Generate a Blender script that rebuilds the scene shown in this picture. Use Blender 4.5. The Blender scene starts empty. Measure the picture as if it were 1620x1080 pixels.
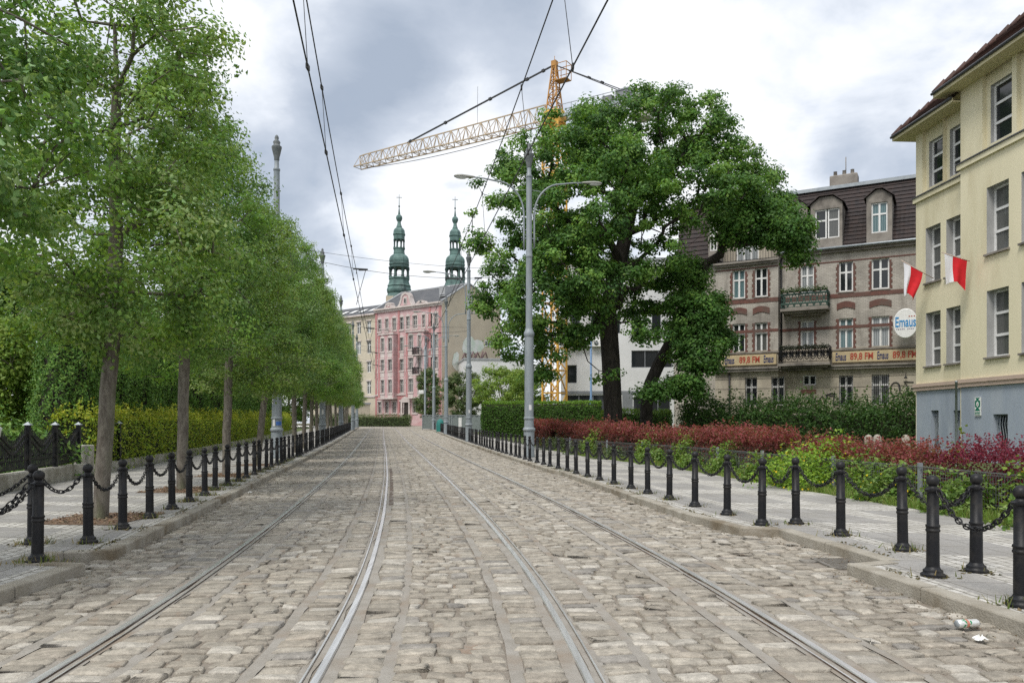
import bpy, math, random
import numpy as np
from mathutils import Vector, Matrix

# ------------------------------------------------------------------ camera, sky, sun, exposure
scene = bpy.context.scene
col = scene.collection
cam_d = bpy.data.cameras.new('camera')
cam_d.sensor_width = 36.0
cam_d.lens = 27.0
cam_d.shift_y = 129 / 1620
cam_d.clip_start = 0.05
cam_d.clip_end = 5000
cam = bpy.data.objects.new('camera', cam_d)
cam.location = (0, 0, 1.40)
cam.rotation_euler = (math.radians(90), 0, 0)
col.objects.link(cam)
scene.camera = cam
F, CX, HY, EYE = 1215.0, 810.0, 669.0, 1.40

SUN_EL, SUN_AZ = math.radians(58), math.radians(215)      # compass azimuth, clockwise from +Y
sun_d = bpy.data.lights.new('sun', 'SUN')
sun_d.energy = 2.1
sun_d.angle = math.radians(20)
sun_d.color = (1.0, 0.96, 0.89)
sun = bpy.data.objects.new('sun', sun_d)
sun.rotation_euler = (math.radians(90) - SUN_EL, 0, math.radians(180) - SUN_AZ)
col.objects.link(sun)

scene.view_settings.view_transform = 'Standard'
scene.view_settings.look = 'None'
scene.view_settings.exposure = 0.50
scene.view_settings.gamma = 1.0
scene.view_settings.use_curve_mapping = False
scene.cycles.use_denoising = False
scene.cycles.max_bounces = 6
scene.cycles.transparent_max_bounces = 8

# ------------------------------------------------------------------ node helpers
def N(nt, typ, _props=None, **ins):
    n = nt.nodes.new(typ)
    for k, v in (_props or {}).items():
        setattr(n, k, v)
    for k, v in ins.items():
        key = int(k[1:]) if k[0] == 'i' and k[1:].isdigit() else k.replace('_', ' ')
        s = n.inputs[key]
        if isinstance(v, bpy.types.NodeSocket):
            nt.links.new(v, s)
        else:
            s.default_value = v
    return n
def c4(c):
    return (c[0], c[1], c[2], 1.0)
def mth(nt, op, a, b=None, c=None, clamp=False):
    n = nt.nodes.new('ShaderNodeMath'); n.operation = op; n.use_clamp = clamp
    for i, v in enumerate((a, b, c)):
        if v is None: continue
        if isinstance(v, bpy.types.NodeSocket): nt.links.new(v, n.inputs[i])
        else: n.inputs[i].default_value = v
    return n.outputs[0]
def mixc(nt, f, a, b, blend='MIX'):
    n = nt.nodes.new('ShaderNodeMix'); n.data_type = 'RGBA'; n.blend_type = blend
    for i, v in ((0, f), (6, a), (7, b)):
        if isinstance(v, bpy.types.NodeSocket): nt.links.new(v, n.inputs[i])
        else: n.inputs[i].default_value = c4(v) if isinstance(v, tuple) else v
    return n.outputs[2]
def sstep(nt, v, lo, hi, a=0.0, b=1.0):
    n = nt.nodes.new('ShaderNodeMapRange'); n.interpolation_type = 'SMOOTHSTEP'
    nt.links.new(v, n.inputs[0])
    for i, x in ((1, lo), (2, hi), (3, a), (4, b)): n.inputs[i].default_value = x
    return n.outputs[0]
def noise(nt, vec, scale, detail=4.0, rough=0.55, dist=0.0):
    n = N(nt, 'ShaderNodeTexNoise', Scale=scale, Detail=detail, Roughness=rough, Distortion=dist)
    if vec is not None: nt.links.new(vec, n.inputs['Vector'])
    return n.outputs['Fac']

# ------------------------------------------------------------------ world: Nishita sky behind broken cloud
world = bpy.data.worlds.new('World'); scene.world = world
world.use_nodes = True
wt = world.node_tree; wt.nodes.clear()
sky = N(wt, 'ShaderNodeTexSky', {'sky_type': 'NISHITA', 'sun_disc': False, 'sun_elevation': SUN_EL, 'sun_rotation': SUN_AZ,
                                 'air_density': 1.2, 'dust_density': 1.5})
bg_sky = N(wt, 'ShaderNodeBackground', Color=sky.outputs[0], Strength=0.10)
geo = N(wt, 'ShaderNodeTexCoord')
sep = N(wt, 'ShaderNodeSeparateXYZ', Vector=geo.outputs['Generated'])
zc = mth(wt, 'MAXIMUM', sep.outputs[2], 0.0)
den = mth(wt, 'ADD', zc, 0.30)
px_ = mth(wt, 'DIVIDE', sep.outputs[0], den)
py_ = mth(wt, 'DIVIDE', sep.outputs[1], den)
cv = N(wt, 'ShaderNodeCombineXYZ', X=px_, Y=py_, Z=0.0).outputs[0]
n1 = noise(wt, cv, 1.5, 7.0, 0.52, 0.25)
n2 = noise(wt, cv, 4.2, 6.0, 0.55, 0.3)
def blob(px, py, r0, r1):
    d = Vector(((px - CX) / F, 1.0, (HY - py) / F)).normalized()
    v = N(wt, 'ShaderNodeVectorMath', {'operation': 'DOT_PRODUCT'}, i0=geo.outputs['Generated'], i1=tuple(d)).outputs['Value']
    return sstep(wt, v, math.cos(math.radians(r1)), math.cos(math.radians(r0)))
dark = None
for (bx, by, r0, r1, k) in ((690, 75, 1, 14, .19), (450, 260, 1, 8, .19), (600, 205, 1, 7, .16), (1400, 50, 2, 12, .11), (1370, 235, 0, 4, .12), (1180, 110, 1, 6, .06), (230, 60, 2, 12, .1),
                            (860, 60, 1, 9, .10), (480, 330, 1, 7, .14), (560, 20, 1, 8, .10)):
    v = mth(wt, 'MULTIPLY', blob(bx, by, r0, r1), k)
    dark = v if dark is None else mth(wt, 'ADD', dark, v)
lite = None
for (bx, by, r0, r1, k) in ((1010, 70, 1, 8, .14), (1240, 190, 2, 9, .12), (620, 340, 2, 8, .20), (430, 120, 1, 7, .12), (740, 250, 1, 7, .20)):
    v = mth(wt, 'MULTIPLY', blob(bx, by, r0, r1), k)
    lite = v if lite is None else mth(wt, 'ADD', lite, v)
f = mth(wt, 'ADD', mth(wt, 'MULTIPLY', n1, 1.25), mth(wt, 'MULTIPLY', n2, 0.80))
f = mth(wt, 'SUBTRACT', f, 0.94)
f = mth(wt, 'ADD', mth(wt, 'SUBTRACT', f, lite), dark)
ramp = N(wt, 'ShaderNodeValToRGB', Fac=f)
e = ramp.color_ramp.elements
e[0].position = 0.0; e[0].color = (0.78, 0.79, 0.81, 1)
e[1].position = 0.55; e[1].color = (0.31, 0.36, 0.44, 1)
m_ = e.new(0.11); m_.color = (0.64, 0.675, 0.73, 1)
m_ = e.new(0.26); m_.color = (0.455, 0.50, 0.575, 1)
bg_cl = N(wt, 'ShaderNodeBackground', Color=ramp.outputs[0], Strength=1.0)
gap = sstep(wt, n2, 0.56, 0.74, 0.93, 0.80)
mixw = N(wt, 'ShaderNodeMixShader', Fac=gap)
wt.links.new(bg_sky.outputs[0], mixw.inputs[1]); wt.links.new(bg_cl.outputs[0], mixw.inputs[2])
N(wt, 'ShaderNodeOutputWorld', Surface=mixw.outputs[0])

# ------------------------------------------------------------------ small geometry library
rng = np.random.default_rng(11)
def gz(y):
    y = np.asarray(y, float)
    return 1.1 * (np.clip(y - 25.0, 0, 95) / 95.0) ** 1.4
def gzf(y): return float(gz(y))
def P(px, py, d):
    return Vector(((px - CX) * d / F, d, EYE + (HY - py) * d / F))

class MB:
    """collects faces into one mesh"""
    def __init__(s): s.v = []; s.f = []; s.m = []; s.sm = []
    def add(s, verts, faces, mi=0, smooth=False):
        o = len(s.v); s.v += [tuple(v) for v in verts]
        for f in faces:
            s.f.append(tuple(i + o for i in f)); s.m.append(mi); s.sm.append(smooth)
    def quad(s, a, b, c, d, mi=0): s.add([a, b, c, d], [(0, 1, 2, 3)], mi)
    def box(s, x0, x1, y0, y1, z0, z1, mi=0):
        s.add([(x0, y0, z0), (x1, y0, z0), (x1, y1, z0), (x0, y1, z0), (x0, y0, z1), (x1, y0, z1), (x1, y1, z1), (x0, y1, z1)],
              [(0, 3, 2, 1), (4, 5, 6, 7), (0, 1, 5, 4), (1, 2, 6, 5), (2, 3, 7, 6), (3, 0, 4, 7)], mi)
    def bbox(s, x0, x1, y0, y1, z0, z1, b=.01, mi=0):
        """box with bevelled top edges"""
        s.add([(x0, y0, z0), (x1, y0, z0), (x1, y1, z0), (x0, y1, z0), (x0, y0, z1 - b), (x1, y0, z1 - b), (x1, y1, z1 - b), (x0, y1, z1 - b),
               (x0 + b, y0 + b, z1), (x1 - b, y0 + b, z1), (x1 - b, y1 - b, z1), (x0 + b, y1 - b, z1)],
              [(0, 3, 2, 1), (0, 1, 5, 4), (1, 2, 6, 5), (2, 3, 7, 6), (3, 0, 4, 7), (4, 5, 9, 8), (5, 6, 10, 9), (6, 7, 11, 10), (7, 4, 8, 11), (8, 9, 10, 11)], mi)
    def bar(s, a, b, w, h=None, mi=0):
        """square bar from a to b"""
        a, b = Vector(a), Vector(b); h = h or w
        d = (b - a).normalized(); up = Vector((0, 0, 1)) if abs(d.z) < .95 else Vector((1, 0, 0))
        x = d.cross(up).normalized() * w / 2; y = x.cross(d).normalized() * h / 2
        vs = [a - x - y, a + x - y, a + x + y, a - x + y, b - x - y, b + x - y, b + x + y, b - x + y]
        s.add(vs, [(0, 3, 2, 1), (4, 5, 6, 7), (0, 1, 5, 4), (1, 2, 6, 5), (2, 3, 7, 6), (3, 0, 4, 7)], mi)
    def tube(s, pts, r, n=8, mi=0, caps=True, smooth=True):
        pts = [Vector(p) for p in pts]; k = len(pts)
        rs = r if hasattr(r, '__len__') else [r] * k
        vs = []; x = None
        for i, p in enumerate(pts):
            d = (pts[min(i + 1, k - 1)] - pts[max(i - 1, 0)]).normalized()
            if x is None:
                ref = Vector((0, 0, 1)) if abs(d.z) < .9 else Vector((1, 0, 0)); x = d.cross(ref).normalized()
            else:
                x = (x - d * x.dot(d)).normalized()
            y = d.cross(x)
            for j in range(n):
                a = 2 * math.pi * j / n
                vs.append(p + (x * math.cos(a) + y * math.sin(a)) * rs[i])
        fs = []
        for i in range(k - 1):
            for j in range(n):
                fs.append((i * n + j, i * n + (j + 1) % n, (i + 1) * n + (j + 1) % n, (i + 1) * n + j))
        s.add(vs, fs, mi, smooth)
        if caps:
            o = len(s.v) - k * n
            s.f.append(tuple(o + j for j in reversed(range(n)))); s.m.append(mi); s.sm.append(False)
            s.f.append(tuple(o + (k - 1) * n + j for j in range(n))); s.m.append(mi); s.sm.append(False)
    def lathe(s, prof, n=16, c=(0, 0, 0), mi=0, smooth=True, rot=0.0):
        """prof: list of (r, z); rings are doubled at sharp steps by listing them twice"""
        vs = []
        for r, z in prof:
            for j in range(n):
                a = rot + 2 * math.pi * j / n
                vs.append((c[0] + r * math.cos(a), c[1] + r * math.sin(a), c[2] + z))
        fs = []
        for i in range(len(prof) - 1):
            if prof[i] == prof[i + 1]: continue
            for j in range(n):
                fs.append((i * n + j, i * n + (j + 1) % n, (i + 1) * n + (j + 1) % n, (i + 1) * n + j))
        s.add(vs, fs, mi, smooth)
    def prism(s, poly, y0, y1, mi=0):
        """poly of (x, z), extruded along y"""
        n = len(poly)
        vs = [(x, y0, z) for x, z in poly] + [(x, y1, z) for x, z in poly]
        fs = [tuple(range(n)), tuple(reversed(range(n, 2 * n)))] + [(i, i + n, (i + 1) % n + n, (i + 1) % n) for i in range(n)]
        s.add(vs, fs, mi)
    def ball(s, c, r, n=12, mi=0, sz=1.0):
        prof = [(max(1e-4, r * math.sin(math.pi * i / (n // 2 + 1))), -r * sz * math.cos(math.pi * i / (n // 2 + 1))) for i in range(n // 2 + 2)]
        s.lathe(prof, n, c, mi)
    def mesh(s, name, mats):
        me = bpy.data.meshes.new(name)
        me.from_pydata(s.v, [], s.f)
        for m in (mats if isinstance(mats, (list, tuple)) else [mats]): me.materials.append(m)
        me.polygons.foreach_set('material_index', s.m)
        me.polygons.foreach_set('use_smooth', s.sm)
        me.update()
        return me
    def obj(s, name, mats, parent=None, loc=None):
        return link(name, s.mesh(name, mats), parent, loc)

def link(name, me, parent=None, loc=None):
    o = bpy.data.objects.new(name, me); col.objects.link(o)
    if parent is not None: o.parent = parent
    if loc is not None: o.location = loc
    return o
def tag(o, label, cat, group=None, kind=None):
    o['label'] = label; o['category'] = cat
    if group: o['group'] = group
    if kind: o['kind'] = kind
    return o
def setting(o, kind='structure'):
    o['kind'] = kind; return o
def thing(name, label, cat, loc=(0, 0, 0), rz=0.0, group=None):
    o = bpy.data.objects.new(name, None); col.objects.link(o)
    o.empty_display_size = .2; o.location = loc; o.rotation_euler = (0, 0, rz)
    return tag(o, label, cat, group)
KIDS = {}
def dup(root, loc, rz=0.0, sc=None, label=None, group=None, kids=None):
    r = root.copy(); col.objects.link(r); r.location = loc; r.rotation_euler = (0, 0, rz)
    if sc: r.scale = sc
    if label: r['label'] = label
    if group: r['group'] = group
    def rec(src, dst):
        for ch in [c for c in ALLKIDS(src)]:
            c = ch.copy(); col.objects.link(c); c.parent = dst
            rec(ch, c)
    rec(root, r)
    return r
def ALLKIDS(o): return [c for c in o.children]

def np_mesh(name, chunks, mats, smooth=False):
    """chunks: (verts n*3, faces m*k, material index, colours n*3 or None)"""
    V = np.concatenate([np.asarray(c[0], float) for c in chunks])
    me = bpy.data.meshes.new(name)
    loops = []; starts = []; tot = []; mi = []; vo = 0; lo = 0; cols = []
    for v, f, m, cc in chunks:
        f = np.asarray(f, np.int64); k = f.shape[1]
        loops.append((f + vo).ravel()); starts.append(lo + np.arange(len(f)) * k); tot.append(np.full(len(f), k)); mi.append(np.full(len(f), m))
        lo += f.size; vo += len(v)
        cols.append(np.ones((len(v), 3)) * .5 if cc is None else cc)
    loops = np.concatenate(loops); starts = np.concatenate(starts); tot = np.concatenate(tot); mi = np.concatenate(mi)
    me.vertices.add(len(V)); me.vertices.foreach_set('co', V.ravel())
    me.loops.add(len(loops)); me.loops.foreach_set('vertex_index', loops.astype(np.int32))
    me.polygons.add(len(starts)); me.polygons.foreach_set('loop_start', starts.astype(np.int32))
    try: me.polygons.foreach_set('loop_total', tot.astype(np.int32))
    except Exception: pass
    me.polygons.foreach_set('material_index', mi.astype(np.int32))
    me.polygons.foreach_set('use_smooth', np.full(len(starts), smooth))
    for m in (mats if isinstance(mats, (list, tuple)) else [mats]): me.materials.append(m)
    a = me.attributes.new('col', 'FLOAT_COLOR', 'POINT')
    C = np.concatenate(cols); C = np.concatenate([C, np.ones((len(C), 1))], 1)
    a.data.foreach_set('color', C.ravel())
    me.update(calc_edges=True)
    return me

ONES = ['', 'first', 'second', 'third', 'fourth', 'fifth', 'sixth', 'seventh', 'eighth', 'ninth', 'tenth', 'eleventh', 'twelfth', 'thirteenth',
        'fourteenth', 'fifteenth', 'sixteenth', 'seventeenth', 'eighteenth', 'nineteenth']
TENS = ['', '', 'twenty', 'thirty', 'forty', 'fifty', 'sixty', 'seventy', 'eighty', 'ninety']
def nth(n):
    if n < 20: return ONES[n]
    if n >= 100: return 'hundred and ' + (nth(n - 100) if n > 100 else 'zeroth')
    if n % 10 == 0: return TENS[n // 10][:-1] + 'ieth'
    return TENS[n // 10] + '-' + ONES[n % 10]

# ------------------------------------------------------------------ materials
def new_mat(name):
    m = bpy.data.materials.new(name); m.use_nodes = True
    nt = m.node_tree; nt.nodes.clear()
    b = N(nt, 'ShaderNodeBsdfPrincipled'); o = N(nt, 'ShaderNodeOutputMaterial', Surface=b.outputs[0])
    return m, nt, b, o
def simple(name, c1, c2=None, scale=6.0, rough=.7, metal=0.0, bump=0.0, bscale=40.0, spec=.4, c3=None, s3=.6, stretch=(1, 1, 1), lo=.35, hi=.68):
    m, nt, b, o = new_mat(name)
    tc = N(nt, 'ShaderNodeTexCoord').outputs['Object']
    mp = N(nt, 'ShaderNodeMapping', Vector=tc, Scale=stretch).outputs[0]
    c = c4(c1)
    if c2 is not None:
        f = sstep(nt, noise(nt, mp, scale, 6, .6), lo, hi)
        c = mixc(nt, f, tuple(c1), tuple(c2))
        if c3 is not None:
            g = sstep(nt, noise(nt, mp, s3, 5, .6), .46, .72)
            c = mixc(nt, g, c, tuple(c3))
        nt.links.new(c, b.inputs['Base Color'])
    else:
        b.inputs['Base Color'].default_value = c
    b.inputs['Roughness'].default_value = rough; b.inputs['Metallic'].default_value = metal
    b.inputs['Specular IOR Level'].default_value = spec
    if bump:
        h = noise(nt, mp, bscale, 5, .6)
        bn = N(nt, 'ShaderNodeBump', Height=h, Strength=bump, Distance=.02)
        nt.links.new(bn.outputs[0], b.inputs['Normal'])
    return m
def leaf_mat(name, trans=.35, rough=.5, tint=(1.25, 1.15, .55)):
    m, nt, b, o = new_mat(name)
    at = N(nt, 'ShaderNodeAttribute', {'attribute_name': 'col'}).outputs['Color']
    nt.links.new(at, b.inputs['Base Color']); b.inputs['Roughness'].default_value = rough
    b.inputs['Specular IOR Level'].default_value = .3
    tcol = mixc(nt, 1.0, at, tuple(tint), 'MULTIPLY')
    tr = N(nt, 'ShaderNodeBsdfTranslucent', Color=tcol)
    mx = N(nt, 'ShaderNodeMixShader', Fac=trans)
    nt.links.new(b.outputs[0], mx.inputs[1]); nt.links.new(tr.outputs[0], mx.inputs[2])
    nt.links.new(mx.outputs[0], o.inputs['Surface'])
    return m
M = {}
M['leaf'] = leaf_mat('leaf', .42)
M['leaf_thick'] = leaf_mat('leaf_thick', .2, .55)
M['bark_grey'] = simple('bark_grey', (.20, .18, .15), (.10, .085, .07), 14, .9, bump=.8, bscale=30, stretch=(1, 1, .35), c3=(.16, .17, .10), s3=2)
M['bark_dark'] = simple('bark_dark', (.055, .047, .040), (.022, .019, .017), 8, .95, bump=1.0, bscale=14, stretch=(1, 1, .3))
M['black_iron'] = simple('black_iron', (.0065, .007, .009), (.010, .0105, .013), 25, .48, bump=.12, bscale=90, spec=.32, c3=(.030, .027, .024), s3=6)
M['pole_grey'] = simple('pole_grey', (.22, .255, .28), (.28, .31, .33), 9, .5, spec=.45, c3=(.16, .185, .20), s3=1.3, stretch=(1, 1, .25), bump=.05, bscale=60)
M['pole_cap'] = simple('pole_cap', (.10, .115, .12), (.16, .17, .17), 9, .55)
M['concrete'] = simple('concrete', (.50, .48, .44), (.37, .35, .31), 5, .9, bump=.35, bscale=45, c3=(.25, .23, .19), s3=1.4)
M['kerb'] = simple('kerb', (.37, .345, .295), (.27, .245, .20), 3.2, .9, bump=.6, bscale=55, c3=(.165, .13, .085), s3=1.3)
M['steel'] = simple('steel', (.80, .79, .78), (.62, .61, .60), 30, .33, metal=.7, stretch=(1, .05, 1))
M['rust'] = simple('rust', (.16, .12, .09), (.075, .055, .045), 16, .75, metal=.3, c3=(.27, .25, .23), s3=3)
M['dirt_dark'] = simple('dirt_dark', (.085, .068, .05), (.045, .036, .028), 20, 1.0)
M['white_paint'] = simple('white_paint', (.78, .78, .76), (.70, .70, .68), 6, .45)
M['zinc'] = simple('zinc', (.34, .37, .39), (.27, .30, .32), 5, .5, metal=.35)
M['yellow_steel'] = simple('yellow_steel', (.70, .40, .07), (.60, .33, .06), 3, .5, c3=(.35, .17, .04), s3=1.2)
M['jib_steel'] = simple('jib_steel', (.47, .37, .25), (.37, .29, .20), 2, .6)
M['cable'] = simple('cable', (.03, .032, .035), rough=.6)
M['mulch'] = simple('mulch', (.22, .15, .10), (.10, .066, .045), 38, 1.0, bump=1.0, bscale=60)
# ------------------------------------------------------------------ street plan (metres; the street runs away along +Y and drifts left)
def smooth_curve(pts, y0, y1, step=.25, sig=1.6):
    pts = np.array(pts, float)
    ys = np.arange(y0 - 8, y1 + 8, step)
    xs = np.interp(ys, pts[:, 1], pts[:, 0])
    sl0 = (pts[1, 0] - pts[0, 0]) / (pts[1, 1] - pts[0, 1]); sl1 = (pts[-1, 0] - pts[-2, 0]) / (pts[-1, 1] - pts[-2, 1])
    xs = np.where(ys < pts[0, 1], pts[0, 0] + sl0 * (ys - pts[0, 1]), xs)
    xs = np.where(ys > pts[-1, 1], pts[-1, 0] + sl1 * (ys - pts[-1, 1]), xs)
    k = int(4 * sig / step); w = np.exp(-.5 * (np.arange(-k, k + 1) * step / sig) ** 2); w /= w.sum()
    xs = np.convolve(np.pad(xs, k, mode='edge'), w, 'valid')
    return ys, xs
RY, RX = smooth_curve([(1.48, -8), (1.40, 0), (1.20, 4.15), (1.04, 6.4), (.293, 11.9), (-1.05, 20.5), (-3.57, 35.6), (-6.9, 55), (-13.8, 96), (-18, 121)], -10, 120)
def RC(y): return np.interp(y, RY, RX)              # centre of the near-side (right) track
def slope(y): return (RC(y + .5) - RC(y - .5))
TRACK2 = -3.0

KR = [(3.80, -12), (3.75, 0), (3.36, 5.04), (3.10, 7.10), (3.53, 7.27), (3.28, 9.45), (2.83, 9.58), (2.47, 11.13), (1.29, 20.9), (1.12, 21.1),
      (.45, 25.8), (-2.95, 47.3), (-8.2, 81), (-11.6, 103), (-14.5, 122)]
KL = [(-3.75, -12), (-3.90, 3.0), (-3.97, 7.14), (-4.55, 7.22), (-4.52, 7.74), (-4.07, 7.84), (-4.72, 11.7), (-5.6, 16.6), (-12.9, 59), (-20.5, 103), (-26, 108)]
KRa, KLa = np.array(KR), np.array(KL)
def kr(y): return np.interp(y, KRa[:, 1], KRa[:, 0])
def kl(y): return np.interp(y, KLa[:, 1], KLa[:, 0])
WALK = .095
def back_r(y): return np.interp(y, [-12, 0, 9.65, 12.4, 16.9, 22.4, 25.7, 29, 40, 60, 103], [8.6, 7.4, 6.35, 6.04, 5.4, 4.75, 3.95, 2.95, 1.2, -2.0, -8.2])
def back_l(y): return np.interp(y, [-12, 0, 14.5, 19, 60, 104], [-4.6, -6.75, -9.5, -10.35, -18.2, -26.5])

# ------------------------------------------------------------------ ground sheet and lawns
def sheet(name, xl, xr, ys, zoff, mat, nx=2, uv=False):
    me_v = []; fs = []
    for y in ys:
        a, b = float(xl(y)), float(xr(y))
        for i in range(nx):
            me_v.append((a + (b - a) * i / (nx - 1), y, gzf(y) + zoff))
    for j in range(len(ys) - 1):
        for i in range(nx - 1):
            fs.append((j * nx + i, j * nx + i + 1, (j + 1) * nx + i + 1, (j + 1) * nx + i))
    mb = MB(); mb.add(me_v, fs)
    o = mb.obj(name, mat)
    return setting(o)
M['earth'] = simple('earth', (.12, .115, .06), (.08, .065, .045), 3, 1.0, bump=.6, bscale=18, c3=(.07, .10, .03), s3=.5)
ys_all = np.concatenate([np.arange(-60, 20, 8.0), np.arange(20, 124, 2.0), [130, 160, 250, 500, 1000, 2500]])
sheet('ground', lambda y: -2500, lambda y: 2500, ys_all, -.16, M['earth'])

# road bed: sand and mortar that shows between the setts
m, nt, b, o = new_mat('road_bed')
tc = N(nt, 'ShaderNodeTexCoord').outputs['Object']
f1 = sstep(nt, noise(nt, tc, 1.6, 6, .65), .38, .66); f2 = sstep(nt, noise(nt, tc, 26, 4, .6), .35, .7)
c = mixc(nt, f1, (.275, .25, .215), (.215, .185, .15)); c = mixc(nt, mth(nt, 'MULTIPLY', f2, .45), c, (.125, .10, .078))
rust_f = mth(nt, 'MULTIPLY', sstep(nt, noise(nt, tc, 1.4, 5, .7), .57, .72), .55)
c = mixc(nt, rust_f, c, (.27, .145, .075))
nt.links.new(c, b.inputs['Base Color']); b.inputs['Roughness'].default_value = .95
bn = N(nt, 'ShaderNodeBump', Height=noise(nt, tc, 70, 4, .6), Strength=.5, Distance=.02); nt.links.new(bn.outputs[0], b.inputs['Normal'])
M['road_bed'] = m
ysr = np.concatenate([np.arange(-12, 120, 1.0), [123]])
def road_l(y): return kl(y) - .06 if y < 101 else -75.0
sheet('road_bed', road_l, lambda y: kr(y) + .06, ysr, -.0145, M['road_bed'])

# setts of the roadway, each one a bulged stone with its own tone
m, nt, b, o = new_mat('granite_sett')
at = N(nt, 'ShaderNodeAttribute', {'attribute_name': 'col'}).outputs['Color']
tc = N(nt, 'ShaderNodeTexCoord').outputs['Object']
n_a = sstep(nt, noise(nt, tc, 11, 6, .7), .32, .72, .70, 1.20); n_b = sstep(nt, noise(nt, tc, 120, 3, .6), .3, .7, .86, 1.10)
v = mth(nt, 'MULTIPLY', n_a, n_b)
vm = N(nt, 'ShaderNodeCombineColor', Red=v, Green=v, Blue=v).outputs[0]
c = mixc(nt, 1.0, at, vm, 'MULTIPLY')
dirt = mth(nt, 'MULTIPLY', sstep(nt, noise(nt, tc, .7, 6, .66), .50, .76), .55)
c = mixc(nt, dirt, c, (.245, .22, .185))
spot = mth(nt, 'MULTIPLY', sstep(nt, noise(nt, tc, 2.3, 4, .6), .62, .72), .28)
c = mixc(nt, spot, c, (.30, .19, .12))
nt.links.new(c, b.inputs['Base Color'])
b.inputs['Roughness'].default_value = .66; b.inputs['Specular IOR Level'].default_value = .35
hb = mth(nt, 'ADD', mth(nt, 'MULTIPLY', noise(nt, tc, 22, 4, .6), 1.0), mth(nt, 'MULTIPLY', noise(nt, tc, 95, 3, .6), .35))
bn = N(nt, 'ShaderNodeBump', Height=hb, Strength=.75, Distance=.02); nt.links.new(bn.outputs[0], b.inputs['Normal'])
M['sett'] = m

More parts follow.
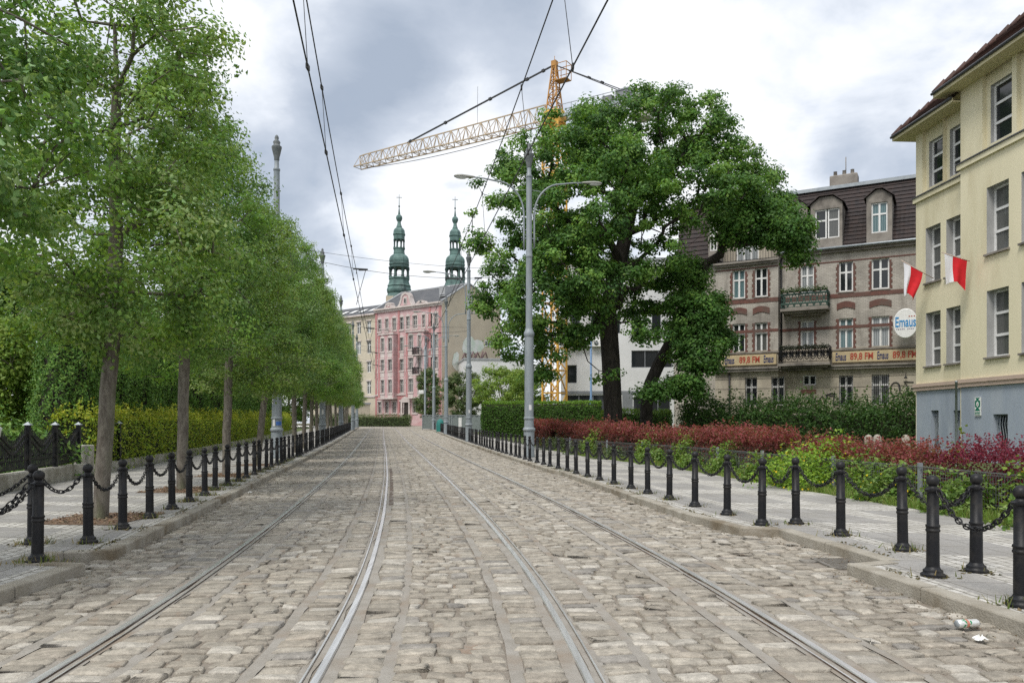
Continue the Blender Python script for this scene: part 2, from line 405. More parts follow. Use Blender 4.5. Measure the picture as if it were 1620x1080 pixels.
def lay_setts():
    cx_, cy_, hw, hd, cell = [], [], [], [], []
    rails = [-.755, .755, TRACK2 - .755, TRACK2 + .755]
    zones = []           # (t0, t1, column?)
    zones.append((-5.9, rails[2] - .39, 0)); zones.append((rails[2] - .34, rails[2] - .09, 1))
    def between(a, b_):
        zones.append((a + .11, a + .35, 1)); zones.append((a + .41, b_ - .41, 0)); zones.append((b_ - .35, b_ - .11, 1))
    between(rails[2], rails[3]); between(rails[3], rails[0]); between(rails[0], rails[1])
    zones.append((rails[1] + .09, rails[1] + .34, 1)); zones.append((rails[1] + .40, 4.2, 0))
    out = []
    for (t0, t1, column) in zones:
        s = 1.6 + rng.random() * .1
        while s < 112:
            depth = rng.uniform(.100, .140) if s < 50 else rng.uniform(.13, .155)
            gap = rng.uniform(.010, .024)
            if column:
                if t1 - t0 > .27 or True:
                    out.append((t0 + rng.normal(0, .008), t1 + rng.normal(0, .008), s, s + depth, column))
            else:
                t = t0 + (rng.uniform(-.12, 0) if t0 < -5 or True else 0)
                t = t0
                first = True
                while t < t1 - .07:
                    w = rng.uniform(.145, .245) if not first else rng.uniform(.09, .25)
                    first = False
                    te = t + w
                    if t1 - te < .11: te = t1
                    js = rng.normal(0, .007)
                    out.append((t, te - rng.uniform(.014, .04), s + js, s + depth + rng.normal(0, .006), 0))
                    t = te
            s += depth + gap
    A = np.array(out)
    sc = (A[:, 2] + A[:, 3]) / 2; tcn = (A[:, 0] + A[:, 1]) / 2
    sl = slope(sc); nrm = np.sqrt(1 + sl ** 2)
    X = RC(sc) + tcn / nrm; Y = sc - tcn * sl / nrm
    keep = (X > kl(Y) - .02) & (X < kr(Y) + .02)
    keep &= Y > 1.5
    # the far end bends left, out of sight; leave the bend to plain setts
    keep &= Y < 110
    keep &= ~((X > 3.02) & (Y > 7.36) & (Y < 8.02))
    A = A[keep]; sl = sl[keep]; nrm = nrm[keep]; sc = sc[keep]
    n = len(A)
    hw = (A[:, 1] - A[:, 0]) / 2; hd = (A[:, 3] - A[:, 2]) / 2; tc_ = (A[:, 0] + A[:, 1]) / 2
    # eight-sided outline with cut, uneven corners
    cut = rng.uniform(.05, .24, (n, 4))
    corners = np.array([(-1, -1), (1, -1), (1, 1), (-1, 1)], float)
    out8 = np.zeros((n, 8, 2))
    jit = rng.normal(0, .006, (n, 4, 2))
    for k in range(4):
        cpt = corners[k]
        prev = corners[k - 1]; nxt = corners[(k + 1) % 4]
        p = np.stack([cpt[0] * hw, cpt[1] * hd], 1) + jit[:, k]
        for q, (oth) in enumerate((prev, nxt)):
            d = (oth - cpt)                      # along the edge
            ln = np.minimum(hw, hd)
            out8[:, 2 * k + q, 0] = p[:, 0] + np.sign(d[0]) * cut[:, k] * ln * (abs(d[0]) > 0)
            out8[:, 2 * k + q, 1] = p[:, 1] + np.sign(d[1]) * cut[:, k] * ln * (abs(d[1]) > 0)
    out8 += rng.normal(0, .004, out8.shape)
    top = rng.normal(0, .0048, n)
    tilt = rng.normal(0, .045, (n, 2)); tilt[:, 1] -= .025
    near = sc < 46
    base_c = np.array([(.385, .36, .315), (.34, .315, .272), (.45, .43, .39), (.305, .28, .24), (.355, .325, .28), (.28, .268, .25)])
    pick = rng.choice(6, n, p=[.30, .24, .16, .12, .12, .06])
    colr = np.array([.95, .925, .89]) * base_c[pick] * rng.uniform(.86, 1.16, (n, 1))
    def build(idx, rings, nm):
        k = len(idx); R_ = len(rings)
        V = np.zeros((k, R_ * 8, 3))
        for r, (sc_, dz) in enumerate(rings):
            o2 = out8[idx] * sc_
            z = top[idx][:, None] + dz + (o2[..., 0] * tilt[idx, 0][:, None] + o2[..., 1] * tilt[idx, 1][:, None])
            if r == 0: z = np.full_like(z, -.05)
            t = tc_[idx][:, None] + o2[..., 0]; s_ = sc[idx][:, None] + o2[..., 1]
            sl_ = sl[idx][:, None]; nn = nrm[idx][:, None]
            V[:, r * 8:(r + 1) * 8, 0] = RC(sc[idx])[:, None] + (t + sl_ * o2[..., 1]) / nn
            V[:, r * 8:(r + 1) * 8, 1] = sc[idx][:, None] + (o2[..., 1] - t * sl_) / nn
            V[:, r * 8:(r + 1) * 8, 2] = z
        V[..., 2] += gz(V[..., 1])
        base = (np.arange(k) * R_ * 8)[:, None, None]
        q = []
        for r in range(R_ - 1):
            for j in range(8):
                q.append((r * 8 + j, r * 8 + (j + 1) % 8, (r + 1) * 8 + (j + 1) % 8, (r + 1) * 8 + j))
        q = np.array(q)[None] + base
        cap = np.array([[(R_ - 1) * 8 + j for j in range(8)]])[None] + base
        C = np.repeat(colr[idx], R_ * 8, 0)
        VV = V.reshape(-1, 3)
        return [(VV, q.reshape(-1, 4), 0, C), (np.zeros((0, 3)), cap.reshape(-1, 8) , 0, np.zeros((0, 3)))]
    chunks = []
    i1 = np.where(near)[0]; i2 = np.where(~near)[0]
    for idx, rings in ((i1, [(1.0, -.05), (1.0, -.009), (.955, -.002), (.66, .0035)]), (i2, [(1.0, -.05), (.97, -.008), (.72, .002)])):
        a, b_ = build(idx, rings, '')
        # caps index the same vertices: offset back
        chunks.append((a[0], a[1], 0, a[3])); chunks.append(('cap', b_[1]))
    # assemble by hand because caps share vertices
    Vs = []; Fq = []; Fc = []; Cs = []; vo = 0
    for ch in chunks:
        if isinstance(ch[0], str): Fc.append(ch[1] + last)
        else:
            last = vo; Vs.append(ch[0]); Fq.append(ch[1] + vo); Cs.append(ch[3]); vo += len(ch[0])
    V = np.concatenate(Vs); Fq = np.concatenate(Fq); Fc = np.concatenate(Fc); C = np.concatenate(Cs)
    me = np_mesh('road', [(V, Fq, 0, C), (np.zeros((0, 3)), Fc - len(V), 0, np.zeros((0, 3)))], M['sett'], True)
    return setting(link('road', me))
lay_setts()
# plain setts where the street swings left at the far end
sheet('road_bend', lambda y: -75, lambda y: float(kl(min(y, 108))) - .3, np.arange(104.5, 121, 1.5), .004, M['sett'])

# ------------------------------------------------------------------ tram rails: grooved rail, bright head, dark groove
def rail_path(off):
    pts = []
    for y in np.concatenate([np.arange(-8, 98, .5)]):
        sl = float(slope(y)); n_ = math.sqrt(1 + sl * sl)
        pts.append((float(RC(y)) + off / n_, y - off * sl / n_))
    x, y = pts[-1]; h = math.atan2(pts[-1][1] - pts[-2][1], pts[-1][0] - pts[-2][0])
    R_ = 17.0 + (off if off < 0 else off)
    for k in range(36):
        h += 1.0 / R_; x += math.cos(h); y += math.sin(h); pts.append((x, y))
    return pts
def make_rail(off, inner, label):
    pts = rail_path(off)
    sgn = inner                                   # +1: groove to the right of the head, -1: to the left
    prof = [(-.027, -.05, 0), (-.027, .002, 0), (-.022, .008, 0), (.018, .009, 0), (.022, .003, 1), (.024, -.036, 1), (.066, -.036, 1), (.068, .000, 2), (.071, .004, 2), (.081, .004, 1), (.083, -.05, 1)]
    mb = MB(); vs = []; k = len(prof)
    for i, (x, y) in enumerate(pts):
        a = pts[max(0, i - 1)]; c_ = pts[min(len(pts) - 1, i + 1)]
        dx, dy = c_[0] - a[0], c_[1] - a[1]; L = math.hypot(dx, dy); nx, ny = dy / L, -dx / L
        z = gzf(y)
        for (t, zz, _m) in prof:
            vs.append((x + nx * t * sgn, y + ny * t * sgn, z + zz))
    for seg in range(k - 1):
        fs = []
        for i in range(len(pts) - 1):
            q = (i * k + seg, (i + 1) * k + seg, (i + 1) * k + seg + 1, i * k + seg + 1)
            fs.append(q if sgn < 0 else q[::-1])
        if seg == 0: mb.add(vs, fs, prof[seg][2], False)
        else:
            for f_ in fs: mb.f.append(f_); mb.m.append(prof[seg][2]); mb.sm.append(False)
    o = mb.obj('tram_rail', [M['steel'], M['rust'], M['steel']])
    tag(o, label, 'tram rail', 'tram rails in the cobbled roadway')
make_rail(TRACK2 - .755, 1, 'steel tram rail closest to the kerb under the street trees')
make_rail(TRACK2 + .755, -1, 'bright steel tram rail second from the tree-side kerb, inner rail of its track')
make_rail(-.755, 1, 'dark grooved tram rail in mid road, third from the tree-side kerb')
make_rail(.755, -1, 'steel tram rail closest to the kerb along the red barberry')
# flush strips of sand and mortar on both sides of each rail and behind the stones that edge it
m = simple('mortar', (.315, .295, .265), (.26, .24, .21), 5, .95, bump=.6, bscale=60, c3=(.25, .205, .16), s3=1.7); M['mortar'] = m
mb = MB(); ysm = np.arange(1.5, 108, .5)
for r_ in (TRACK2 - .755, TRACK2 + .755, -.755, .755):
    for (a, b_) in ((-.425, -.335), (-.115, -.026), (.026, .115), (.335, .425)):
        vs = []
        for y in ysm:
            sl = float(slope(y)); n_ = math.sqrt(1 + sl * sl)
            w = .016 * math.sin(y * 3.7 + r_ * 5) + .014 * math.sin(y * 7.3 + a * 20)
            for t in (a + w * .5, b_ + w):
                o_ = r_ + t; vs.append((float(RC(y)) + o_ / n_, y - o_ * sl / n_, gzf(y) - .0075))
        mb.add(vs, [(2 * i, 2 * i + 1, 2 * i + 3, 2 * i + 2) for i in range(len(ysm) - 1)])
setting(mb.obj('mortar_strip', M['mortar']))
# short check plate beside the second rail and an iron drain grate in the recess
mb = MB()
for y in np.arange(13.2, 23.5, .5):
    for d_ in (0,):
        x0 = float(RC(y)) + TRACK2 + .755 + .045; x1 = float(RC(y + .5)) + TRACK2 + .755 + .045
        mb.add([(x0, y, .006), (x0 + .075, y, .006), (x1 + .075, y + .5, .006), (x1, y + .5, .006), (x0, y, -.04), (x0 + .075, y, -.04), (x1 + .075, y + .5, -.04), (x1, y + .5, -.04)],
               [(0, 1, 2, 3), (0, 4, 5, 1), (1, 5, 6, 2), (0, 3, 7, 4)], 0)
o = mb.obj('guard_rail', [M['rust']]); tag(o, 'flat rusty guard rail laid beside the bright tram rail', 'rail')
mb = MB()
mb.box(3.10, 3.48, 7.40, 7.44, -.03, .004); mb.box(3.10, 3.48, 7.94, 7.98, -.03, .004); mb.box(3.10, 3.14, 7.44, 7.94, -.03, .004); mb.box(3.44, 3.48, 7.44, 7.94, -.03, .004)
for i in range(7): mb.box(3.14, 3.44, 7.475 + i * .067, 7.51 + i * .067, -.03, .002)
M['grate'] = simple('grate', (.24, .225, .20), (.16, .145, .125), 20, .6, metal=.4)
o = mb.obj('drain_grate', [M['grate']]); tag(o, 'rusty iron drain grate in the recess of the kerb', 'grate')

# ------------------------------------------------------------------ kerbs
def kerb(name, pl, side, y_lo, y_hi):
    pts = [(x, y) for x, y in pl if y_lo <= y <= y_hi]
    mb = MB(); W = .15
    for i in range(len(pts) - 1):
        a = Vector((pts[i][0], pts[i][1], 0)); b_ = Vector((pts[i + 1][0], pts[i + 1][1], 0))
        L = (b_ - a).length; d = (b_ - a) / L; nrm = Vector((d.y, -d.x, 0)) * side
        n = max(1, round(L / 1.0)) if a.y < 60 else max(1, round(L / 3.0))
        ext = .0
        for k in range(n):
            p0 = a + d * (L * k / n + (.005 if k else -ext)); p1 = a + d * (L * (k + 1) / n - (.005 if k < n - 1 else -ext))
            jz = rng.normal(0, .0025); jn = nrm * rng.normal(0, .003)
            p0 = p0 + jn; p1 = p1 + jn
            zt = .105 + jz; bv = .014
            sec = [(0, -.14), (0, zt - bv), (bv * .4, zt - bv * .3), (bv, zt), (W, zt), (W, -.14)]
            vs = []
            for p in (p0, p1):
                for (t, z) in sec:
                    q = p + nrm * t; vs.append((q.x, q.y, z + gzf(q.y)))
            m_ = len(sec)
            fs = [(j, j + 1, m_ + j + 1, m_ + j) for j in range(m_ - 1)] + [tuple(range(m_)), tuple(range(2 * m_ - 1, m_ - 1, -1))]
            if side > 0: fs = [f_[::-1] for f_ in fs]
            mb.add(vs, fs)
    return setting(mb.obj(name, M['kerb']))
kerb('kerb_right', KR, 1, -12, 122)
kerb('kerb_left', KL, -1, -12, 104)

# ------------------------------------------------------------------ pavements: rows of slabs and bands of small setts
def pave_mat(name, bands, cross, slab_c, sett_c, slab=(.5, .5)):
    """bands: list of (t0, t1) across the walk laid in small setts; cross: period of sett bands across it"""
    m, nt, b, o = new_mat(name)
    uv = N(nt, 'ShaderNodeUVMap').outputs[0]
    tc = N(nt, 'ShaderNodeTexCoord').outputs['Object']
    sp = N(nt, 'ShaderNodeSeparateXYZ', Vector=uv)
    t, s = sp.outputs[1], sp.outputs[0]
    mask = None
    for (a, b_) in bands:
        v = mth(nt, 'MULTIPLY', mth(nt, 'GREATER_THAN', t, a), mth(nt, 'LESS_THAN', t, b_))
        mask = v if mask is None else mth(nt, 'MAXIMUM', mask, v)
    if cross:
        per, frac, t_lo = cross
        v = mth(nt, 'LESS_THAN', mth(nt, 'FRACT', mth(nt, 'DIVIDE', s, per)), frac)
        v = mth(nt, 'MULTIPLY', v, mth(nt, 'GREATER_THAN', t, t_lo))
        mask = mth(nt, 'MAXIMUM', mask, v)
    wob = N(nt, 'ShaderNodeTexNoise', Vector=uv, Scale=5.0)
    uvw = N(nt, 'ShaderNodeVectorMath', {'operation': 'MULTIPLY_ADD'}, i0=wob.outputs['Color'], i1=(.02, .02, 0), i2=uv).outputs[0]
    bs = N(nt, 'ShaderNodeTexBrick', {'offset': 0.5, 'squash': 1.0}, Vector=uvw, Color1=c4(sett_c[0]), Color2=c4(sett_c[1]), Mortar=c4((.19, .175, .15)), Scale=1.0, Mortar_Size=.010, Mortar_Smooth=.3, Bias=0.0, Brick_Width=.15, Row_Height=.125)
    bl = N(nt, 'ShaderNodeTexBrick', {'offset': 0.0, 'squash': 1.0}, Vector=uv, Color1=c4(slab_c[0]), Color2=c4(slab_c[1]), Mortar=c4((.12, .105, .085)), Scale=1.0, Mortar_Size=.006, Mortar_Smooth=.2, Bias=0.0, Brick_Width=slab[0], Row_Height=slab[1])
    c = mixc(nt, mask, bl.outputs['Color'], bs.outputs['Color'])
    g = sstep(nt, noise(nt, tc, 1.3, 6, .65), .40, .72)
    c = mixc(nt, mth(nt, 'MULTIPLY', g, .45), c, (.215, .20, .17))
    g2 = sstep(nt, noise(nt, tc, 30, 4, .6), .35, .75, .85, 1.1)
    c = mixc(nt, 1.0, c, N(nt, 'ShaderNodeCombineColor', Red=g2, Green=g2, Blue=g2).outputs[0], 'MULTIPLY')
    nt.links.new(c, b.inputs['Base Color']); b.inputs['Roughness'].default_value = .85
    h = N(nt, 'ShaderNodeMix', {'data_type': 'FLOAT'}, i0=mask, i2=bl.outputs['Fac'], i3=bs.outputs['Fac']).outputs[0]
    h = mth(nt, 'ADD', mth(nt, 'MULTIPLY', h, -1.0), mth(nt, 'MULTIPLY', noise(nt, tc, 40, 4, .6), .25))
    bn = N(nt, 'ShaderNodeBump', Height=h, Strength=.7, Distance=.012); nt.links.new(bn.outputs[0], b.inputs['Normal'])
    return m
SL = ((.325, .315, .30), (.27, .262, .25)); ST = ((.56, .545, .51), (.42, .405, .37))
M['pave_r'] = pave_mat('pave_right', [(.0, .42), (.95, 1.18), (2.3, 2.75)], (2.5, .36, 1.15), SL, ST)
M['pave_l'] = pave_mat('pave_left', [(.0, .30), (.80, 1.15)], (1.25, .34, 1.1), SL, ST)
def pavement(name, front, back, pl, sgn, mat, y_hi):
    ys = sorted(set([float(y) for x, y in pl if -12 <= y <= y_hi] + [float(v) for v in np.arange(-12, y_hi + .1, 1.0)]))
    v = []; uv = []; f = []; nx = 9
    for y in ys:
        a, b_ = float(front(y)) + sgn * .06, float(back(y))
        base = (kra_s(y) if sgn > 0 else kla_s(y))
        for i in range(nx):
            x = a + (b_ - a) * i / (nx - 1)
            v.append((x, y, gzf(y) + WALK)); uv.append((y * 1.013 + x * .16, abs(x - base)))
    for j in range(len(ys) - 1):
        for i in range(nx - 1):
            q = (j * nx + i, j * nx + i + 1, (j + 1) * nx + i + 1, (j + 1) * nx + i)
            f.append(q if sgn > 0 else q[::-1])
    me = bpy.data.meshes.new(name); me.from_pydata(v, [], f); me.materials.append(mat)
    ul = me.uv_layers.new(name='UVMap')
    for p in me.polygons:
        for li in p.loop_indices: ul.data[li].uv = uv[me.loops[li].vertex_index]
    return setting(link(name, me))
def kra_s(y): return float(np.interp(y, [-12, 5, 9.6, 11.13, 25.8, 103], [3.4, 3.2, 2.82, 2.47, .45, -11.6]))
def kla_s(y): return float(np.interp(y, [-12, 3, 7.84, 59, 103], [-3.6, -3.75, -4.07, -12.9, -20.5]))
pavement('pavement_right', kr, back_r, KR, 1, M['pave_r'], 104)
pavement('pavement_left', kl, back_l, KL, -1, M['pave_l'], 104)

# lawns and beds behind the pavements
M['lawn'] = simple('lawn', (.060, .095, .022), (.085, .115, .035), 7, 1.0, bump=.8, bscale=50, c3=(.11, .10, .055), s3=.8)
sheet('lawn_right', lambda y: back_r(y) - .02, lambda y: 60.0, np.concatenate([np.arange(-12, 104, 2.0), [125]]), .06, M['lawn'])
sheet('lawn_left', lambda y: -70.0, lambda y: back_l(y) + .02, np.concatenate([np.arange(-12, 104, 2.0)]), .05, M['lawn'])
# ------------------------------------------------------------------ vegetation builders
def unit(v): return v / np.maximum(1e-9, np.linalg.norm(v, axis=1))[:, None]
def leaves(Pn, Nn, size, cols, r, aspect=1.6, spread=.62, droop=.0, fold=.18):
    """one bent rhombus per point; Nn is the rough outward direction"""
    n = len(Pn)
    nrm = unit(Nn + r.normal(0, spread, (n, 3)))
    ax = unit(np.cross(nrm, r.normal(0, 1, (n, 3))))
    ax[:, 2] -= droop; ax = unit(ax)
    bx = unit(np.cross(nrm, ax))
    L = size * r.uniform(.65, 1.25, n)[:, None]
    W = L / aspect
    V = np.zeros((n, 4, 3))
    V[:, 0] = Pn - ax * L * .5
    V[:, 1] = Pn + bx * W * .5 - nrm * L * fold
    V[:, 2] = Pn + ax * L * .5
    V[:, 3] = Pn - bx * W * .5 - nrm * L * fold
    Fq = np.arange(n * 4).reshape(n, 4)
    return V.reshape(-1, 3), Fq, np.repeat(cols, 4, 0)
def leaf_cols(n, r, pal, var=.22, group=None):
    pal = np.array(pal, float)
    i = r.integers(0, len(pal), n) if group is None else group
    c = pal[i % len(pal)] * r.uniform(1 - var, 1 + var, (n, 1))
    c[:, 0] *= r.uniform(.88, 1.14, n)
    return c

def skeleton(r, trunk, targets, seg=.45, zpen=1.2, wob=.10, up=.25):
    """grow branches from the trunk polyline to each target point, nearest node first"""
    pos = [np.array(p, float) for p in trunk]; par = [-1] + list(range(len(trunk) - 1)); dep = [0.0]
    for i in range(1, len(pos)): dep.append(dep[-1] + np.linalg.norm(pos[i] - pos[i - 1]))
    base_n = max(1, int(len(trunk) * .55))
    top = pos[-1]
    order = np.argsort([np.linalg.norm(np.array(t) - top) for t in targets])
    tips = []
    for ti in order:
        t = np.array(targets[ti], float)
        A = np.array(pos)
        d = np.linalg.norm(A - t, axis=1)
        cost = d + zpen * np.maximum(0, A[:, 2] - t[2] + .25 * d) + .10 * np.array(dep)
        cost[:base_n] += 50
        k = int(np.argmin(cost))
        a = pos[k]; L = d[k]; n = max(1, int(round(L / seg)))
        cur = k
        sag = r.normal(0, wob, 3) * L
        for j in range(1, n + 1):
            u = j / n
            p = a + (t - a) * u + sag * math.sin(math.pi * u) + np.array([0, 0, -up * L * math.sin(math.pi * u) * .5]) + (r.normal(0, wob * .35, 3) * min(L, seg) if j < n else 0)
            pos.append(p); par.append(cur); dep.append(dep[cur] + np.linalg.norm(p - pos[cur])); cur = len(pos) - 1
        tips.append(cur)
    return np.array(pos), par, tips
def limb_mesh(pos, par, r_tip, r_trunk, expo=2.35, flare=1.0, minr=.0):
    n = len(pos); kids = [[] for _ in range(n)]
    for i, p in enumerate(par):
        if p >= 0: kids[p].append(i)
    rad = np.zeros(n)
    for i in range(n - 1, -1, -1):
        rad[i] = r_tip if not kids[i] else max(r_tip, sum(rad[k] ** expo for k in kids[i]) ** (1 / expo))
    k_ = r_trunk / rad[0]
    rad = r_tip + (rad - r_tip) * (r_trunk - r_tip) / max(1e-6, rad[0] - r_tip)
    V = []; Fs = []
    ref = np.array([.83, .31, .17]); ref /= np.linalg.norm(ref)
    dirs = np.zeros((n, 3)); dirs[0] = (0, 0, 1)
    for i in range(1, n):
        d = pos[i] - pos[par[i]]; dirs[i] = d / max(1e-9, np.linalg.norm(d))
    for i in range(1, n):
        p = par[i]
        if rad[i] < minr: continue
        main = max(kids[p], key=lambda q: rad[q]) == i
        d0 = dirs[p] + dirs[i] if main else dirs[i]
        r0 = rad[p] if main else min(rad[p], rad[i] * 1.25)
        d1 = dirs[i]
        if kids[i]:
            m_ = max(kids[i], key=lambda q: rad[q]); d1 = dirs[i] + dirs[m_]
        ns = 10 if rad[i] > .12 else (7 if rad[i] > .04 else 4)
        ring = []
        for c_, dd, rr in ((pos[p], d0, r0), (pos[i], d1, rad[i])):
            dd = dd / max(1e-9, np.linalg.norm(dd)); x = np.cross(dd, ref); x /= max(1e-9, np.linalg.norm(x)); y = np.cross(dd, x)
            if p == 0 and c_ is pos[p]: rr = rr * flare
            for j in range(ns):
                a = 2 * math.pi * j / ns
                ring.append(c_ + (x * math.cos(a) + y * math.sin(a)) * rr)
        o = len(V); V += ring
        for j in range(ns):
            Fs.append((o + j, o + (j + 1) % ns, o + ns + (j + 1) % ns, o + ns + j))
    return np.array(V), np.array(Fs)
def sample_blobs(r, blobs, n, shell=.55):
    """points in a union of ellipsoids, biased towards each shell; returns points and outward directions"""
    vol = np.array([b[3] * b[4] * b[5] for b in blobs]) ** .8
    pick = r.choice(len(blobs), n * 3, p=vol / vol.sum())
    B = np.array(blobs)[pick]
    d = unit(r.normal(0, 1, (n * 3, 3)))
    u = (shell + (1 - shell) * r.random(n * 3)) ** 1.0
    pts = B[:, :3] + d * u[:, None] * B[:, 3:6]
    inside = np.zeros(len(pts))
    for b in blobs:
        q = (pts - np.array(b[:3])) / np.array(b[3:6])
        inside += (np.linalg.norm(q, axis=1) < .60)
    keep = np.where(inside == 0)[0][:n] if shell > .3 else np.arange(n)
    return pts[keep], d[keep]
def tree_meshes(nm, seed, trunk, r_trunk, blobs, n_cl, per, leaf, pal, cl_r=.35, shell=.45, bark=None, wob=.10, flare=1.35, aspect=1.6, minr=.006, r_tip=.008, zpen=1.2, seg=.45, lm=None, upb=.5, pal_c=None):
    r = np.random.default_rng(seed)
    T, D = sample_blobs(r, blobs, n_cl, shell)
    pos, par, tips = skeleton(r, trunk, [tuple(t) for t in T], seg=seg, wob=wob, zpen=zpen)
    V, Fq = limb_mesh(pos, par, r_tip, r_trunk, flare=flare, minr=minr)
    me_t = np_mesh(nm + '_trunk', [(V, Fq, 0, None)], bark or M['bark_grey'], True)
    n = len(T)
    cnt = r.integers(int(per * .55), int(per * 1.45), n)
    ci = np.repeat(np.arange(n), cnt)
    sz = cl_r * r.uniform(.7, 1.3, n)
    off = unit(r.normal(0, 1, (len(ci), 3))) * (r.random(len(ci)) ** .5)[:, None] * sz[ci][:, None]
    off[:, 2] *= .62
    Pn = T[ci] + off
    Nn = unit(off) * 1.0 + D[ci] * .25 + np.array([0, 0, upb])
    tone = r.integers(0, len(pal), n)
    g = np.where(r.random(len(ci)) < .75, tone[ci], r.integers(0, len(pal), len(ci)))
    C = leaf_cols(len(ci), r, pal, .20, g)
    v, f, c = leaves(Pn, Nn, leaf, C, r, aspect, .42)
    me_c = np_mesh(nm + '_crown', [(v, f, 0, c)], lm or M['leaf'])
    return me_t, me_c
def tree(name, label, cat, loc, meshes, rz=0, sc=None, group=None):
    t = thing(name, label, cat, loc, rz, group)
    if sc: t.scale = sc
    link('trunk', meshes[0], t); link('crown', meshes[1], t)
    return t

# street trees on the left: ovate crowns of small grey-green leaves
PAL_ST = [(.20, .305, .085), (.16, .26, .075), (.26, .38, .11), (.125, .205, .062), (.32, .41, .19), (.24, .37, .07)]
TONE = [(.78, .90, .95), (1.0, 1.10, 1.0), (.80, .97, .9), (.96, 1.02, .9)]
def street_tree_mesh(seed, lean, h=9.2, rad=1.76, n=380, per=112, leaf=.070):
    r = random.Random(seed)
    trunk = [(0, 0, 0), (lean * .1, .0, .5), (lean * .30, .02, 1.2), (lean * .5, .0, 1.8), (lean * .75, .02, 2.4), (lean * .9, .0, 3.2), (lean, .05, 4.0), (lean, .0, 5.0), (lean, .05, 6.0), (lean, 0, 6.9)]
    bl = [(lean, 0, 3.6, rad * .95, rad * .92, 1.35), (lean * .9 + r.uniform(-.2, .2), r.uniform(-.2, .2), 5.2, rad * .86, rad * .86, 1.6), (lean, 0, 7.0, rad * .55, rad * .55, h - 7.0),
          (lean + r.uniform(-.9, .9), r.uniform(-.9, .9), 3.1, rad * .62, rad * .62, .95), (lean + r.uniform(-1.0, 1.0), r.uniform(-1.0, 1.0), 4.0, rad * .55, rad * .55, 1.0),
          (lean + r.uniform(-.9, .9), r.uniform(-.9, .9), 6.2, rad * .55, rad * .55, 1.3)]
    return tree_meshes('street_tree', seed, trunk, .098, bl, n, per, leaf, [tuple(np.array(c_) * TONE[seed % 4]) for c_ in PAL_ST], cl_r=.38, shell=.42, minr=.004)
stm = [street_tree_mesh(21, .18), street_tree_mesh(22, .05, 8.9, 1.8), street_tree_mesh(23, .12, 9.3, 1.72), street_tree_mesh(24, .30, 8.7, 1.85)]
row = [(-5.45, 6.3), (-5.62, 10.5), (-6.45, 15.0), (-7.15, 19.2), (-7.95, 24.0), (-8.75, 28.9), (-9.4, 33.2), (-10.2, 37.6), (-11.0, 42), (-11.8, 46.5), (-12.5, 51), (-13.3, 55.5),
       (-14.1, 60), (-14.9, 65), (-15.8, 70), (-16.6, 75.2), (-17.5, 80), (-18.4, 85), (-19.3, 90)]
rz_ = [2.6, 0.0, .1, 1.2, 0.0, 2.2, 4.0, .8, 5.2, 2.9, .3, 1.6, 4.4, 3.3, .6, 5.6, 2.0, 4.9, 1.1]
scl = [1.0, .97, 1.0, .90, .90, .92, .93, .94, .96, .98, 1.0, 1.03, 1.0, 1.0, .98, 1.02, 1.0, 1.0, 1.0]
zsc = [1.0, .98, 1.0, .92, .92, 1.0, 1.06, 1.10, 1.14] + [1.12] * 12
mi_ = [1, 0, 1, 2, 3, 0, 1, 2, 3, 1, 0, 2, 3, 1, 0, 2, 3, 1, 2]
for i, (x, y) in enumerate(row):
    lab = ('grey-green street tree with its trunk out of view, crown hanging over the iron fence' if i == 0 else
           f'slim grey-green street tree, {nth(i)} in the kerbside row counted from the mulched pit')
    tree('street_tree', lab, 'tree', (x, y, gzf(y) + WALK - .02), stm[mi_[i]], rz_[i], (max(1, scl[i]) * (1.05 if i else .97), max(1, scl[i]) * (1.05 if i else .97), zsc[i]), 'street trees along the pavement')
# mulch pits under the nearest street trees
mb = MB()
for k, (x, y) in enumerate(row[:5]):
    q = [(x - .62, y - .62), (x + .55, y - .70), (x + .62, y + .62), (x - .52, y + .70)]
    mb.add([(a, b_, WALK + .006) for a, b_ in q], [(0, 1, 2, 3)])
setting(mb.obj('tree_pit', M['mulch']))
v, f, c = leaves(np.stack([np.concatenate([rng.uniform(x - .6, x + .6, 500) for x, y in row[:4]]), np.concatenate([rng.uniform(y - .6, y + .6, 500) for x, y in row[:4]]), np.full(2000, WALK + .016) + rng.random(2000) * .02], 1),
                 np.tile([0, 0, 1.0], (2000, 1)), .05, leaf_cols(2000, rng, [(.26, .17, .11), (.16, .10, .07), (.34, .25, .17), (.11, .08, .055)], .25), rng, 1.8, .35)
setting(link('bark_mulch', np_mesh('bark_mulch', [(v, f, 0, c)], M['leaf_thick'])), 'stuff')

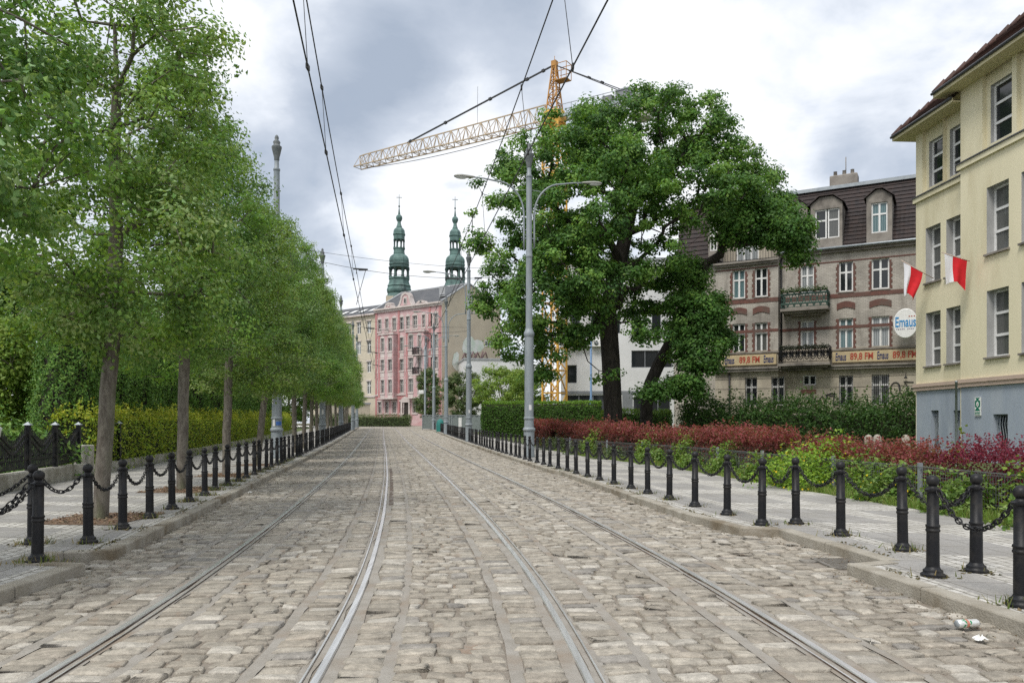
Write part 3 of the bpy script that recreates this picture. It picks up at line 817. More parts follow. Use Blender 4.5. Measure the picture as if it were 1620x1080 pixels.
# the big oak on the right and its leaning neighbour
PAL_OAK = [(.092, .205, .042), (.115, .245, .05), (.078, .172, .04), (.155, .30, .058), (.066, .15, .042), (.205, .36, .08)]
OD = 36.5; OK_ = OD / 32
def ob(px, py, rpx, dy, k=1.0, kz=.85):
    """oak crown lobe: where it hangs (metres from the trunk foot), from its bearing and height"""
    d = OD + dy
    return ((px - 968) * d / F, dy, 1.4 + (669 - py) * d / F - .1, rpx * d / F * k, rpx * d / F * k, rpx * d / F * kz)
oak_blobs = [ob(1010, 215, 95, 0), ob(1095, 190, 68, .5), ob(1130, 225, 50, -1), ob(905, 235, 80, -.5), ob(955, 260, 62, -2.6), ob(850, 262, 62, .4), ob(800, 292, 58, 0, 1, .6), ob(905, 330, 85, -2.8), ob(835, 345, 60, -1.2),
             ob(1010, 315, 52, -3.0), ob(1080, 300, 80, -1.5), ob(1060, 250, 70, 2.5), ob(960, 220, 70, 3), ob(1185, 275, 55, 1.0), ob(1140, 310, 60, -1.6), ob(880, 420, 75, -2.6), ob(805, 420, 46, -.8, 1, .55),
             ob(790, 470, 46, -.5, 1, .7), ob(850, 480, 70, -2.2), ob(925, 450, 50, -3.0), ob(950, 350, 45, -3.0, 1, .7), ob(985, 425, 42, -2.6, 1, .6), ob(1015, 520, 42, -2.5, 1, .5), ob(905, 505, 58, -1.5, 1, .7), ob(1045, 395, 52, -2.0, 1, .6), ob(1110, 345, 50, .2, 1, .7), ob(1000, 440, 40, 2.0), ob(820, 535, 48, -1), ob(880, 545, 38, -2, 1, .7), ob(980, 560, 0.1, 0), ob(765, 490, 24, 0), ob(930, 400, 90, 2.6),
             ob(1030, 470, 60, 2.4, 1, .6), ob(760, 385, 26, .3, 1, .6), ob(772, 330, 30, .2, 1, .6), ob(850, 590, 22, -1), ob(930, 590, 30, -1.6, 1.3, .35)]
oak_blobs = [b for b in oak_blobs if b[3] > .05]
oak_trunk = [(0, 0, 0), (.02, 0, .7), (.05, 0, 1.6), (.0, 0, 2.7), (-.05, 0, 3.8), (-.12, 0, 4.8), (-.2, -.1, 5.8), (.1, 0, 6.8), (.3, 0, 7.8), (.6, .1, 9.0), (.9, 0, 10.2)]
oak_trunk = [tuple(v * OK_ for v in p) for p in oak_trunk]
oak = tree_meshes('oak', 31, oak_trunk, .44, oak_blobs, 1250, 112, .158, PAL_OAK, cl_r=.58, shell=.55, bark=M['bark_dark'], wob=.13, flare=1.25, aspect=1.45, minr=.012, r_tip=.016, seg=.75, zpen=.9, upb=.65)
tree('oak_tree', 'massive spreading oak with a thick black trunk behind the red barberry', 'tree', (158 * OD / F, OD, gzf(OD) + .05), oak)
PAL_OAK2 = [(.075, .175, .040), (.092, .21, .045), (.064, .145, .036), (.11, .235, .052)]
lean_blobs = [(b[0] - 1.6 * OK_, b[1] - 1.0, b[2], b[3], b[4], b[5]) for b in
              [ob(1180, 350, 58, -.6, 1, .75), ob(1235, 360, 42, -1.0, 1, .9), ob(1262, 395, 24, -1.0, 1, 1.0), ob(1085, 440, 42, 1.5), ob(1092, 500, 46, -.6), ob(1112, 488, 38, -.4), ob(1105, 560, 46, -.6, 1, .7), ob(1128, 540, 34, .3), 
               ob(1026, 618, 26, -1.6, 1.1, .5), ob(1085, 612, 36, -.8, 1, .5), ob(1220, 325, 36, .6, 1, .6)]]
lean_trunk = [(0, 0, 0), (-.03, 0, .9), (.0, 0, 1.9), (.15, 0, 2.8), (.5, 0, 3.6), (.95, .0, 4.4), (1.3, .05, 5.3), (1.65, .0, 6.3), (2.1, 0, 7.2), (2.6, 0, 8.0)]
lean_trunk = [tuple(v * OK_ for v in p) for p in lean_trunk]
lean = tree_meshes('leaning_tree', 32, lean_trunk, .31, lean_blobs, 500, 100, .158, PAL_OAK2 + PAL_OAK[:4], cl_r=.62, shell=.35, bark=M['bark_dark'], wob=.12, flare=1.2, aspect=1.45, minr=.012, r_tip=.016, seg=.75, zpen=.9, upb=.65)
tree('oak_tree', 'smaller dark oak whose trunk leans towards the brick house, beside the massive oak', 'tree', (158 * OD / F + 1.6 * OK_, OD + 1.0, gzf(OD) + .05), lean)

# small trees and shrubs
def small_tree(name, label, loc, h, rad, seed, pal, n=160, per=60, leaf=.16, tr=.10, bark=None, base=.25, group=None, rz=0, lm=None, cl=.5):
    r = random.Random(seed)
    bl = [(0, 0, h * (base + (1 - base) * .45), rad, rad, h * (1 - base) * .5)] + [
        (r.uniform(-.6, .6) * rad, r.uniform(-.6, .6) * rad, h * r.uniform(base + .15, .85), rad * .55, rad * .55, h * .16) for _ in range(5)]
    tk = [(0, 0, 0), (r.uniform(-.1, .1), 0, h * .15), (r.uniform(-.2, .2), 0, h * .35), (r.uniform(-.2, .2), .1, h * .6)]
    ms = tree_meshes(name, seed, tk, tr, bl, n, per, leaf, pal, cl_r=cl, shell=.35, bark=bark, minr=.012, r_tip=.014, seg=.7, lm=lm)
    return tree(name, label, 'tree', loc, ms, rz, None, group)
PAL_FR = [(.19, .30, .05), (.24, .36, .07), (.14, .24, .04), (.28, .40, .09)]
PAL_GR = [(.11, .165, .065), (.14, .20, .08), (.08, .13, .05), (.17, .235, .10)]
PAL_MID = [(.11, .21, .04), (.145, .26, .05), (.08, .16, .035), (.18, .30, .06)]
small_tree('young_tree', 'light green open tree behind the clipped hedge, left of the crane mast', (-.95, 76, gzf(76)), 7.3, 3.0, 41, PAL_FR, 240, 46, .20, .14, cl=.55)
small_tree('young_tree', 'bushy grey-green tree by the building site hoarding, below the graffiti', (-5.3, 86, gzf(86)), 7.4, 2.3, 42, PAL_GR, 230, 60, .19, .12, base=.12)
small_tree('young_tree', 'narrow grey-green tree against the bare firewall beside the pink house', (-10.4, 96, gzf(96)), 8.0, 1.7, 43, PAL_GR, 200, 60, .19, .12, base=.12)
small_tree('young_tree', 'pale green tree partly hidden by the lamp post and clipped hedge', (1.4, 82, gzf(82)), 6.2, 2.6, 44, PAL_MID, 200, 50, .20, .13)
# trees that close the garden behind the street trees
gp = 'trees in the garden behind the thujas'
LT = [(-22, 30, 9.5, 3.6, 51, PAL_MID, 'bright green garden tree behind the first thujas, filling the gap under the street crowns'), (-15.1, 22.2, 4.6, 1.5, 52, PAL_FR, 'yellow-green maple at the edge of the garden, above the iron fence'),
      (-27, 44, 10, 4.2, 53, PAL_MID, 'broad mid-green garden tree behind the middle of the thuja row'), (-32, 62, 10, 4.5, 54, PAL_GR, 'grey-green garden tree far behind the yellow hedge'), (-33, 82, 9, 4.0, 55, PAL_MID, 'mid-green garden tree at the far end of the yellow hedge'),
      (-26.5, 24, 10, 4.4, 56, PAL_MID, 'tall green garden tree beyond the juniper'),
      (-25, 68, 8, 3.6, 57, PAL_GR, 'rounded grey-green tree just past the end of the thujas'), (-27.5, 95, 8, 3.6, 58, PAL_MID, 'low green tree closing the view at the end of the tree row')]
for (x, y, h, rd, sd, pal, lab) in LT:
    small_tree('garden_tree', lab, (x, y, gzf(y)), h, rd, sd, pal, 260, 70, .22 if h > 6 else .13, .16, base=.12, group=gp, cl=.75 if h > 6 else .45)

def thuja(seed, h, rad):
    r = np.random.default_rng(seed)
    n = 22000
    z = r.random(n) ** .85 * h
    prof = rad * np.clip((1 - z / h), 0, 1) ** .42 * np.clip(.72 + z / h * 1.2, 0, 1)
    th = r.uniform(0, 2 * math.pi, n)
    lump = 1 + .15 * np.sin(th * 5 + z * 2.3) * np.sin(z * 3.1 + th * 2) + .10 * np.sin(th * 9 - z * 5) + .07 * np.sin(th * 21 + z * 9) * np.sin(z * 13 - th * 7)
    rr = prof * lump * r.uniform(.78, 1.06, n)
    Pn = np.stack([rr * np.cos(th), rr * np.sin(th), z + .05], 1)
    Nn = np.stack([np.cos(th), np.sin(th), np.full(n, .35)], 1)
    C = leaf_cols(n, r, [(.095, .205, .036), (.125, .25, .042), (.07, .16, .03), (.175, .30, .055)], .2)
    v, f, c = leaves(Pn, Nn, .085, C, r, 1.7, .5, -.6)
    # solid brown inner mass, added so that no light shows straight through
    k = 10; vs = []; fs = []
    zz = np.linspace(0.05, h * .96, 8)
    for q in zz:
        pr = .74 * rad * max(0, 1 - q / h) ** .42 * min(1, .72 + q / h * 1.2)
        for j in range(k): vs.append((pr * math.cos(2 * math.pi * j / k), pr * math.sin(2 * math.pi * j / k), q))
    for i in range(7):
        for j in range(k): fs.append((i * k + j, i * k + (j + 1) % k, (i + 1) * k + (j + 1) % k, (i + 1) * k + j))
    mc = np_mesh('thuja_crown', [(v, f, 0, c)], M['leaf_thick'])
    mt = np_mesh('thuja_trunk', [(np.array(vs), np.array(fs), 0, None)], M['bark_dark'])
    return mt, mc
thm = [thuja(61, 5.6, 1.15), thuja(62, 5.9, 1.05), thuja(63, 5.3, 1.1)]
for i in range(22):
    y = 20.4 + i * 2.05; x = -12.3 - (y - 20.4) * .185 + (0.15 if i % 2 else -.1) + (.55 if i == 0 else 0)
    s = 1.0 + .07 * ((i * 7) % 5 - 2)
    lab = 'broad dark green thuja behind the end pier of the iron fence, first of its row' if i == 0 else f'dark green columnar thuja behind the yellow hedge, {nth(i + 1)} from the iron fence'
    tree('thuja', lab, 'thuja', (x, y, gzf(y)), thm[i % 3], i * 1.3, (s * (1.05 if i == 0 else 1), s * (1.05 if i == 0 else 1), s), 'thujas in a row in the garden')  # the trunk part here is the added light-blocking inner mass

def hedge_mesh(nm, seed, path, w, h, leaf, dens, pal, rough=.12, shoots=0, core=None, arch=0.0, lm=None, cap_pal=None, spread=.7, aspect=1.6, z0=.05):
    """leafy hedge along a polyline (x, y): sides, top and ends covered with leaves round an added solid dark core that blocks see-through"""
    r = np.random.default_rng(seed)
    pts = np.array(path, float); segl = np.linalg.norm(np.diff(pts, axis=0), axis=1); S = np.concatenate([[0], np.cumsum(segl)]); L = S[-1]
    def at(s):
        x = np.interp(s, S, pts[:, 0]); y = np.interp(s, S, pts[:, 1])
        x2 = np.interp(np.minimum(s + .1, L), S, pts[:, 0]) - np.interp(np.maximum(s - .1, 0), S, pts[:, 0]); y2 = np.interp(np.minimum(s + .1, L), S, pts[:, 1]) - np.interp(np.maximum(s - .1, 0), S, pts[:, 1])
        l = np.hypot(x2, y2); return x, y, y2 / l, -x2 / l
    per = 2 * h + w; n = int(dens * L * per); ne = int(dens * w * h)
    s = r.random(n) * L; q = r.random(n) * per
    t = np.where(q < h, -w / 2, np.where(q > h + w, w / 2, q - h - w / 2)); z = np.where(q < h, q, np.where(q > h + w, q - h - w, h))
    nt_ = np.where(q < h, -1.0, np.where(q > h + w, 1.0, 0.0)); nz = np.where((q >= h) & (q <= h + w), 1.0, .12); ns = np.zeros(n)
    for e_, sg in ((0, -1), (L, 1)):
        s = np.concatenate([s, np.full(ne, float(e_))]); t = np.concatenate([t, (r.random(ne) - .5) * w]); z = np.concatenate([z, r.random(ne) * h]); nt_ = np.concatenate([nt_, np.zeros(ne)]); nz = np.concatenate([nz, np.full(ne, .1)]); ns = np.concatenate([ns, np.full(ne, float(sg))])
    N_ = len(s)
    lump = np.sin(s * 2.1 + seed) * np.sin(z * 3.2 + s * .7) + .7 * np.sin(s * 5.3 + z * 4.1 + t * 3) + .5 * np.sin(s * 11 + t * 7 + seed)
    o = rough * (.45 * lump + r.normal(0, .55, N_)) - np.abs(r.normal(0, rough * .5, N_))
    # round the upper edges
    edge = np.clip((np.abs(t) / (w / 2)) ** 4 * (z / h) ** 6, 0, 1) * w * .12
    x, y, nx, ny = at(np.clip(s, 0, L)); dxs, dys = -ny, nx
    tt = t + nt_ * o - np.sign(t) * edge; zz = z + np.where(nz > .5, o, 0) - edge + arch * lump * .3 * (z / h)
    so = ns * o
    X = x + nx * tt + dxs * so; Y = y + ny * tt + dys * so
    Pn = np.stack([X, Y, np.maximum(.02, zz) + z0 + gz(Y)], 1)
    Nn = np.stack([nx * nt_ + dxs * ns, ny * nt_ + dys * ns, nz], 1)
    patch = ((lump + r.normal(0, .9, N_)) * 1.3).astype(int)
    C = leaf_cols(N_, r, pal, .2, np.abs(patch) + r.integers(0, 2, N_))
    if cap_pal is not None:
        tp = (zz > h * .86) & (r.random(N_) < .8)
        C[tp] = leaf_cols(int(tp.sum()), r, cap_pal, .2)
    chunks = [leaves(Pn, Nn, leaf, C, r, aspect, spread)]
    if shoots:
        ns_ = int(shoots * L)
        s = r.random(ns_) * L; x, y, nx, ny = at(s); t = (r.random(ns_) - .5) * w * .95
        hh = r.uniform(.10, .42, ns_) * (1 if h < 2 else 2.2); k = 12
        u = np.linspace(0, 1, k)
        bend = r.normal(0, .22, (ns_, 2))
        X = (x + nx * t)[:, None] + bend[:, :1] * hh[:, None] * u ** 1.6 * 1.4; Y = (y + ny * t)[:, None] + bend[:, 1:] * hh[:, None] * u ** 1.6 * 1.4
        Z = h - .05 + hh[:, None] * u + z0 + gz(Y)
        Pn = np.stack([X.ravel(), Y.ravel(), Z.ravel()], 1) + r.normal(0, leaf * .35, (ns_ * k, 3))
        C = leaf_cols(len(Pn), r, cap_pal or pal, .25)
        chunks.append(leaves(Pn, np.tile([0, 0, .4], (len(Pn), 1)), leaf * .95, C, r, aspect, 1.0))
    chunks = [(c_[0], c_[1], 0, c_[2]) for c_ in chunks]
    # core: solid dark box added inside the leaves to block see-through
    vs = []; fs = []; k = max(2, int(L / .8) + 1)
    ss = np.linspace(rough * 1.2 if L > 1 else .1, L - (rough * 1.2 if L > 1 else .1), k); x, y, nx, ny = at(ss); ww = w / 2 - max(.2, rough * 1.2); hz = h - max(.24, rough * 1.5)
    for i in range(k):
        g_ = gzf(y[i]) + z0
        for (a, b_) in ((-ww, 0), (-ww, hz), (ww, hz), (ww, 0)): vs.append((x[i] + nx[i] * a, y[i] + ny[i] * a, g_ + b_))
    for i in range(k - 1):
        for j in range(3): fs.append((i * 4 + j, i * 4 + j + 1, (i + 1) * 4 + j + 1, (i + 1) * 4 + j))
    fs += [(0, 1, 2, 3), tuple(4 * (k - 1) + j for j in (3, 2, 1, 0))]
    chunks.append((np.array(vs), np.array(fs), 1, None))
    return np_mesh(nm, chunks, [lm or M['leaf'], core or M['hedge_core']])

M['hedge_core'] = simple('hedge_core', (.022, .036, .012), (.030, .030, .016), 5, 1.0)
# yellow privet hedge on the left, in the run between the trunks
def hl(y): return float(back_l(y)) - .75
PAL_YE = [(.29, .41, .05), (.37, .46, .06), (.20, .33, .045), (.43, .50, .08), (.15, .27, .04)]
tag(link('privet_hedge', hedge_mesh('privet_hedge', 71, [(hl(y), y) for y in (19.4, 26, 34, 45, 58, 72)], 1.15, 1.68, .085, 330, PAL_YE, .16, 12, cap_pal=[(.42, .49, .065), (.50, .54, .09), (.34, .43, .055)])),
    'yellow-green privet hedge above the low wall behind the street trees', 'hedge')
tag(link('privet_hedge', hedge_mesh('round_hedge', 72, [(-28, 108.5), (-20, 107.6), (-17, 107.6), (-14.2, 107.6)], 2.2, 1.55, .13, 120, PAL_GR, .25, 0)),
    'low dark rounded hedge across the street end, before the pink house', 'hedge')
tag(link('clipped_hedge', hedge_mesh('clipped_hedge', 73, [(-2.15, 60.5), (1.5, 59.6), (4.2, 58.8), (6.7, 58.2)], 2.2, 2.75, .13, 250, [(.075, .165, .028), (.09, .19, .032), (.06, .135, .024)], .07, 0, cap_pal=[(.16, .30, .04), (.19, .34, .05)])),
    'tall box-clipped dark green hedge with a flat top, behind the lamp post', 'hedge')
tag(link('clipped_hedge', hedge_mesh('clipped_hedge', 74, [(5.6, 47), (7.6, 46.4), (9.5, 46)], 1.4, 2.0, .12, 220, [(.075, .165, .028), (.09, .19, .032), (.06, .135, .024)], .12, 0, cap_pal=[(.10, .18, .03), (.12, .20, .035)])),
    'small clipped green hedge behind the two oak trunks', 'hedge')
PAL_DK = [(.050, .115, .028), (.066, .14, .032), (.040, .09, .024), (.085, .165, .038)]
tag(link('wild_hedge', hedge_mesh('wild_hedge', 75, [(8.4, 37.5), (11, 37), (14, 35.8), (16.5, 34.2), (19.0, 32.6)], 2.6, 2.15, .13, 300, PAL_DK, .32, 9, arch=.5)),
    'unclipped dark green hedge before the brick house, from the oaks to the yellow school', 'hedge')
# juniper and brown shrub behind the iron fence
r_ = np.random.default_rng(81)
def mound(nm, seed, c, rx, ry, rz, n, leaf, pal, flat=.35, aspect=3.0):
    r = np.random.default_rng(seed); d = unit(r.normal(0, 1, (n, 3))); d[:, 2] = np.abs(d[:, 2])
    lump = 1 + .18 * np.sin(d[:, 0] * 7 + seed) * np.sin(d[:, 1] * 6) + .14 * np.sin(d[:, 2] * 15 + d[:, 0] * 9)
    Pn = d * lump[:, None] * r.uniform(.55, 1.05, (n, 1)) * np.array([rx, ry, rz])
    C = leaf_cols(n, r, pal, .2)
    v, f, cc = leaves(Pn, d + np.array([0, 0, .4]), leaf, C, r, aspect, .6)
    return np_mesh(nm, [(v, f, 0, cc)], M['leaf_thick'])
tag(link('juniper', mound('juniper', 82, None, 2.4, 1.25, 1.62, 9000, .17, [(.10, .205, .036), (.14, .26, .045), (.07, .15, .03), (.19, .30, .06)]), None, (-12.6, 17.9, .05)), 'spreading dark green juniper just behind the iron fence', 'shrub')
tag(link('bare_shrub', mound('bare_shrub', 83, None, 1.5, 1.5, 3.0, 5200, .16, [(.10, .075, .06), (.075, .06, .05), (.06, .075, .035)], aspect=4), None, (-15.6, 24.5, .05)), 'brownish bare-looking shrub between the maple and the first thuja', 'shrub')

# red barberry hedge, several bushes
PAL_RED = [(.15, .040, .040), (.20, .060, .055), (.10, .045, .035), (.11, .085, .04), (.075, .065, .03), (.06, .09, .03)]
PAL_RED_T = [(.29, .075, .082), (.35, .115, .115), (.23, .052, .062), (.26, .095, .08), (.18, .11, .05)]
PAL_MAR = [(.11, .018, .034), (.14, .024, .042), (.08, .014, .028)]
PAL_MAR_T = [(.20, .030, .062), (.25, .05, .08), (.15, .022, .05)]
def hb(y, o=.95): return float(back_r(y)) + o
BB = [(8.4, 12.3, 'dark wine-red barberry bush before the grey plinth of the yellow school', PAL_MAR, PAL_MAR_T, .80, 1.35),
      (12.9, 17.2, 'red barberry between the wine-red bush and the yellow-flowering celandine', PAL_RED, PAL_RED_T, .70, 1.0),
      (18.6, 23.6, 'long red barberry with a domed top beside the celandine bush', PAL_RED, PAL_RED_T, .90, 1.35),
      (24.2, 27.0, 'red barberry hedge right of the two oak trunks', PAL_RED, PAL_RED_T, .90, 1.4),
      (27.7, 30.4, 'red barberry hedge just before the massive oak trunk', PAL_RED, PAL_RED_T, 1.02, 1.3),
      (31.2, 38.0, 'duller red barberry just beyond the tall lamp post', PAL_RED, PAL_RED_T, .98, 1.3),
      (40.0, 46.0, 'small brownish-red barberry below the clipped hedge', PAL_RED[:3] + [(.10, .10, .03)] * 2, PAL_RED_T, 1.05, 1.2)]
for k, (a, b_, lab, pal, palt, h, w) in enumerate(BB):
    lf = .042 + .0016 * max(0, a - 9)
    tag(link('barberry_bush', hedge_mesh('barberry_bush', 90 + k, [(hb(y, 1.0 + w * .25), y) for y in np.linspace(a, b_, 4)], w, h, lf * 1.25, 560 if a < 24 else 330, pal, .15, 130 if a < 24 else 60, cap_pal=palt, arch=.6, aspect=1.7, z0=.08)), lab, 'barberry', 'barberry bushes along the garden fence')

# green undergrowth, celandine and weeds along the fence
def clump(nm, seed, rx, ry, rz, n, leaf, pal, flowers=0, aspect=1.5):
    r = np.random.default_rng(seed); d = unit(r.normal(0, 1, (n, 3))); d[:, 2] = np.abs(d[:, 2])
    lump = 1 + .22 * np.sin(d[:, 0] * 5 + seed) * np.sin(d[:, 1] * 5 + 1) + .15 * np.sin(d[:, 2] * 9 + d[:, 1] * 8)
    Pn = d * lump[:, None] * (r.random((n, 1)) ** .4) * np.array([rx, ry, rz])
    C = leaf_cols(n, r, pal, .22)
    ch = [leaves(Pn, d * .4 + np.array([0, 0, .7]), leaf, C, r, aspect, .6)]
    if flowers:
        d = unit(r.normal(0, 1, (flowers, 3))); d[:, 2] = np.abs(d[:, 2])
        Pf = d * r.uniform(.85, 1.12, (flowers, 1)) * np.array([rx, ry, rz]) * 1.02
        ch.append(leaves(Pf, d + np.array([0, -.3, .8]), .036, leaf_cols(flowers, r, [(.72, .55, .02), (.65, .52, .03)], .1), r, 1.0, .5))
    # stems
    ns = 60; b0 = r.normal(0, .35, (ns, 2)) * np.array([rx, ry]); tp = unit(r.normal(0, 1, (ns, 3))); tp[:, 2] = np.abs(tp[:, 2]); tp = tp * np.array([rx, ry, rz]) * .9
    vs = []; fs = []
    for i in range(ns):
        o = len(vs); w_ = .006
        vs += [(b0[i, 0] - w_, b0[i, 1], 0), (b0[i, 0] + w_, b0[i, 1], 0), (tp[i, 0] + w_ * .5, tp[i, 1], tp[i, 2]), (tp[i, 0] - w_ * .5, tp[i, 1], tp[i, 2])]
        fs.append((o, o + 1, o + 2, o + 3))
    ch = [(c_[0], c_[1], 0, c_[2]) for c_ in ch] + [(np.array(vs), np.array(fs), 0, np.tile([.09, .14, .04], (len(vs), 1)))]
    return np_mesh(nm, ch, M['leaf'])
PAL_CEL = [(.24, .40, .045), (.19, .33, .04), (.30, .46, .07), (.14, .26, .035)]
PAL_WEED = [(.14, .25, .045), (.18, .30, .06), (.11, .19, .04), (.22, .32, .10)]
for k, (y, rad, h, lab) in enumerate([(20.2, .55, .86, 'leafy green bush pushing up before the domed red barberry'), (23.0, .6, .95, 'green bush at the far end of the domed red barberry'), (25.8, .6, .9, 'green bush before the red barberry right of the oak trunks'), (30.6, .7, 1.0, 'tall grey-green bush beside the lamp post, before the barberry'),
                                      (14.0, .5, .80, 'broad-leaved green bush before the low red barberry by the school'), (10.2, .5, .78, 'broad-leaved green bush before the wine-red barberry')]):
    tag(link('garden_bush', clump('garden_bush', 150 + k, rad, rad * .7, h, 1500, .07 + .0012 * y, [(.16, .28, .05), (.21, .34, .06), (.12, .21, .045), (.26, .36, .09)], 10 if k % 2 else 0), None, (float(back_r(y)) + .72, y, .07 + gzf(y))), lab, 'bush', 'green bushes among the barberry')
gw = 'green weeds growing through the garden fence'
tag(link('celandine_bush', clump('celandine_bush', 101, 1.15, .9, .98, 4600, .075, PAL_CEL, 210), None, (back_r(15.4) + .60, 15.4, .08)), 'bright green celandine bush with yellow flowers leaning through the fence', 'bush')
W = [(17.4, .7, .62, 'leafy light green weed bush with yellow flowers between celandine and the red dome', 1900, 60), (11.2, .7, .6, 'coarse green weeds at the fence foot below the wine-red barberry', 1700, 0), (12.9, .65, .66, 'green weed bush by the fence post, below dark barberry', 1700, 30), (9.3, .8, .55, 'tall grassy weeds at the near end of the mesh fence', 1700, 0),
     (19.6, .55, .55, 'small green weed bush below the red domed barberry', 1200, 10), (21.8, .6, .5, 'low weeds by the fence past the red dome', 1200, 0), (24.6, .7, .62, 'weed clump with pale leaves before the oaks', 1200, 8), (28.0, .9, .5, 'grey-green weed patch beside the tall lamp post', 1300, 0), (31.5, .9, .55, 'grey-green weeds just past the tall lamp post', 1200, 0), (36, 1.2, .7, 'leafy weeds below the clipped hedge', 1200, 6)]
for k, (y, rad, h, lab, n, fl) in enumerate(W):
    tag(link('weed_bush', clump('weed_bush', 110 + k, rad, rad * .8, h, n, .07 + .001 * y, PAL_WEED if k < 7 else [(.13, .19, .08), (.11, .16, .06), (.15, .20, .10)], fl), None, (float(back_r(y)) + .42, y, .07 + gzf(y))), lab, 'weeds', gw)
for k, (x, y, h, lab) in enumerate([(float(back_r(23.9)) + 1.0, 23.9, 1.05, 'light green shrub filling the gap between two red barberries'), (float(back_r(17.9)) + 1.2, 17.9, .95, 'yellow-green shrub between the red dome and lower red barberry'), (float(back_r(13.4)) + 1.9, 13.4, 1.15, 'tall yellow-green sapling sticking out of the red barberry by the grey plinth'), (float(back_r(11.3)) + 1.9, 11.3, 1.12, 'yellow-green shoot amid the wine-red barberry leaves'), (float(back_r(27)) + 1.6, 26.5, 1.25, 'yellow-green sapling above the barberry by the oaks'), (float(back_r(29)) + 1.2, 33.0, 1.3, 'pale leafy sapling above duller barberry by the lamp post')]):
    tag(link('sapling', clump('sapling', 130 + k, .28, .28, h, 260, .10, [(.24, .30, .045), (.19, .26, .04)], 0), None, (x, y, .07)), lab, 'sapling')

# grass verge at the back of the right pavement, and tufts at the bollard feet
def blades(n, xy, hmin, hmax, pal, r, z=.06):
    b0 = xy; h = r.uniform(hmin, hmax, n); a = r.uniform(0, 2 * math.pi, n); w = r.uniform(.004, .009, n); be = r.normal(0, .35, (n, 2)) * h[:, None]
    V = np.zeros((n, 4, 3)); zz = gz(b0[:, 1]) + z
    V[:, 0] = np.stack([b0[:, 0] - w * np.cos(a), b0[:, 1] - w * np.sin(a), zz], 1); V[:, 1] = np.stack([b0[:, 0] + w * np.cos(a), b0[:, 1] + w * np.sin(a), zz], 1)
    V[:, 2] = np.stack([b0[:, 0] + be[:, 0], b0[:, 1] + be[:, 1], zz + h], 1); V[:, 3] = V[:, 2] + np.stack([-w * np.cos(a) * .5, -w * np.sin(a) * .5, 0 * h], 1)
    return V.reshape(-1, 3), np.arange(4 * n).reshape(n, 4), 0, np.repeat(leaf_cols(n, r, pal, .25), 4, 0)
n = 26000; y = 7 + 32 * rng.random(n) ** 1.5; x = back_r(y) + rng.exponential(.30, n) - .04 + .05 * np.sin(y * 5)
setting(link('grass', np_mesh('grass', [blades(n, np.stack([x, y], 1), .05, .20, [(.17, .28, .05), (.21, .32, .07), (.13, .21, .04), (.28, .32, .12)], rng)], M['leaf'])), 'stuff')
# ------------------------------------------------------------------ bollards and chains
def bollard_parts(n):
    base = MB(); base.lathe([(.098, 0), (.098, .022), (.098, .022), (.078, .032), (.078, .055), (.078, .055), (.062, .066), (.053, .085)], n)
    shaft = MB(); shaft.lathe([(.0525, .07), (.050, .38), (.050, .38), (.057, .384), (.058, .398), (.0525, .404), (.0525, .418), (.058, .424), (.057, .438), (.0485, .443), (.0465, .72)], n)
    flange = MB(); flange.lathe([(.0465, .715), (.060, .722), (.064, .728), (.064, .742), (.064, .742), (.052, .746), (.040, .757), (.030, .772)], n)
    for s in (-1, 1):
        flange.tube([(0, s * .055, .735), (0, s * .082, .735), (0, s * .088, .728)], [.012, .011, .008], 6)
    ball = MB(); ball.ball((0, 0, .812), .052, n)
    ball.lathe([(.026, .762), (.034, .768), (.030, .775)], n)
    return base.mesh('bollard_base', M['black_iron']), shaft.mesh('bollard_shaft', M['black_iron']), flange.mesh('bollard_collar', M['black_iron']), ball.mesh('bollard_ball', M['black_iron'])
BP = bollard_parts(18); BPF = bollard_parts(8)
mb = MB(); mb.lathe([(.098, 0), (.098, .022), (.078, .03), (.053, .085), (.050, .38), (.058, .39), (.058, .43), (.048, .443), (.0465, .72), (.064, .73), (.064, .742), (.03, .765), (.05, .79), (.052, .812), (.04, .845), (.001, .864)], 8)
BFAR = mb.mesh('bollard', M['black_iron'])
def bollard(x, y, heading, label, group, near, lean=(0, 0)):
    loc = (x, y, gzf(y) + WALK)
    if near:
        t = thing('bollard', label, 'bollard', loc, heading, group)
        t.rotation_euler = (lean[0], lean[1], heading)
        P_ = BP if y < 25 else BPF
        for nm, me in zip(('base', 'shaft', 'collar', 'ball_finial'), P_): link(nm, me, t)
    else:
        o = link('bollard', BFAR, None, loc); o.rotation_euler = (0, 0, heading); tag(o, label, 'bollard', group)
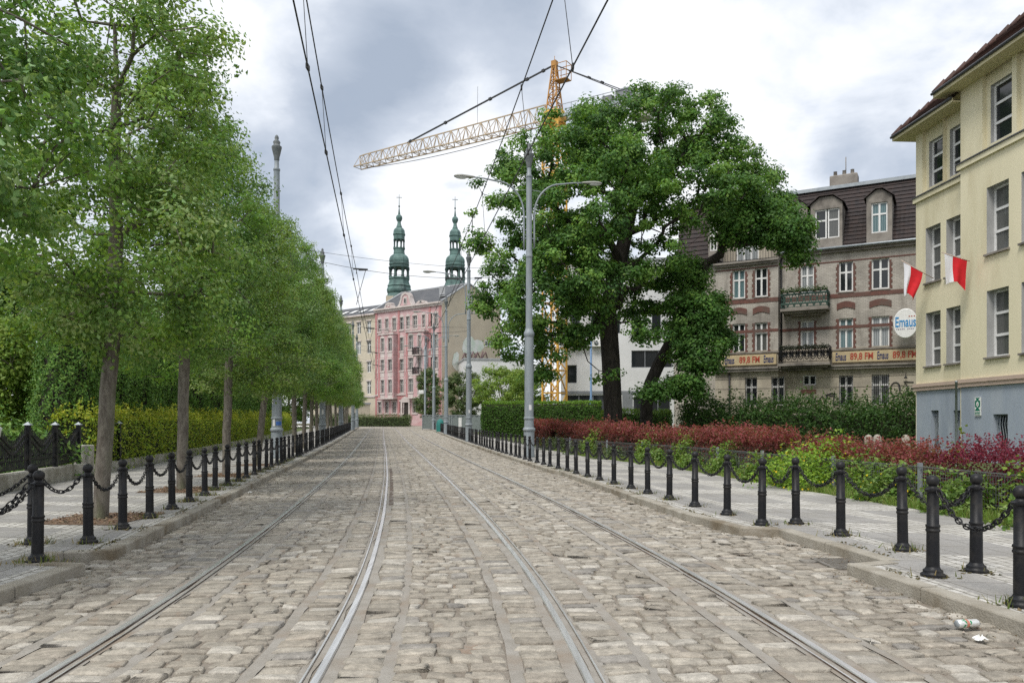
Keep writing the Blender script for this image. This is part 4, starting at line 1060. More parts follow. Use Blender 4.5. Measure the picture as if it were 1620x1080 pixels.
def chain_mesh(L, sag, links):
    mb = MB()
    def crv(u): return Vector((L * u, 0, -4 * sag * u * (1 - u)))
    if links:
        # arc-length parameter
        us = np.linspace(0, 1, 200); pp = [crv(u) for u in us]; S = [0]
        for i in range(1, 200): S.append(S[-1] + (pp[i] - pp[i - 1]).length)
        pitch = .052; n = int(round(S[-1] / pitch))
        for k in range(n):
            sm_ = (k + .5) / n * S[-1]; u = float(np.interp(sm_, S, us)); c = crv(u)
            tv = (crv(min(1, u + .01)) - crv(max(0, u - .01))).normalized()
            side = Vector((0, 1, 0)); up = tv.cross(side)
            w = side if k % 2 == 0 else up
            w2 = (w * math.cos(.5) + (tv.cross(w)) * math.sin(.5))
            hl_, hw_, r = .036, .0195, .0072
            ring = []
            for j in range(12):
                a = 2 * math.pi * j / 12
                ring.append(c + tv * (hl_ * (1 if math.cos(a) >= 0 else -1) * abs(math.cos(a)) ** .7) + w2 * hw_ * (1 if math.sin(a) >= 0 else -1) * abs(math.sin(a)) ** .8)
            vs = []; fs = []; cr = tv.cross(w2)
            for j in range(12):
                d = (ring[j] - c).normalized()
                for q in range(5):
                    b_ = 2 * math.pi * q / 5; vs.append(ring[j] + d * r * math.cos(b_) + cr * r * math.sin(b_))
            for j in range(12):
                for q in range(5): fs.append((j * 5 + q, j * 5 + (q + 1) % 5, ((j + 1) % 12) * 5 + (q + 1) % 5, ((j + 1) % 12) * 5 + q))
            mb.add(vs, fs, 0, True)
    else:
        n = 14
        mb.tube([crv(i / n) for i in range(n + 1)], [.017 if i % 2 else .011 for i in range(n + 1)], 4)
    return mb.mesh('chain', M['black_iron'])
CH = {}
def chain(a, b_, label, group, sag=None):
    a = Vector((a[0], a[1], gzf(a[1]) + WALK + .735)); b_ = Vector((b_[0], b_[1], gzf(b_[1]) + WALK + .735))
    d = b_ - a; L = d.length; h = math.atan2(d.y, d.x)
    near = a.y < 26
    u = Vector((math.cos(h), math.sin(h), 0)) * .075
    L2 = L - .15
    key = (round(L2, 1), near, round(sag or .19, 2))
    if key not in CH: CH[key] = chain_mesh(key[0], key[2], near)
    o = link('chain', CH[key], None, a + u)
    o.rotation_euler = (0, -math.asin(d.z / L), h); o.scale = (L2 / key[0],) * 3
    tag(o, label, 'chain', group)
rr = random.Random(5)
# tree side
LB = [(-4.63 - .172 * (y - 8.38) + rr.uniform(-.03, .03), y) for y in [8.38 + 1.1 * k for k in range(87)]]
GL = 'bollards along the tree-side kerb'; GLC = 'chains of the tree-side kerb'
for k, (x, y) in enumerate(LB):
    bollard(x, y, math.atan2(1, -.172) - math.pi / 2, f'black ball-topped bollard on the tree-side kerb, {nth(k + 1)} past the notch', GL, y < 40, (rr.uniform(-.012, .012), rr.uniform(-.012, .012)))
    if k: chain(LB[k - 1], LB[k], f'black chain on the tree-side kerb, {nth(k)} span past the notch', GLC, .19 + .02 * ((k * 7) % 3))
EX = [(-4.45, 7.2), (-5.18, 8.3), (-4.40, 6.0), (-5.35, 6.9)]
bollard(*EX[0], 1.4, 'black iron bollard at the kerb edge just before the notch, chains on both hooks', GL, True, (.01, .01))
bollard(*EX[1], .3, 'black iron bollard set back behind the edge bollard at the kerb notch', GL, True)
bollard(*EX[2], 0, 'black iron bollard nearest the viewer, out at the kerb before the notch', GL, True); bollard(*EX[3], 0, 'black iron bollard set back from the kerb, nearest the viewer on the tree side', GL, True)
chain(EX[1], LB[0], 'black chain from the set-back bollard to the first bollard past the kerb notch', GLC, .17)
chain(EX[2], EX[0], 'lowest black chain leaving the picture from the edge bollard', GLC, .22)
chain(EX[3], EX[0], 'middle black chain running back from the edge bollard', GLC, .30)
chain(EX[3], EX[1], 'highest black chain, from the set-back bollard out of the picture', GLC, .20)
# garden side
GR = 'bollards along the garden-side kerb'; GRC = 'chains of the garden-side kerb'
RB = [(3.21 - .156 * (y - 9.83) + rr.uniform(-.025, .025), y) for y in [9.83 + 1.1 * k for k in range(84)]]
for k, (x, y) in enumerate(RB):
    bollard(x, y, math.atan2(1, -.156) - math.pi / 2, f'black iron ball-topped bollard on the garden-side kerb, {nth(k + 1)} past the drain recess', GR, y < 40, (rr.uniform(-.012, .012), rr.uniform(-.012, .012)))
    if k: chain(RB[k - 1], RB[k], f'black chain on the garden-side kerb, {nth(k)} span past the drain recess', GRC, .19 + .02 * ((k * 5) % 3))
R2 = [(3.68, 9.95), (3.82, 8.92), (4.0, 7.86), (4.08, 6.75)]
R3 = [(3.59, 6.55), (3.63, 5.47), (3.70, 4.35)]
L2_ = ['black bollard at the far corner of the drain recess, set back from the kerb', 'black bollard beside the drain recess, in front of the yellow celandine', 'black bollard at the near end of the drain recess, before the fence post', 'black bollard set back beside the kerb-edge pair, before wine-red barberry']
for (x, y), l in zip(R2, L2_): bollard(x, y, .15, l, GR, True, (rr.uniform(-.01, .01), rr.uniform(-.01, .01)))
L3_ = ['black bollard on the kerb corner just past the can, tallest in view', 'black bollard at the kerb beside the crushed can, cut by the picture edge', 'black bollard at the kerb out of view beyond the crushed can']
for (x, y), l in zip(R3, L3_): bollard(x, y, .15, l, GR, True, (rr.uniform(-.01, .01), rr.uniform(-.01, .01)))
chain(RB[0], R2[0], 'short black chain across the far end of the drain recess', GRC, .16)
chain(R2[1], R2[0], 'black chain from the recess corner to the celandine bollard', GRC, .20)
chain(R2[2], R2[1], 'black chain hanging before the yellow celandine', GRC, .21)
chain(R2[3], R2[2], 'black chain behind the kerb-corner bollard', GRC, .24)
chain(R3[0], R2[3], 'short black chain between the kerb-corner bollard and its set-back neighbour', GRC, .14)
chain(R3[1], R3[0], 'black chain above the crushed can, drooping in front of the set-back bollard', GRC, .25)
chain(R3[2], R3[1], 'black chain leaving the picture above the crushed can', GRC, .22)
# weeds, moss and grit round the bollard feet and along the kerb
pts = []
for (x, y) in [p for p in LB if p[1] < 30] + EX[:2]:
    k = rr.choice([20, 50, 90, 130]); a = np.random.default_rng(int(y * 100)); pts.append(np.stack([x + a.normal(0, .11, k), y + a.normal(0, .09, k)], 1))
for (x, y) in [p for p in RB if p[1] < 24] + R2 + R3[:2]:
    k = rr.choice([10, 20, 40, 60]); a = np.random.default_rng(int(y * 100) + 7); pts.append(np.stack([x + a.normal(0, .10, k), y + a.normal(0, .08, k)], 1))
pts = np.concatenate(pts)
setting(link('grass', np_mesh('tufts', [blades(len(pts), pts, .025, .085, [(.15, .20, .05), (.22, .22, .09), (.30, .26, .14), (.12, .17, .04)], rng, WALK)], M['leaf'])), 'stuff')
n = 3000
y = rng.uniform(4, 26, n); sd = rng.random(n) < .5
x = np.where(sd, kr(y) + .17 + np.abs(rng.normal(0, .06, n)), kl(y) - .17 - np.abs(rng.normal(0, .06, n)))
keep = np.sin(y * 1.7 + sd) + np.sin(y * 4.1) > .2
x, y = x[keep], y[keep]; n = len(x)
v, f, c = leaves(np.stack([x, y, np.full(n, WALK + .010)], 1), np.tile([0, 0, 1.0], (n, 1)), .03, leaf_cols(n, rng, [(.10, .09, .035), (.14, .11, .05), (.08, .085, .03), (.20, .16, .09)], .2), rng, 1.3, .3)
setting(link('moss', np_mesh('moss', [(v, f, 0, c)], M['leaf_thick'])), 'stuff')
# dark mossy soil gathered round the feet
k = 26; A_ = [p for p in LB if p[1] < 26] + [p for p in RB if p[1] < 24] + EX[:2] + R2 + R3[:2]
xy = np.concatenate([np.stack([p[0] + rng.normal(.02, .085, k), p[1] + rng.normal(-.03, .06, k)], 1) for p in A_]); n = len(xy)
v, f, c = leaves(np.stack([xy[:, 0], xy[:, 1], np.full(n, WALK + .009)], 1), np.tile([0, 0, 1.0], (n, 1)), .05, leaf_cols(n, rng, [(.11, .095, .04), (.15, .12, .06), (.085, .08, .03), (.20, .165, .09)], .2), rng, 1.2, .22)
setting(link('moss', np_mesh('moss_feet', [(v, f, 0, c)], M['leaf_thick'])), 'stuff')
# grit, leaf litter and bits of rubbish in the gutter
n = 2600
y = 3.5 + 24 * rng.random(n) ** 1.4; sd = rng.random(n) < .5
x = np.where(sd, kr(y) - .02 - np.abs(rng.normal(0, .16, n)), kl(y) + .02 + np.abs(rng.normal(0, .16, n)))
v, f, c = leaves(np.stack([x, y, np.full(n, .004) + rng.random(n) * .006], 1), np.tile([0, 0, 1.0], (n, 1)), .020, leaf_cols(n, rng, [(.22, .16, .10), (.12, .09, .06), (.30, .24, .17), (.36, .33, .28)], .2), rng, 1.4, .4)
setting(link('litter', np_mesh('litter', [(v, f, 0, c)], M['leaf_thick'])), 'stuff')

# ------------------------------------------------------------------ traction poles and lamps
M['lamp_shell'] = simple('lamp_shell', (.30, .30, .27), (.24, .24, .22), 8, .45)
M['lamp_glass'] = simple('lamp_glass', (.62, .64, .64), rough=.15, spec=.6)
M['sticker'] = simple('sticker', (.72, .72, .72), (.60, .60, .62), 20, .6)
M['blue_band'] = simple('blue_band', (.05, .14, .42), rough=.5)
def pole_meshes():
    ped = MB(); ped.lathe([(.225, 0), (.225, .06), (.225, .06), (.205, .10), (.205, .98), (.205, .98), (.235, 1.0), (.24, 1.06), (.225, 1.10), (.19, 1.13), (.19, 1.13), (.178, 1.42), (.178, 1.42), (.20, 1.44), (.205, 1.49), (.185, 1.53)], 20)
    sh = MB(); sh.lathe([(.178, 1.50), (.172, 4.55), (.172, 4.55), (.19, 4.58), (.205, 4.66), (.20, 4.72), (.165, 4.78), (.140, 4.86), (.140, 4.86), (.128, 4.95), (.118, 7.55), (.118, 7.55), (.135, 7.58), (.138, 7.64), (.118, 7.68), (.125, 7.80), (.112, 7.86), (.108, 10.6), (.108, 10.6), (.125, 10.62), (.127, 10.68), (.085, 10.72), (.082, 11.0)], 16)
    cap = MB(); cap.lathe([(.085, 10.98), (.10, 11.02), (.095, 11.08), (.13, 11.22), (.175, 11.42), (.185, 11.46), (.185, 11.50), (.185, 11.50), (.13, 11.54), (.11, 11.60), (.135, 11.66), (.10, 11.72), (.06, 11.76), (.08, 11.82), (.055, 11.90), (.001, 11.95)], 16)
    arms = []
    for s in (-1, 1):
        a = MB(); b_ = .20 * s
        pts = [(b_, 0, 7.95), (b_, 0, 8.4), (b_, 0, 9.2)] + [(b_ + s * (1.05 - 1.05 * math.cos(t)), 0, 9.2 + 1.22 * math.sin(t)) for t in [math.radians(v) for v in range(10, 91, 10)]] + [(s * 1.75, 0, 10.50), (s * 2.1, 0, 10.52)]
        a.tube(pts, [.036] * 3 + [.034] * 9 + [.028, .026], 8)
        a.bar((0, 0, 8.30), (b_ * 1.2, 0, 8.30), .035)
        a.tube([(0, 0, 10.15), (s * .35, 0, 10.12), (s * .62, 0, 10.02)], .012, 5)
        arms.append(a.mesh('lamp_arm', M['pole_grey']))
    hd = []
    for s in (-1, 1):
        h = MB(); n = 10
        secs = [(2.06, .035, .035, 10.52), (2.14, .06, .05, 10.52), (2.30, .085, .07, 10.52), (2.55, .115, .085, 10.525), (2.75, .105, .075, 10.525), (2.84, .06, .05, 10.52), (2.87, .01, .01, 10.52)]
        vs = []
        for (x, ry, rz, zc_) in secs:
            for j in range(n):
                t = 2 * math.pi * j / n; vs.append((s * x, ry * math.cos(t), zc_ + rz * max(-.35, math.sin(t))))
        h.add(vs, [(i * n + j, i * n + (j + 1) % n, (i + 1) * n + (j + 1) % n, (i + 1) * n + j) for i in range(len(secs) - 1) for j in range(n)], 0, True)
        g = MB(); vs = []
        for (x, ry, dz) in [(2.36, .06, .02), (2.45, .085, .065), (2.6, .09, .075), (2.75, .075, .055), (2.81, .04, .02)]:
            for j in range(7):
                t = math.pi + math.pi * j / 6; vs.append((s * x, ry * math.cos(t), 10.50 + dz * math.sin(t)))
        g.add(vs, [(i * 7 + j, i * 7 + j + 1, (i + 1) * 7 + j + 1, (i + 1) * 7 + j) for i in range(4) for j in range(6)], 0, True)
        hd.append((h.mesh('lamp_head', M['lamp_shell']), g.mesh('lamp_glass', M['lamp_glass'])))
    return ped.mesh('pedestal', M['pole_grey']), sh.mesh('shaft', M['pole_grey']), cap.mesh('finial', M['pole_cap']), arms, hd
PM = pole_meshes()
def sticker(parent, z, w, h, mat, ang, r=.178):
    mb = MB(); k = 6
    vs = [((r + .004) * math.cos(ang + w / r * (j / k - .5)), (r + .004) * math.sin(ang + w / r * (j / k - .5)), z + dz) for j in range(k + 1) for dz in (0, h)]
    mb.add(vs, [(2 * j, 2 * j + 2, 2 * j + 3, 2 * j + 1) for j in range(k)])
    mb.obj('sticker', mat, parent)
def lamp_pole(x, y, label, lamps, group, kz=1.0):
    t = thing('street_lamp' if lamps else 'traction_pole', label, 'street lamp' if lamps else 'pole', (x, y, gzf(y) + WALK), .165, group)
    t.scale = (1, 1, kz)
    link('pedestal', PM[0], t); link('shaft', PM[1], t); link('finial', PM[2], t)
    if lamps:
        for a, (h, g) in zip(PM[3], PM[4]):
            ao = link('lamp_arm', a, t); ho = link('lamp_head', h, ao); link('lamp_glass', g, ao)
    return t
GP = 'double-armed street lamps on the garden-side pavement'; GT = 'traction poles behind the street trees'
lp = [(.65, 29.2, 'tall grey double-armed street lamp in front of the oak'), (-2.70, 48, 'grey double-armed street lamp left of the clipped hedge, second along the kerb'), (-5.70, 66.5, 'grey double-armed street lamp before the bare firewall, third along the kerb'), (-8.75, 86, 'far double-armed street lamp before the pink house, fourth along the kerb'), (-11.2, 100, 'farthest double-armed street lamp, against the door of the pink house')]
for k, (x, y, l) in enumerate(lp):
    t = lamp_pole(x, y, l, True, GP)
    if k < 2: sticker(t, 1.78, .10, .20, M['sticker'], -1.5)
tp = [(-8.70, 28.4, 'tall grey traction pole without lamps, standing clear above the street trees'), (-11.7, 47.4, 'grey traction pole with only its tip above the street trees'), (-14.7, 66, 'grey traction pole half way down the tree row'), (-17.4, 84, 'far grey traction pole deep in the tree row'), (-19.8, 98, 'farthest grey traction pole at the end of the tree row')]
for k, (x, y, l) in enumerate(tp):
    t = lamp_pole(x, y, l, False, GT, 1.0)
    if k == 0:
        sticker(t, 1.22, .22, .14, M['blue_band'], -1.0, .19); sticker(t, 1.18, .09, .30, M['sticker'], -2.0, .19); sticker(t, 2.0, .05, .9, M['sticker'], -2.3)
    if k == 1: sticker(t, 1.7, .12, .3, M['sticker'], -1.4)
# thin mast by the pink house with a camera box
t = thing('camera_mast', 'thin grey mast with white camera box before the pink house balconies', 'mast', (-10.2, 90, gzf(90) + WALK))
mb = MB(); mb.lathe([(.16, 0), (.16, 1.4), (.11, 1.6), (.10, 9.6), (.001, 9.7)], 10); mb.obj('mast', M['pole_grey'], t)
mb = MB(); mb.bbox(-.75, -.15, -.2, .2, 4.1, 4.5, .05); mb.bar((-.3, 0, 4.3), (0, 0, 4.2), .06); mb.obj('camera_box', M['white_paint'], t)

# ------------------------------------------------------------------ overhead line
def wire(name, pts, r, label, cat, group, parent=None):
    mb = MB(); mb.tube(pts, r, 5)
    o = mb.obj(name, M['cable'], parent)
    if label: tag(o, label, cat, group)
    return o
ys_w = list(np.arange(-10, 100, 2.0))
def line_pts(xf, z0, sag, spans=(-10, 9.5, 28.5, 47.7, 66.2, 85, 104)):
    out = []
    for y in ys_w:
        i = max(k for k in range(len(spans)) if spans[k] <= y + 1e-6); i = min(i, len(spans) - 2)
        u = (y - spans[i]) / (spans[i + 1] - spans[i]); out.append((xf(y), y, z0 - sag * 4 * u * (1 - u) + gzf(y) * .8))
    return out
LW = [(lambda y: -.95 - .166 * y, 5.80, 0, 'contact', 'tree-side'), (lambda y: -1.02 - .166 * y, 6.95, .18, 'messenger', 'tree-side'),
      (lambda y: 2.30 - .163 * y, 5.80, 0, 'contact', 'garden-side'), (lambda y: 2.07 - .152 * y - .0001 * y * y, 6.95, .18, 'messenger', 'garden-side')]
WP = []
for xf, z0, sag, kind, side in LW:
    pts = line_pts(xf, z0, sag); WP.append(pts)
    lab = f'lower overhead contact wire above the {side} tram track' if kind == 'contact' else f'upper sagging carrier wire above the {side} tram track'
    wire('overhead_wire', pts, .0105 if kind == 'contact' else .010, lab, 'wire', 'overhead tram wires')
# droppers and clamps between carrier and contact wire
for s, (a, b_) in enumerate(((0, 1), (2, 3))):
    side = ('tree-side', 'garden-side')[s]
    for k, y in enumerate((9.5, 12.5, 18.0, 23.5, 36, 42)):
        xa, xb = LW[a][0](y), LW[b_][0](y)
        za = np.interp(y, ys_w, [p[2] for p in WP[a]]); zb = np.interp(y, ys_w, [p[2] for p in WP[b_]])
        mb = MB(); mb.tube([(xa, y, za), (xb, y, zb)], .005, 4); mb.box(xa - .015, xa + .015, y - .05, y + .05, za - .03, za + .03); mb.box(xb - .015, xb + .015, y - .05, y + .05, zb - .03, zb + .03)
        o = mb.obj('dropper_wire', M['cable']); tag(o, f'thin dropper with clamps on the {side} overhead wires, {nth(k + 1)} along the street', 'dropper', 'droppers of the overhead wires')
def span(i, y, label):
    a = Vector((tp[i][0] + .1, tp[i][1], 7.75 + gzf(y))); b_ = Vector((lp[i][0] - .1, lp[i][1], 7.0 + gzf(y)))
    t = thing('cross_span_wire', label, 'span wire', (0, 0, 0), 0, 'cross-street span wires')
    mb = MB(); k = 16
    cp = [a.lerp(b_, j / k) + Vector((0, 0, -.45 * 4 * (j / k) * (1 - j / k))) for j in range(k + 1)]
    mb.tube(cp, .009, 5); mb.tube([p + Vector((0, 0, .22 + .25 * 4 * (j / k) * (1 - j / k))) for j, p in enumerate(cp)], .007, 5)
    mb.obj('span_cable', M['cable'], t)
    for xf, z0, sag, kind, side in LW:
        if kind != 'messenger': continue
        ins = MB(); x = xf(y); u = (x - a.x) / (b_.x - a.x); p = a.lerp(b_, u); p.z -= .45 * 4 * u * (1 - u)
        ins.bar((x - .12, p.y, p.z), (x + .42, p.y, p.z - .03), .055); ins.tube([(x, p.y, p.z), (x, p.y, z0 + gzf(y) * .8)], .012, 5); ins.tube([(x + .35, p.y, p.z - .03), (x + .1, p.y, 6.2 + gzf(y)), (x, p.y, 5.8 + gzf(y) * .8)], .012, 5); ins.obj('registration_arm', M['cable'], t)
    for u in (.33, .8): 
        ins = MB(); p = a.lerp(b_, u); p.z -= .45 * 4 * u * (1 - u); ins.bar(p - Vector((.14, 0, 0)), p + Vector((.14, 0, 0)), .06); ins.obj('insulator', M['cable'], t)
    pass
for i, y in enumerate((28.8, 47.7, 66.2, 85)):
    span(i, y, ['span wire crossing the street from the clear-standing traction pole to the lamp before the oak', 'span wire crossing the street at the second street lamp', 'span wire crossing the street at the third street lamp', 'farthest span wire, crossing before the pink house'][i])

# ------------------------------------------------------------------ garden wall and iron fence on the left
def seg_frame(a, b_):
    d = Vector((b_[0] - a[0], b_[1] - a[1], 0)); return math.atan2(d.y, d.x), d.length
wa, wb = (back_l(8.6) - .10, 8.6), (back_l(19.2) - .10, 19.2)
h, L = seg_frame(wa, wb)
t = thing('garden_wall', 'low weathered concrete wall with square piers under the iron fence', 'wall', (float(wa[0]), wa[1], .02), h)
mb = MB(); mb.bbox(0, L, -.0, .26, -.1, .40, .02); mb.obj('wall', M['concrete'], t)
for s in (L - .19, L - 5.25, L - 10.3):
    mb = MB(); mb.bbox(s - .19, s + .19, -.04, .34, -.1, .84, .02); mb.obj('pier', M['concrete'], t)
t2 = thing('iron_fence', 'black iron fence with wave-topped panels and capped posts on the low wall', 'fence', (float(wa[0]), wa[1], .43), h)
# posts and panels
xs = [L - .52 - 1.42 * k for k in range(8)]
for x in xs:
    if min(abs(x - (L - 5.25)), abs(x - (L - 10.3))) < .25: continue
    mb = MB(); mb.box(x - .045, x + .045, .10, .19, -.05, .93); po = mb.obj('post', M['black_iron'], t2)
    mb = MB(); mb.add([(x - .075, .07, .93), (x + .075, .07, .93), (x + .075, .22, .93), (x - .075, .22, .93), (x, .145, 1.0)], [(0, 1, 4), (1, 2, 4), (2, 3, 4), (3, 0, 4), (3, 2, 1, 0)]); mb.obj('post_cap', M['zinc'], po)
for x1, x0 in zip(xs[:-1], xs[1:]):
    mb = MB(); w = x1 - x0 - .10; a = x0 + .05
    for zr in (.06, .22): mb.bar((a, .145, zr), (a + w, .145, zr), .03, .02)
    for dz in (0, -.13):
        k = 14; pr = None
        for j in range(k + 1):
            u = j / k; z = .56 + dz + .13 * math.cos(2 * math.pi * u) + .05
            p = (a + w * u, .145, z)
            if pr: mb.bar(pr, p, .04, .04)
            pr = p
    n = 18
    for j in range(n):
        u = (j + .5) / n; z = .56 + .13 * math.cos(2 * math.pi * u) + .16
        mb.bar((a + w * u, .145, .03), (a + w * u, .145, z), .018, .018)
        mb.tube([(a + w * u, .145, z), (a + w * u, .145, z + .05)], [.016, .002], 5)
        if j % 4 == 2: mb.lathe([(.035, -.02), (.05, 0), (.035, .02)], 8, (a + w * u, .145, .30))
    mb.obj('panel', M['black_iron'], t2)
# gate return: two more capped posts behind the end pier
for k, (x, y) in enumerate(((-10.75, 20.2), (-10.95, 21.4))):
    t3 = thing('gate_post', ['black capped gate post just behind the end pier', 'black capped gate post farther back, half hidden by the privet'][k], 'post', (x, y, .03), 0, 'gate posts behind the garden wall')
    mb = MB(); mb.box(-.045, .045, -.045, .045, 0, 1.36); mb.obj('post', M['black_iron'], t3)
    mb = MB(); mb.add([(-.075, -.075, 1.36), (.075, -.075, 1.36), (.075, .075, 1.36), (-.075, .075, 1.36), (0, 0, 1.43)], [(0, 1, 4), (1, 2, 4), (2, 3, 4), (3, 0, 4), (3, 2, 1, 0)]); mb.obj('post_cap', M['zinc'], t3)
# low retaining wall under the privet hedge
pts = [(float(back_l(y)) - .12, y) for y in (19.6, 26, 34, 45, 58, 72)]
mb = MB()
for a, b_ in zip(pts[:-1], pts[1:]):
    z0, z1 = gzf(a[1]), gzf(b_[1])
    mb.add([(a[0], a[1], z0 - .1), (b_[0], b_[1], z1 - .1), (b_[0], b_[1], z1 + .36), (a[0], a[1], z0 + .36), (a[0] - .2, a[1], z0 - .1), (b_[0] - .2, b_[1], z1 - .1), (b_[0] - .2, b_[1], z1 + .36), (a[0] - .2, a[1], z0 + .36)],
           [(0, 1, 2, 3), (3, 2, 6, 7), (4, 7, 6, 5)])
mb.add([(pts[0][0], pts[0][1], -.1), (pts[0][0], pts[0][1], .36), (pts[0][0] - .2, pts[0][1], .36), (pts[0][0] - .2, pts[0][1], -.1)], [(0, 1, 2, 3)])
tag(mb.obj('garden_wall', M['concrete']), 'low concrete kerb wall at the foot of the yellow privet hedge', 'wall')
# white plastic bag on the fence at the picture's edge
mb = MB(); mb.ball((0, 0, 0), .16, 10, 0, .9)
vv = [tuple(np.array(p) * (1 + .25 * math.sin(p[0] * 40) * math.cos(p[2] * 35 + 1))) for p in mb.v]; mb.v = vv
tag(mb.obj('plastic_bag', M['white_paint'], None, (-9.72, 14.35, 1.22)), 'crumpled white bag stuck on the iron fence', 'bag')

# ------------------------------------------------------------------ mesh garden fence on the right
M['fence_wire'] = simple('fence_wire', (.13, .14, .145), (.18, .19, .19), 12, .55, metal=.2)
fy = [6.6, 9.6, 12.4, 14.9, 17.9, 20.6, 23.2, 26.0, 28.8, 31.6, 34.6, 37.6]
t = thing('mesh_fence', 'low grey wire mesh fence on posts between the pavement and the barberry', 'fence', (0, 0, 0))
fx = [float(back_r(y)) + .55 for y in fy]
for x, y in zip(fx, fy):
    mb = MB(); mb.box(x - .03, x + .03, y - .03, y + .03, -.05, .76); mb.obj('post', M['zinc'], t)
for (x0, y0, x1, y1) in zip(fx[:-1], fy[:-1], fx[1:], fy[1:]):
    mb = MB(); a = Vector((x0, y0, 0)); b_ = Vector((x1, y1, 0)); d = (b_ - a); L = d.length; d /= L; nrm = Vector((d.y, -d.x, 0)) * .04
    n = int(L / (.055 if y0 < 15 else .09)); r = .0026 if y0 < 15 else .004
    for j in range(1, n):
        p = a + d * (L * j / n); mb.bar(p + Vector((0, 0, .06)), p + Vector((0, 0, .66)), 2 * r)
        mb.bar(p + Vector((0, 0, .66)), p - nrm + Vector((0, 0, .70)), 2 * r); mb.bar(p - nrm + Vector((0, 0, .70)), p + nrm + Vector((0, 0, .70)), 2 * r)
    for z in (.10, .25, .40, .55, .66): mb.bar(a + Vector((0, 0, z)), b_ + Vector((0, 0, z)), 2.2 * r)
    for s in (-1, 1): mb.bar(a + nrm * s + Vector((0, 0, .70)), b_ + nrm * s + Vector((0, 0, .70)), 2.4 * r)
    mb.obj('wire_panel', M['fence_wire'], t)
# two stone stubs among the barberry, a steel post before the school
for k, (px, d) in enumerate(((1374, 24.5), (1388, 24.8), (1433, 24.2))):
    x = (px - CX) * d / F; mb = MB(); mb.lathe([(.14, 0), (.14, .78), (.12, .90), (.07, .97), (.001, .99)], 10)
    tag(mb.obj('stone_post', M['em_grey'] if 'em_grey' in M else M['kerb'], None, (x, d, .05)), ['rounded stone post left of its twin, above the red barberry', 'rounded stone post right of its twin, above the red barberry', 'rounded stone post alone at the corner of the grey plinth'][k], 'post', 'stone posts in the garden')
t = thing('steel_post', 'bare grey steel post standing in front of the grey plinth windows', 'post', (14.0, 24.2, .05)); mb = MB(); mb.lathe([(.035, 0), (.035, 2.62), (.04, 2.62), (.04, 2.68), (.001, 2.69)], 10); mb.obj('shaft', M['zinc'], t)

# ------------------------------------------------------------------ litter in the gutter: crushed can, scrap of paper
m, nt, b, o = new_mat('can_print')
tc = N(nt, 'ShaderNodeTexCoord').outputs['Object']; sp = N(nt, 'ShaderNodeSeparateXYZ', Vector=tc)
f = sstep(nt, noise(nt, tc, 55, 3), .47, .53); a = mth(nt, 'LESS_THAN', mth(nt, 'ABSOLUTE', mth(nt, 'ADD', sp.outputs[0], .02)), .035)
c = mixc(nt, mth(nt, 'MULTIPLY', f, a), (.70, .71, .70), (.03, .28, .11)); g = mth(nt, 'LESS_THAN', mth(nt, 'ABSOLUTE', mth(nt, 'ADD', sp.outputs[0], .015)), .011)
c = mixc(nt, g, c, (.62, .25, .18)); nt.links.new(c, b.inputs['Base Color']); b.inputs['Roughness'].default_value = .3; b.inputs['Metallic'].default_value = .4
M['can'] = m
t = thing('drinks_can', 'crushed white and green drinks can lying in the gutter', 'can', (3.10, 5.23, .038), .22)
mb = MB(); n = 18; vs = []
prof = [(-.082, .024), (-.078, .028), (-.066, .032), (-.02, .0325), (.03, .031), (.066, .032), (.078, .027), (.082, .024)]
for (x, r) in prof:
    for j in range(n):
        a = 2 * math.pi * j / n; dent = 1 - .22 * math.exp(-((x - .045) / .02) ** 2) * max(0, math.sin(a)) - .10 * math.exp(-((x + .03) / .025) ** 2) * max(0, math.cos(a + 2))
        vs.append((x, r * dent * math.cos(a), r * dent * math.sin(a) * .93))
mb.add(vs, [(i * n + j, (i + 1) * n + j, (i + 1) * n + (j + 1) % n, i * n + (j + 1) % n) for i in range(len(prof) - 1) for j in range(n)], 0, True)
mb.obj('body', M['can'], t)
mb = MB()
for s in (-1, 1):
    mb.lathe([(.0245, 0), (.0225, -.004 * s), (.001, -.0035 * s)], 16, (0, 0, 0))
vs = mb.v; k = len(vs) // 2
mb.v = [(-.082 + (-p[2]), p[0], p[1]) for p in vs[:k]] + [(.082 + p[2] * -1, p[0], p[1]) for p in vs[k:]]
mb.obj('lid', M['zinc'], t)
r = np.random.default_rng(3); mb = MB(); n = 7
g = [[(.013 * (i - 3) + r.normal(0, .004), .010 * (j - 3) + r.normal(0, .004), .010 + abs(r.normal(0, .018)) * (1 - abs(i - 3) / 4)) for j in range(n)] for i in range(n)]
mb.add([p for row_ in g for p in row_], [(i * n + j, (i + 1) * n + j, (i + 1) * n + j + 1, i * n + j + 1) for i in range(n - 1) for j in range(n - 1)])
tag(mb.obj('paper_scrap', M['white_paint'], None, (3.0, 4.92, .006)), 'small crumpled white paper scrap near the can', 'paper')
tag(link('paper_scrap', bpy.data.objects['paper_scrap'].data, None, (-5.22, 15.3, .008)), 'white paper scrap in the gutter below the street trees', 'paper')
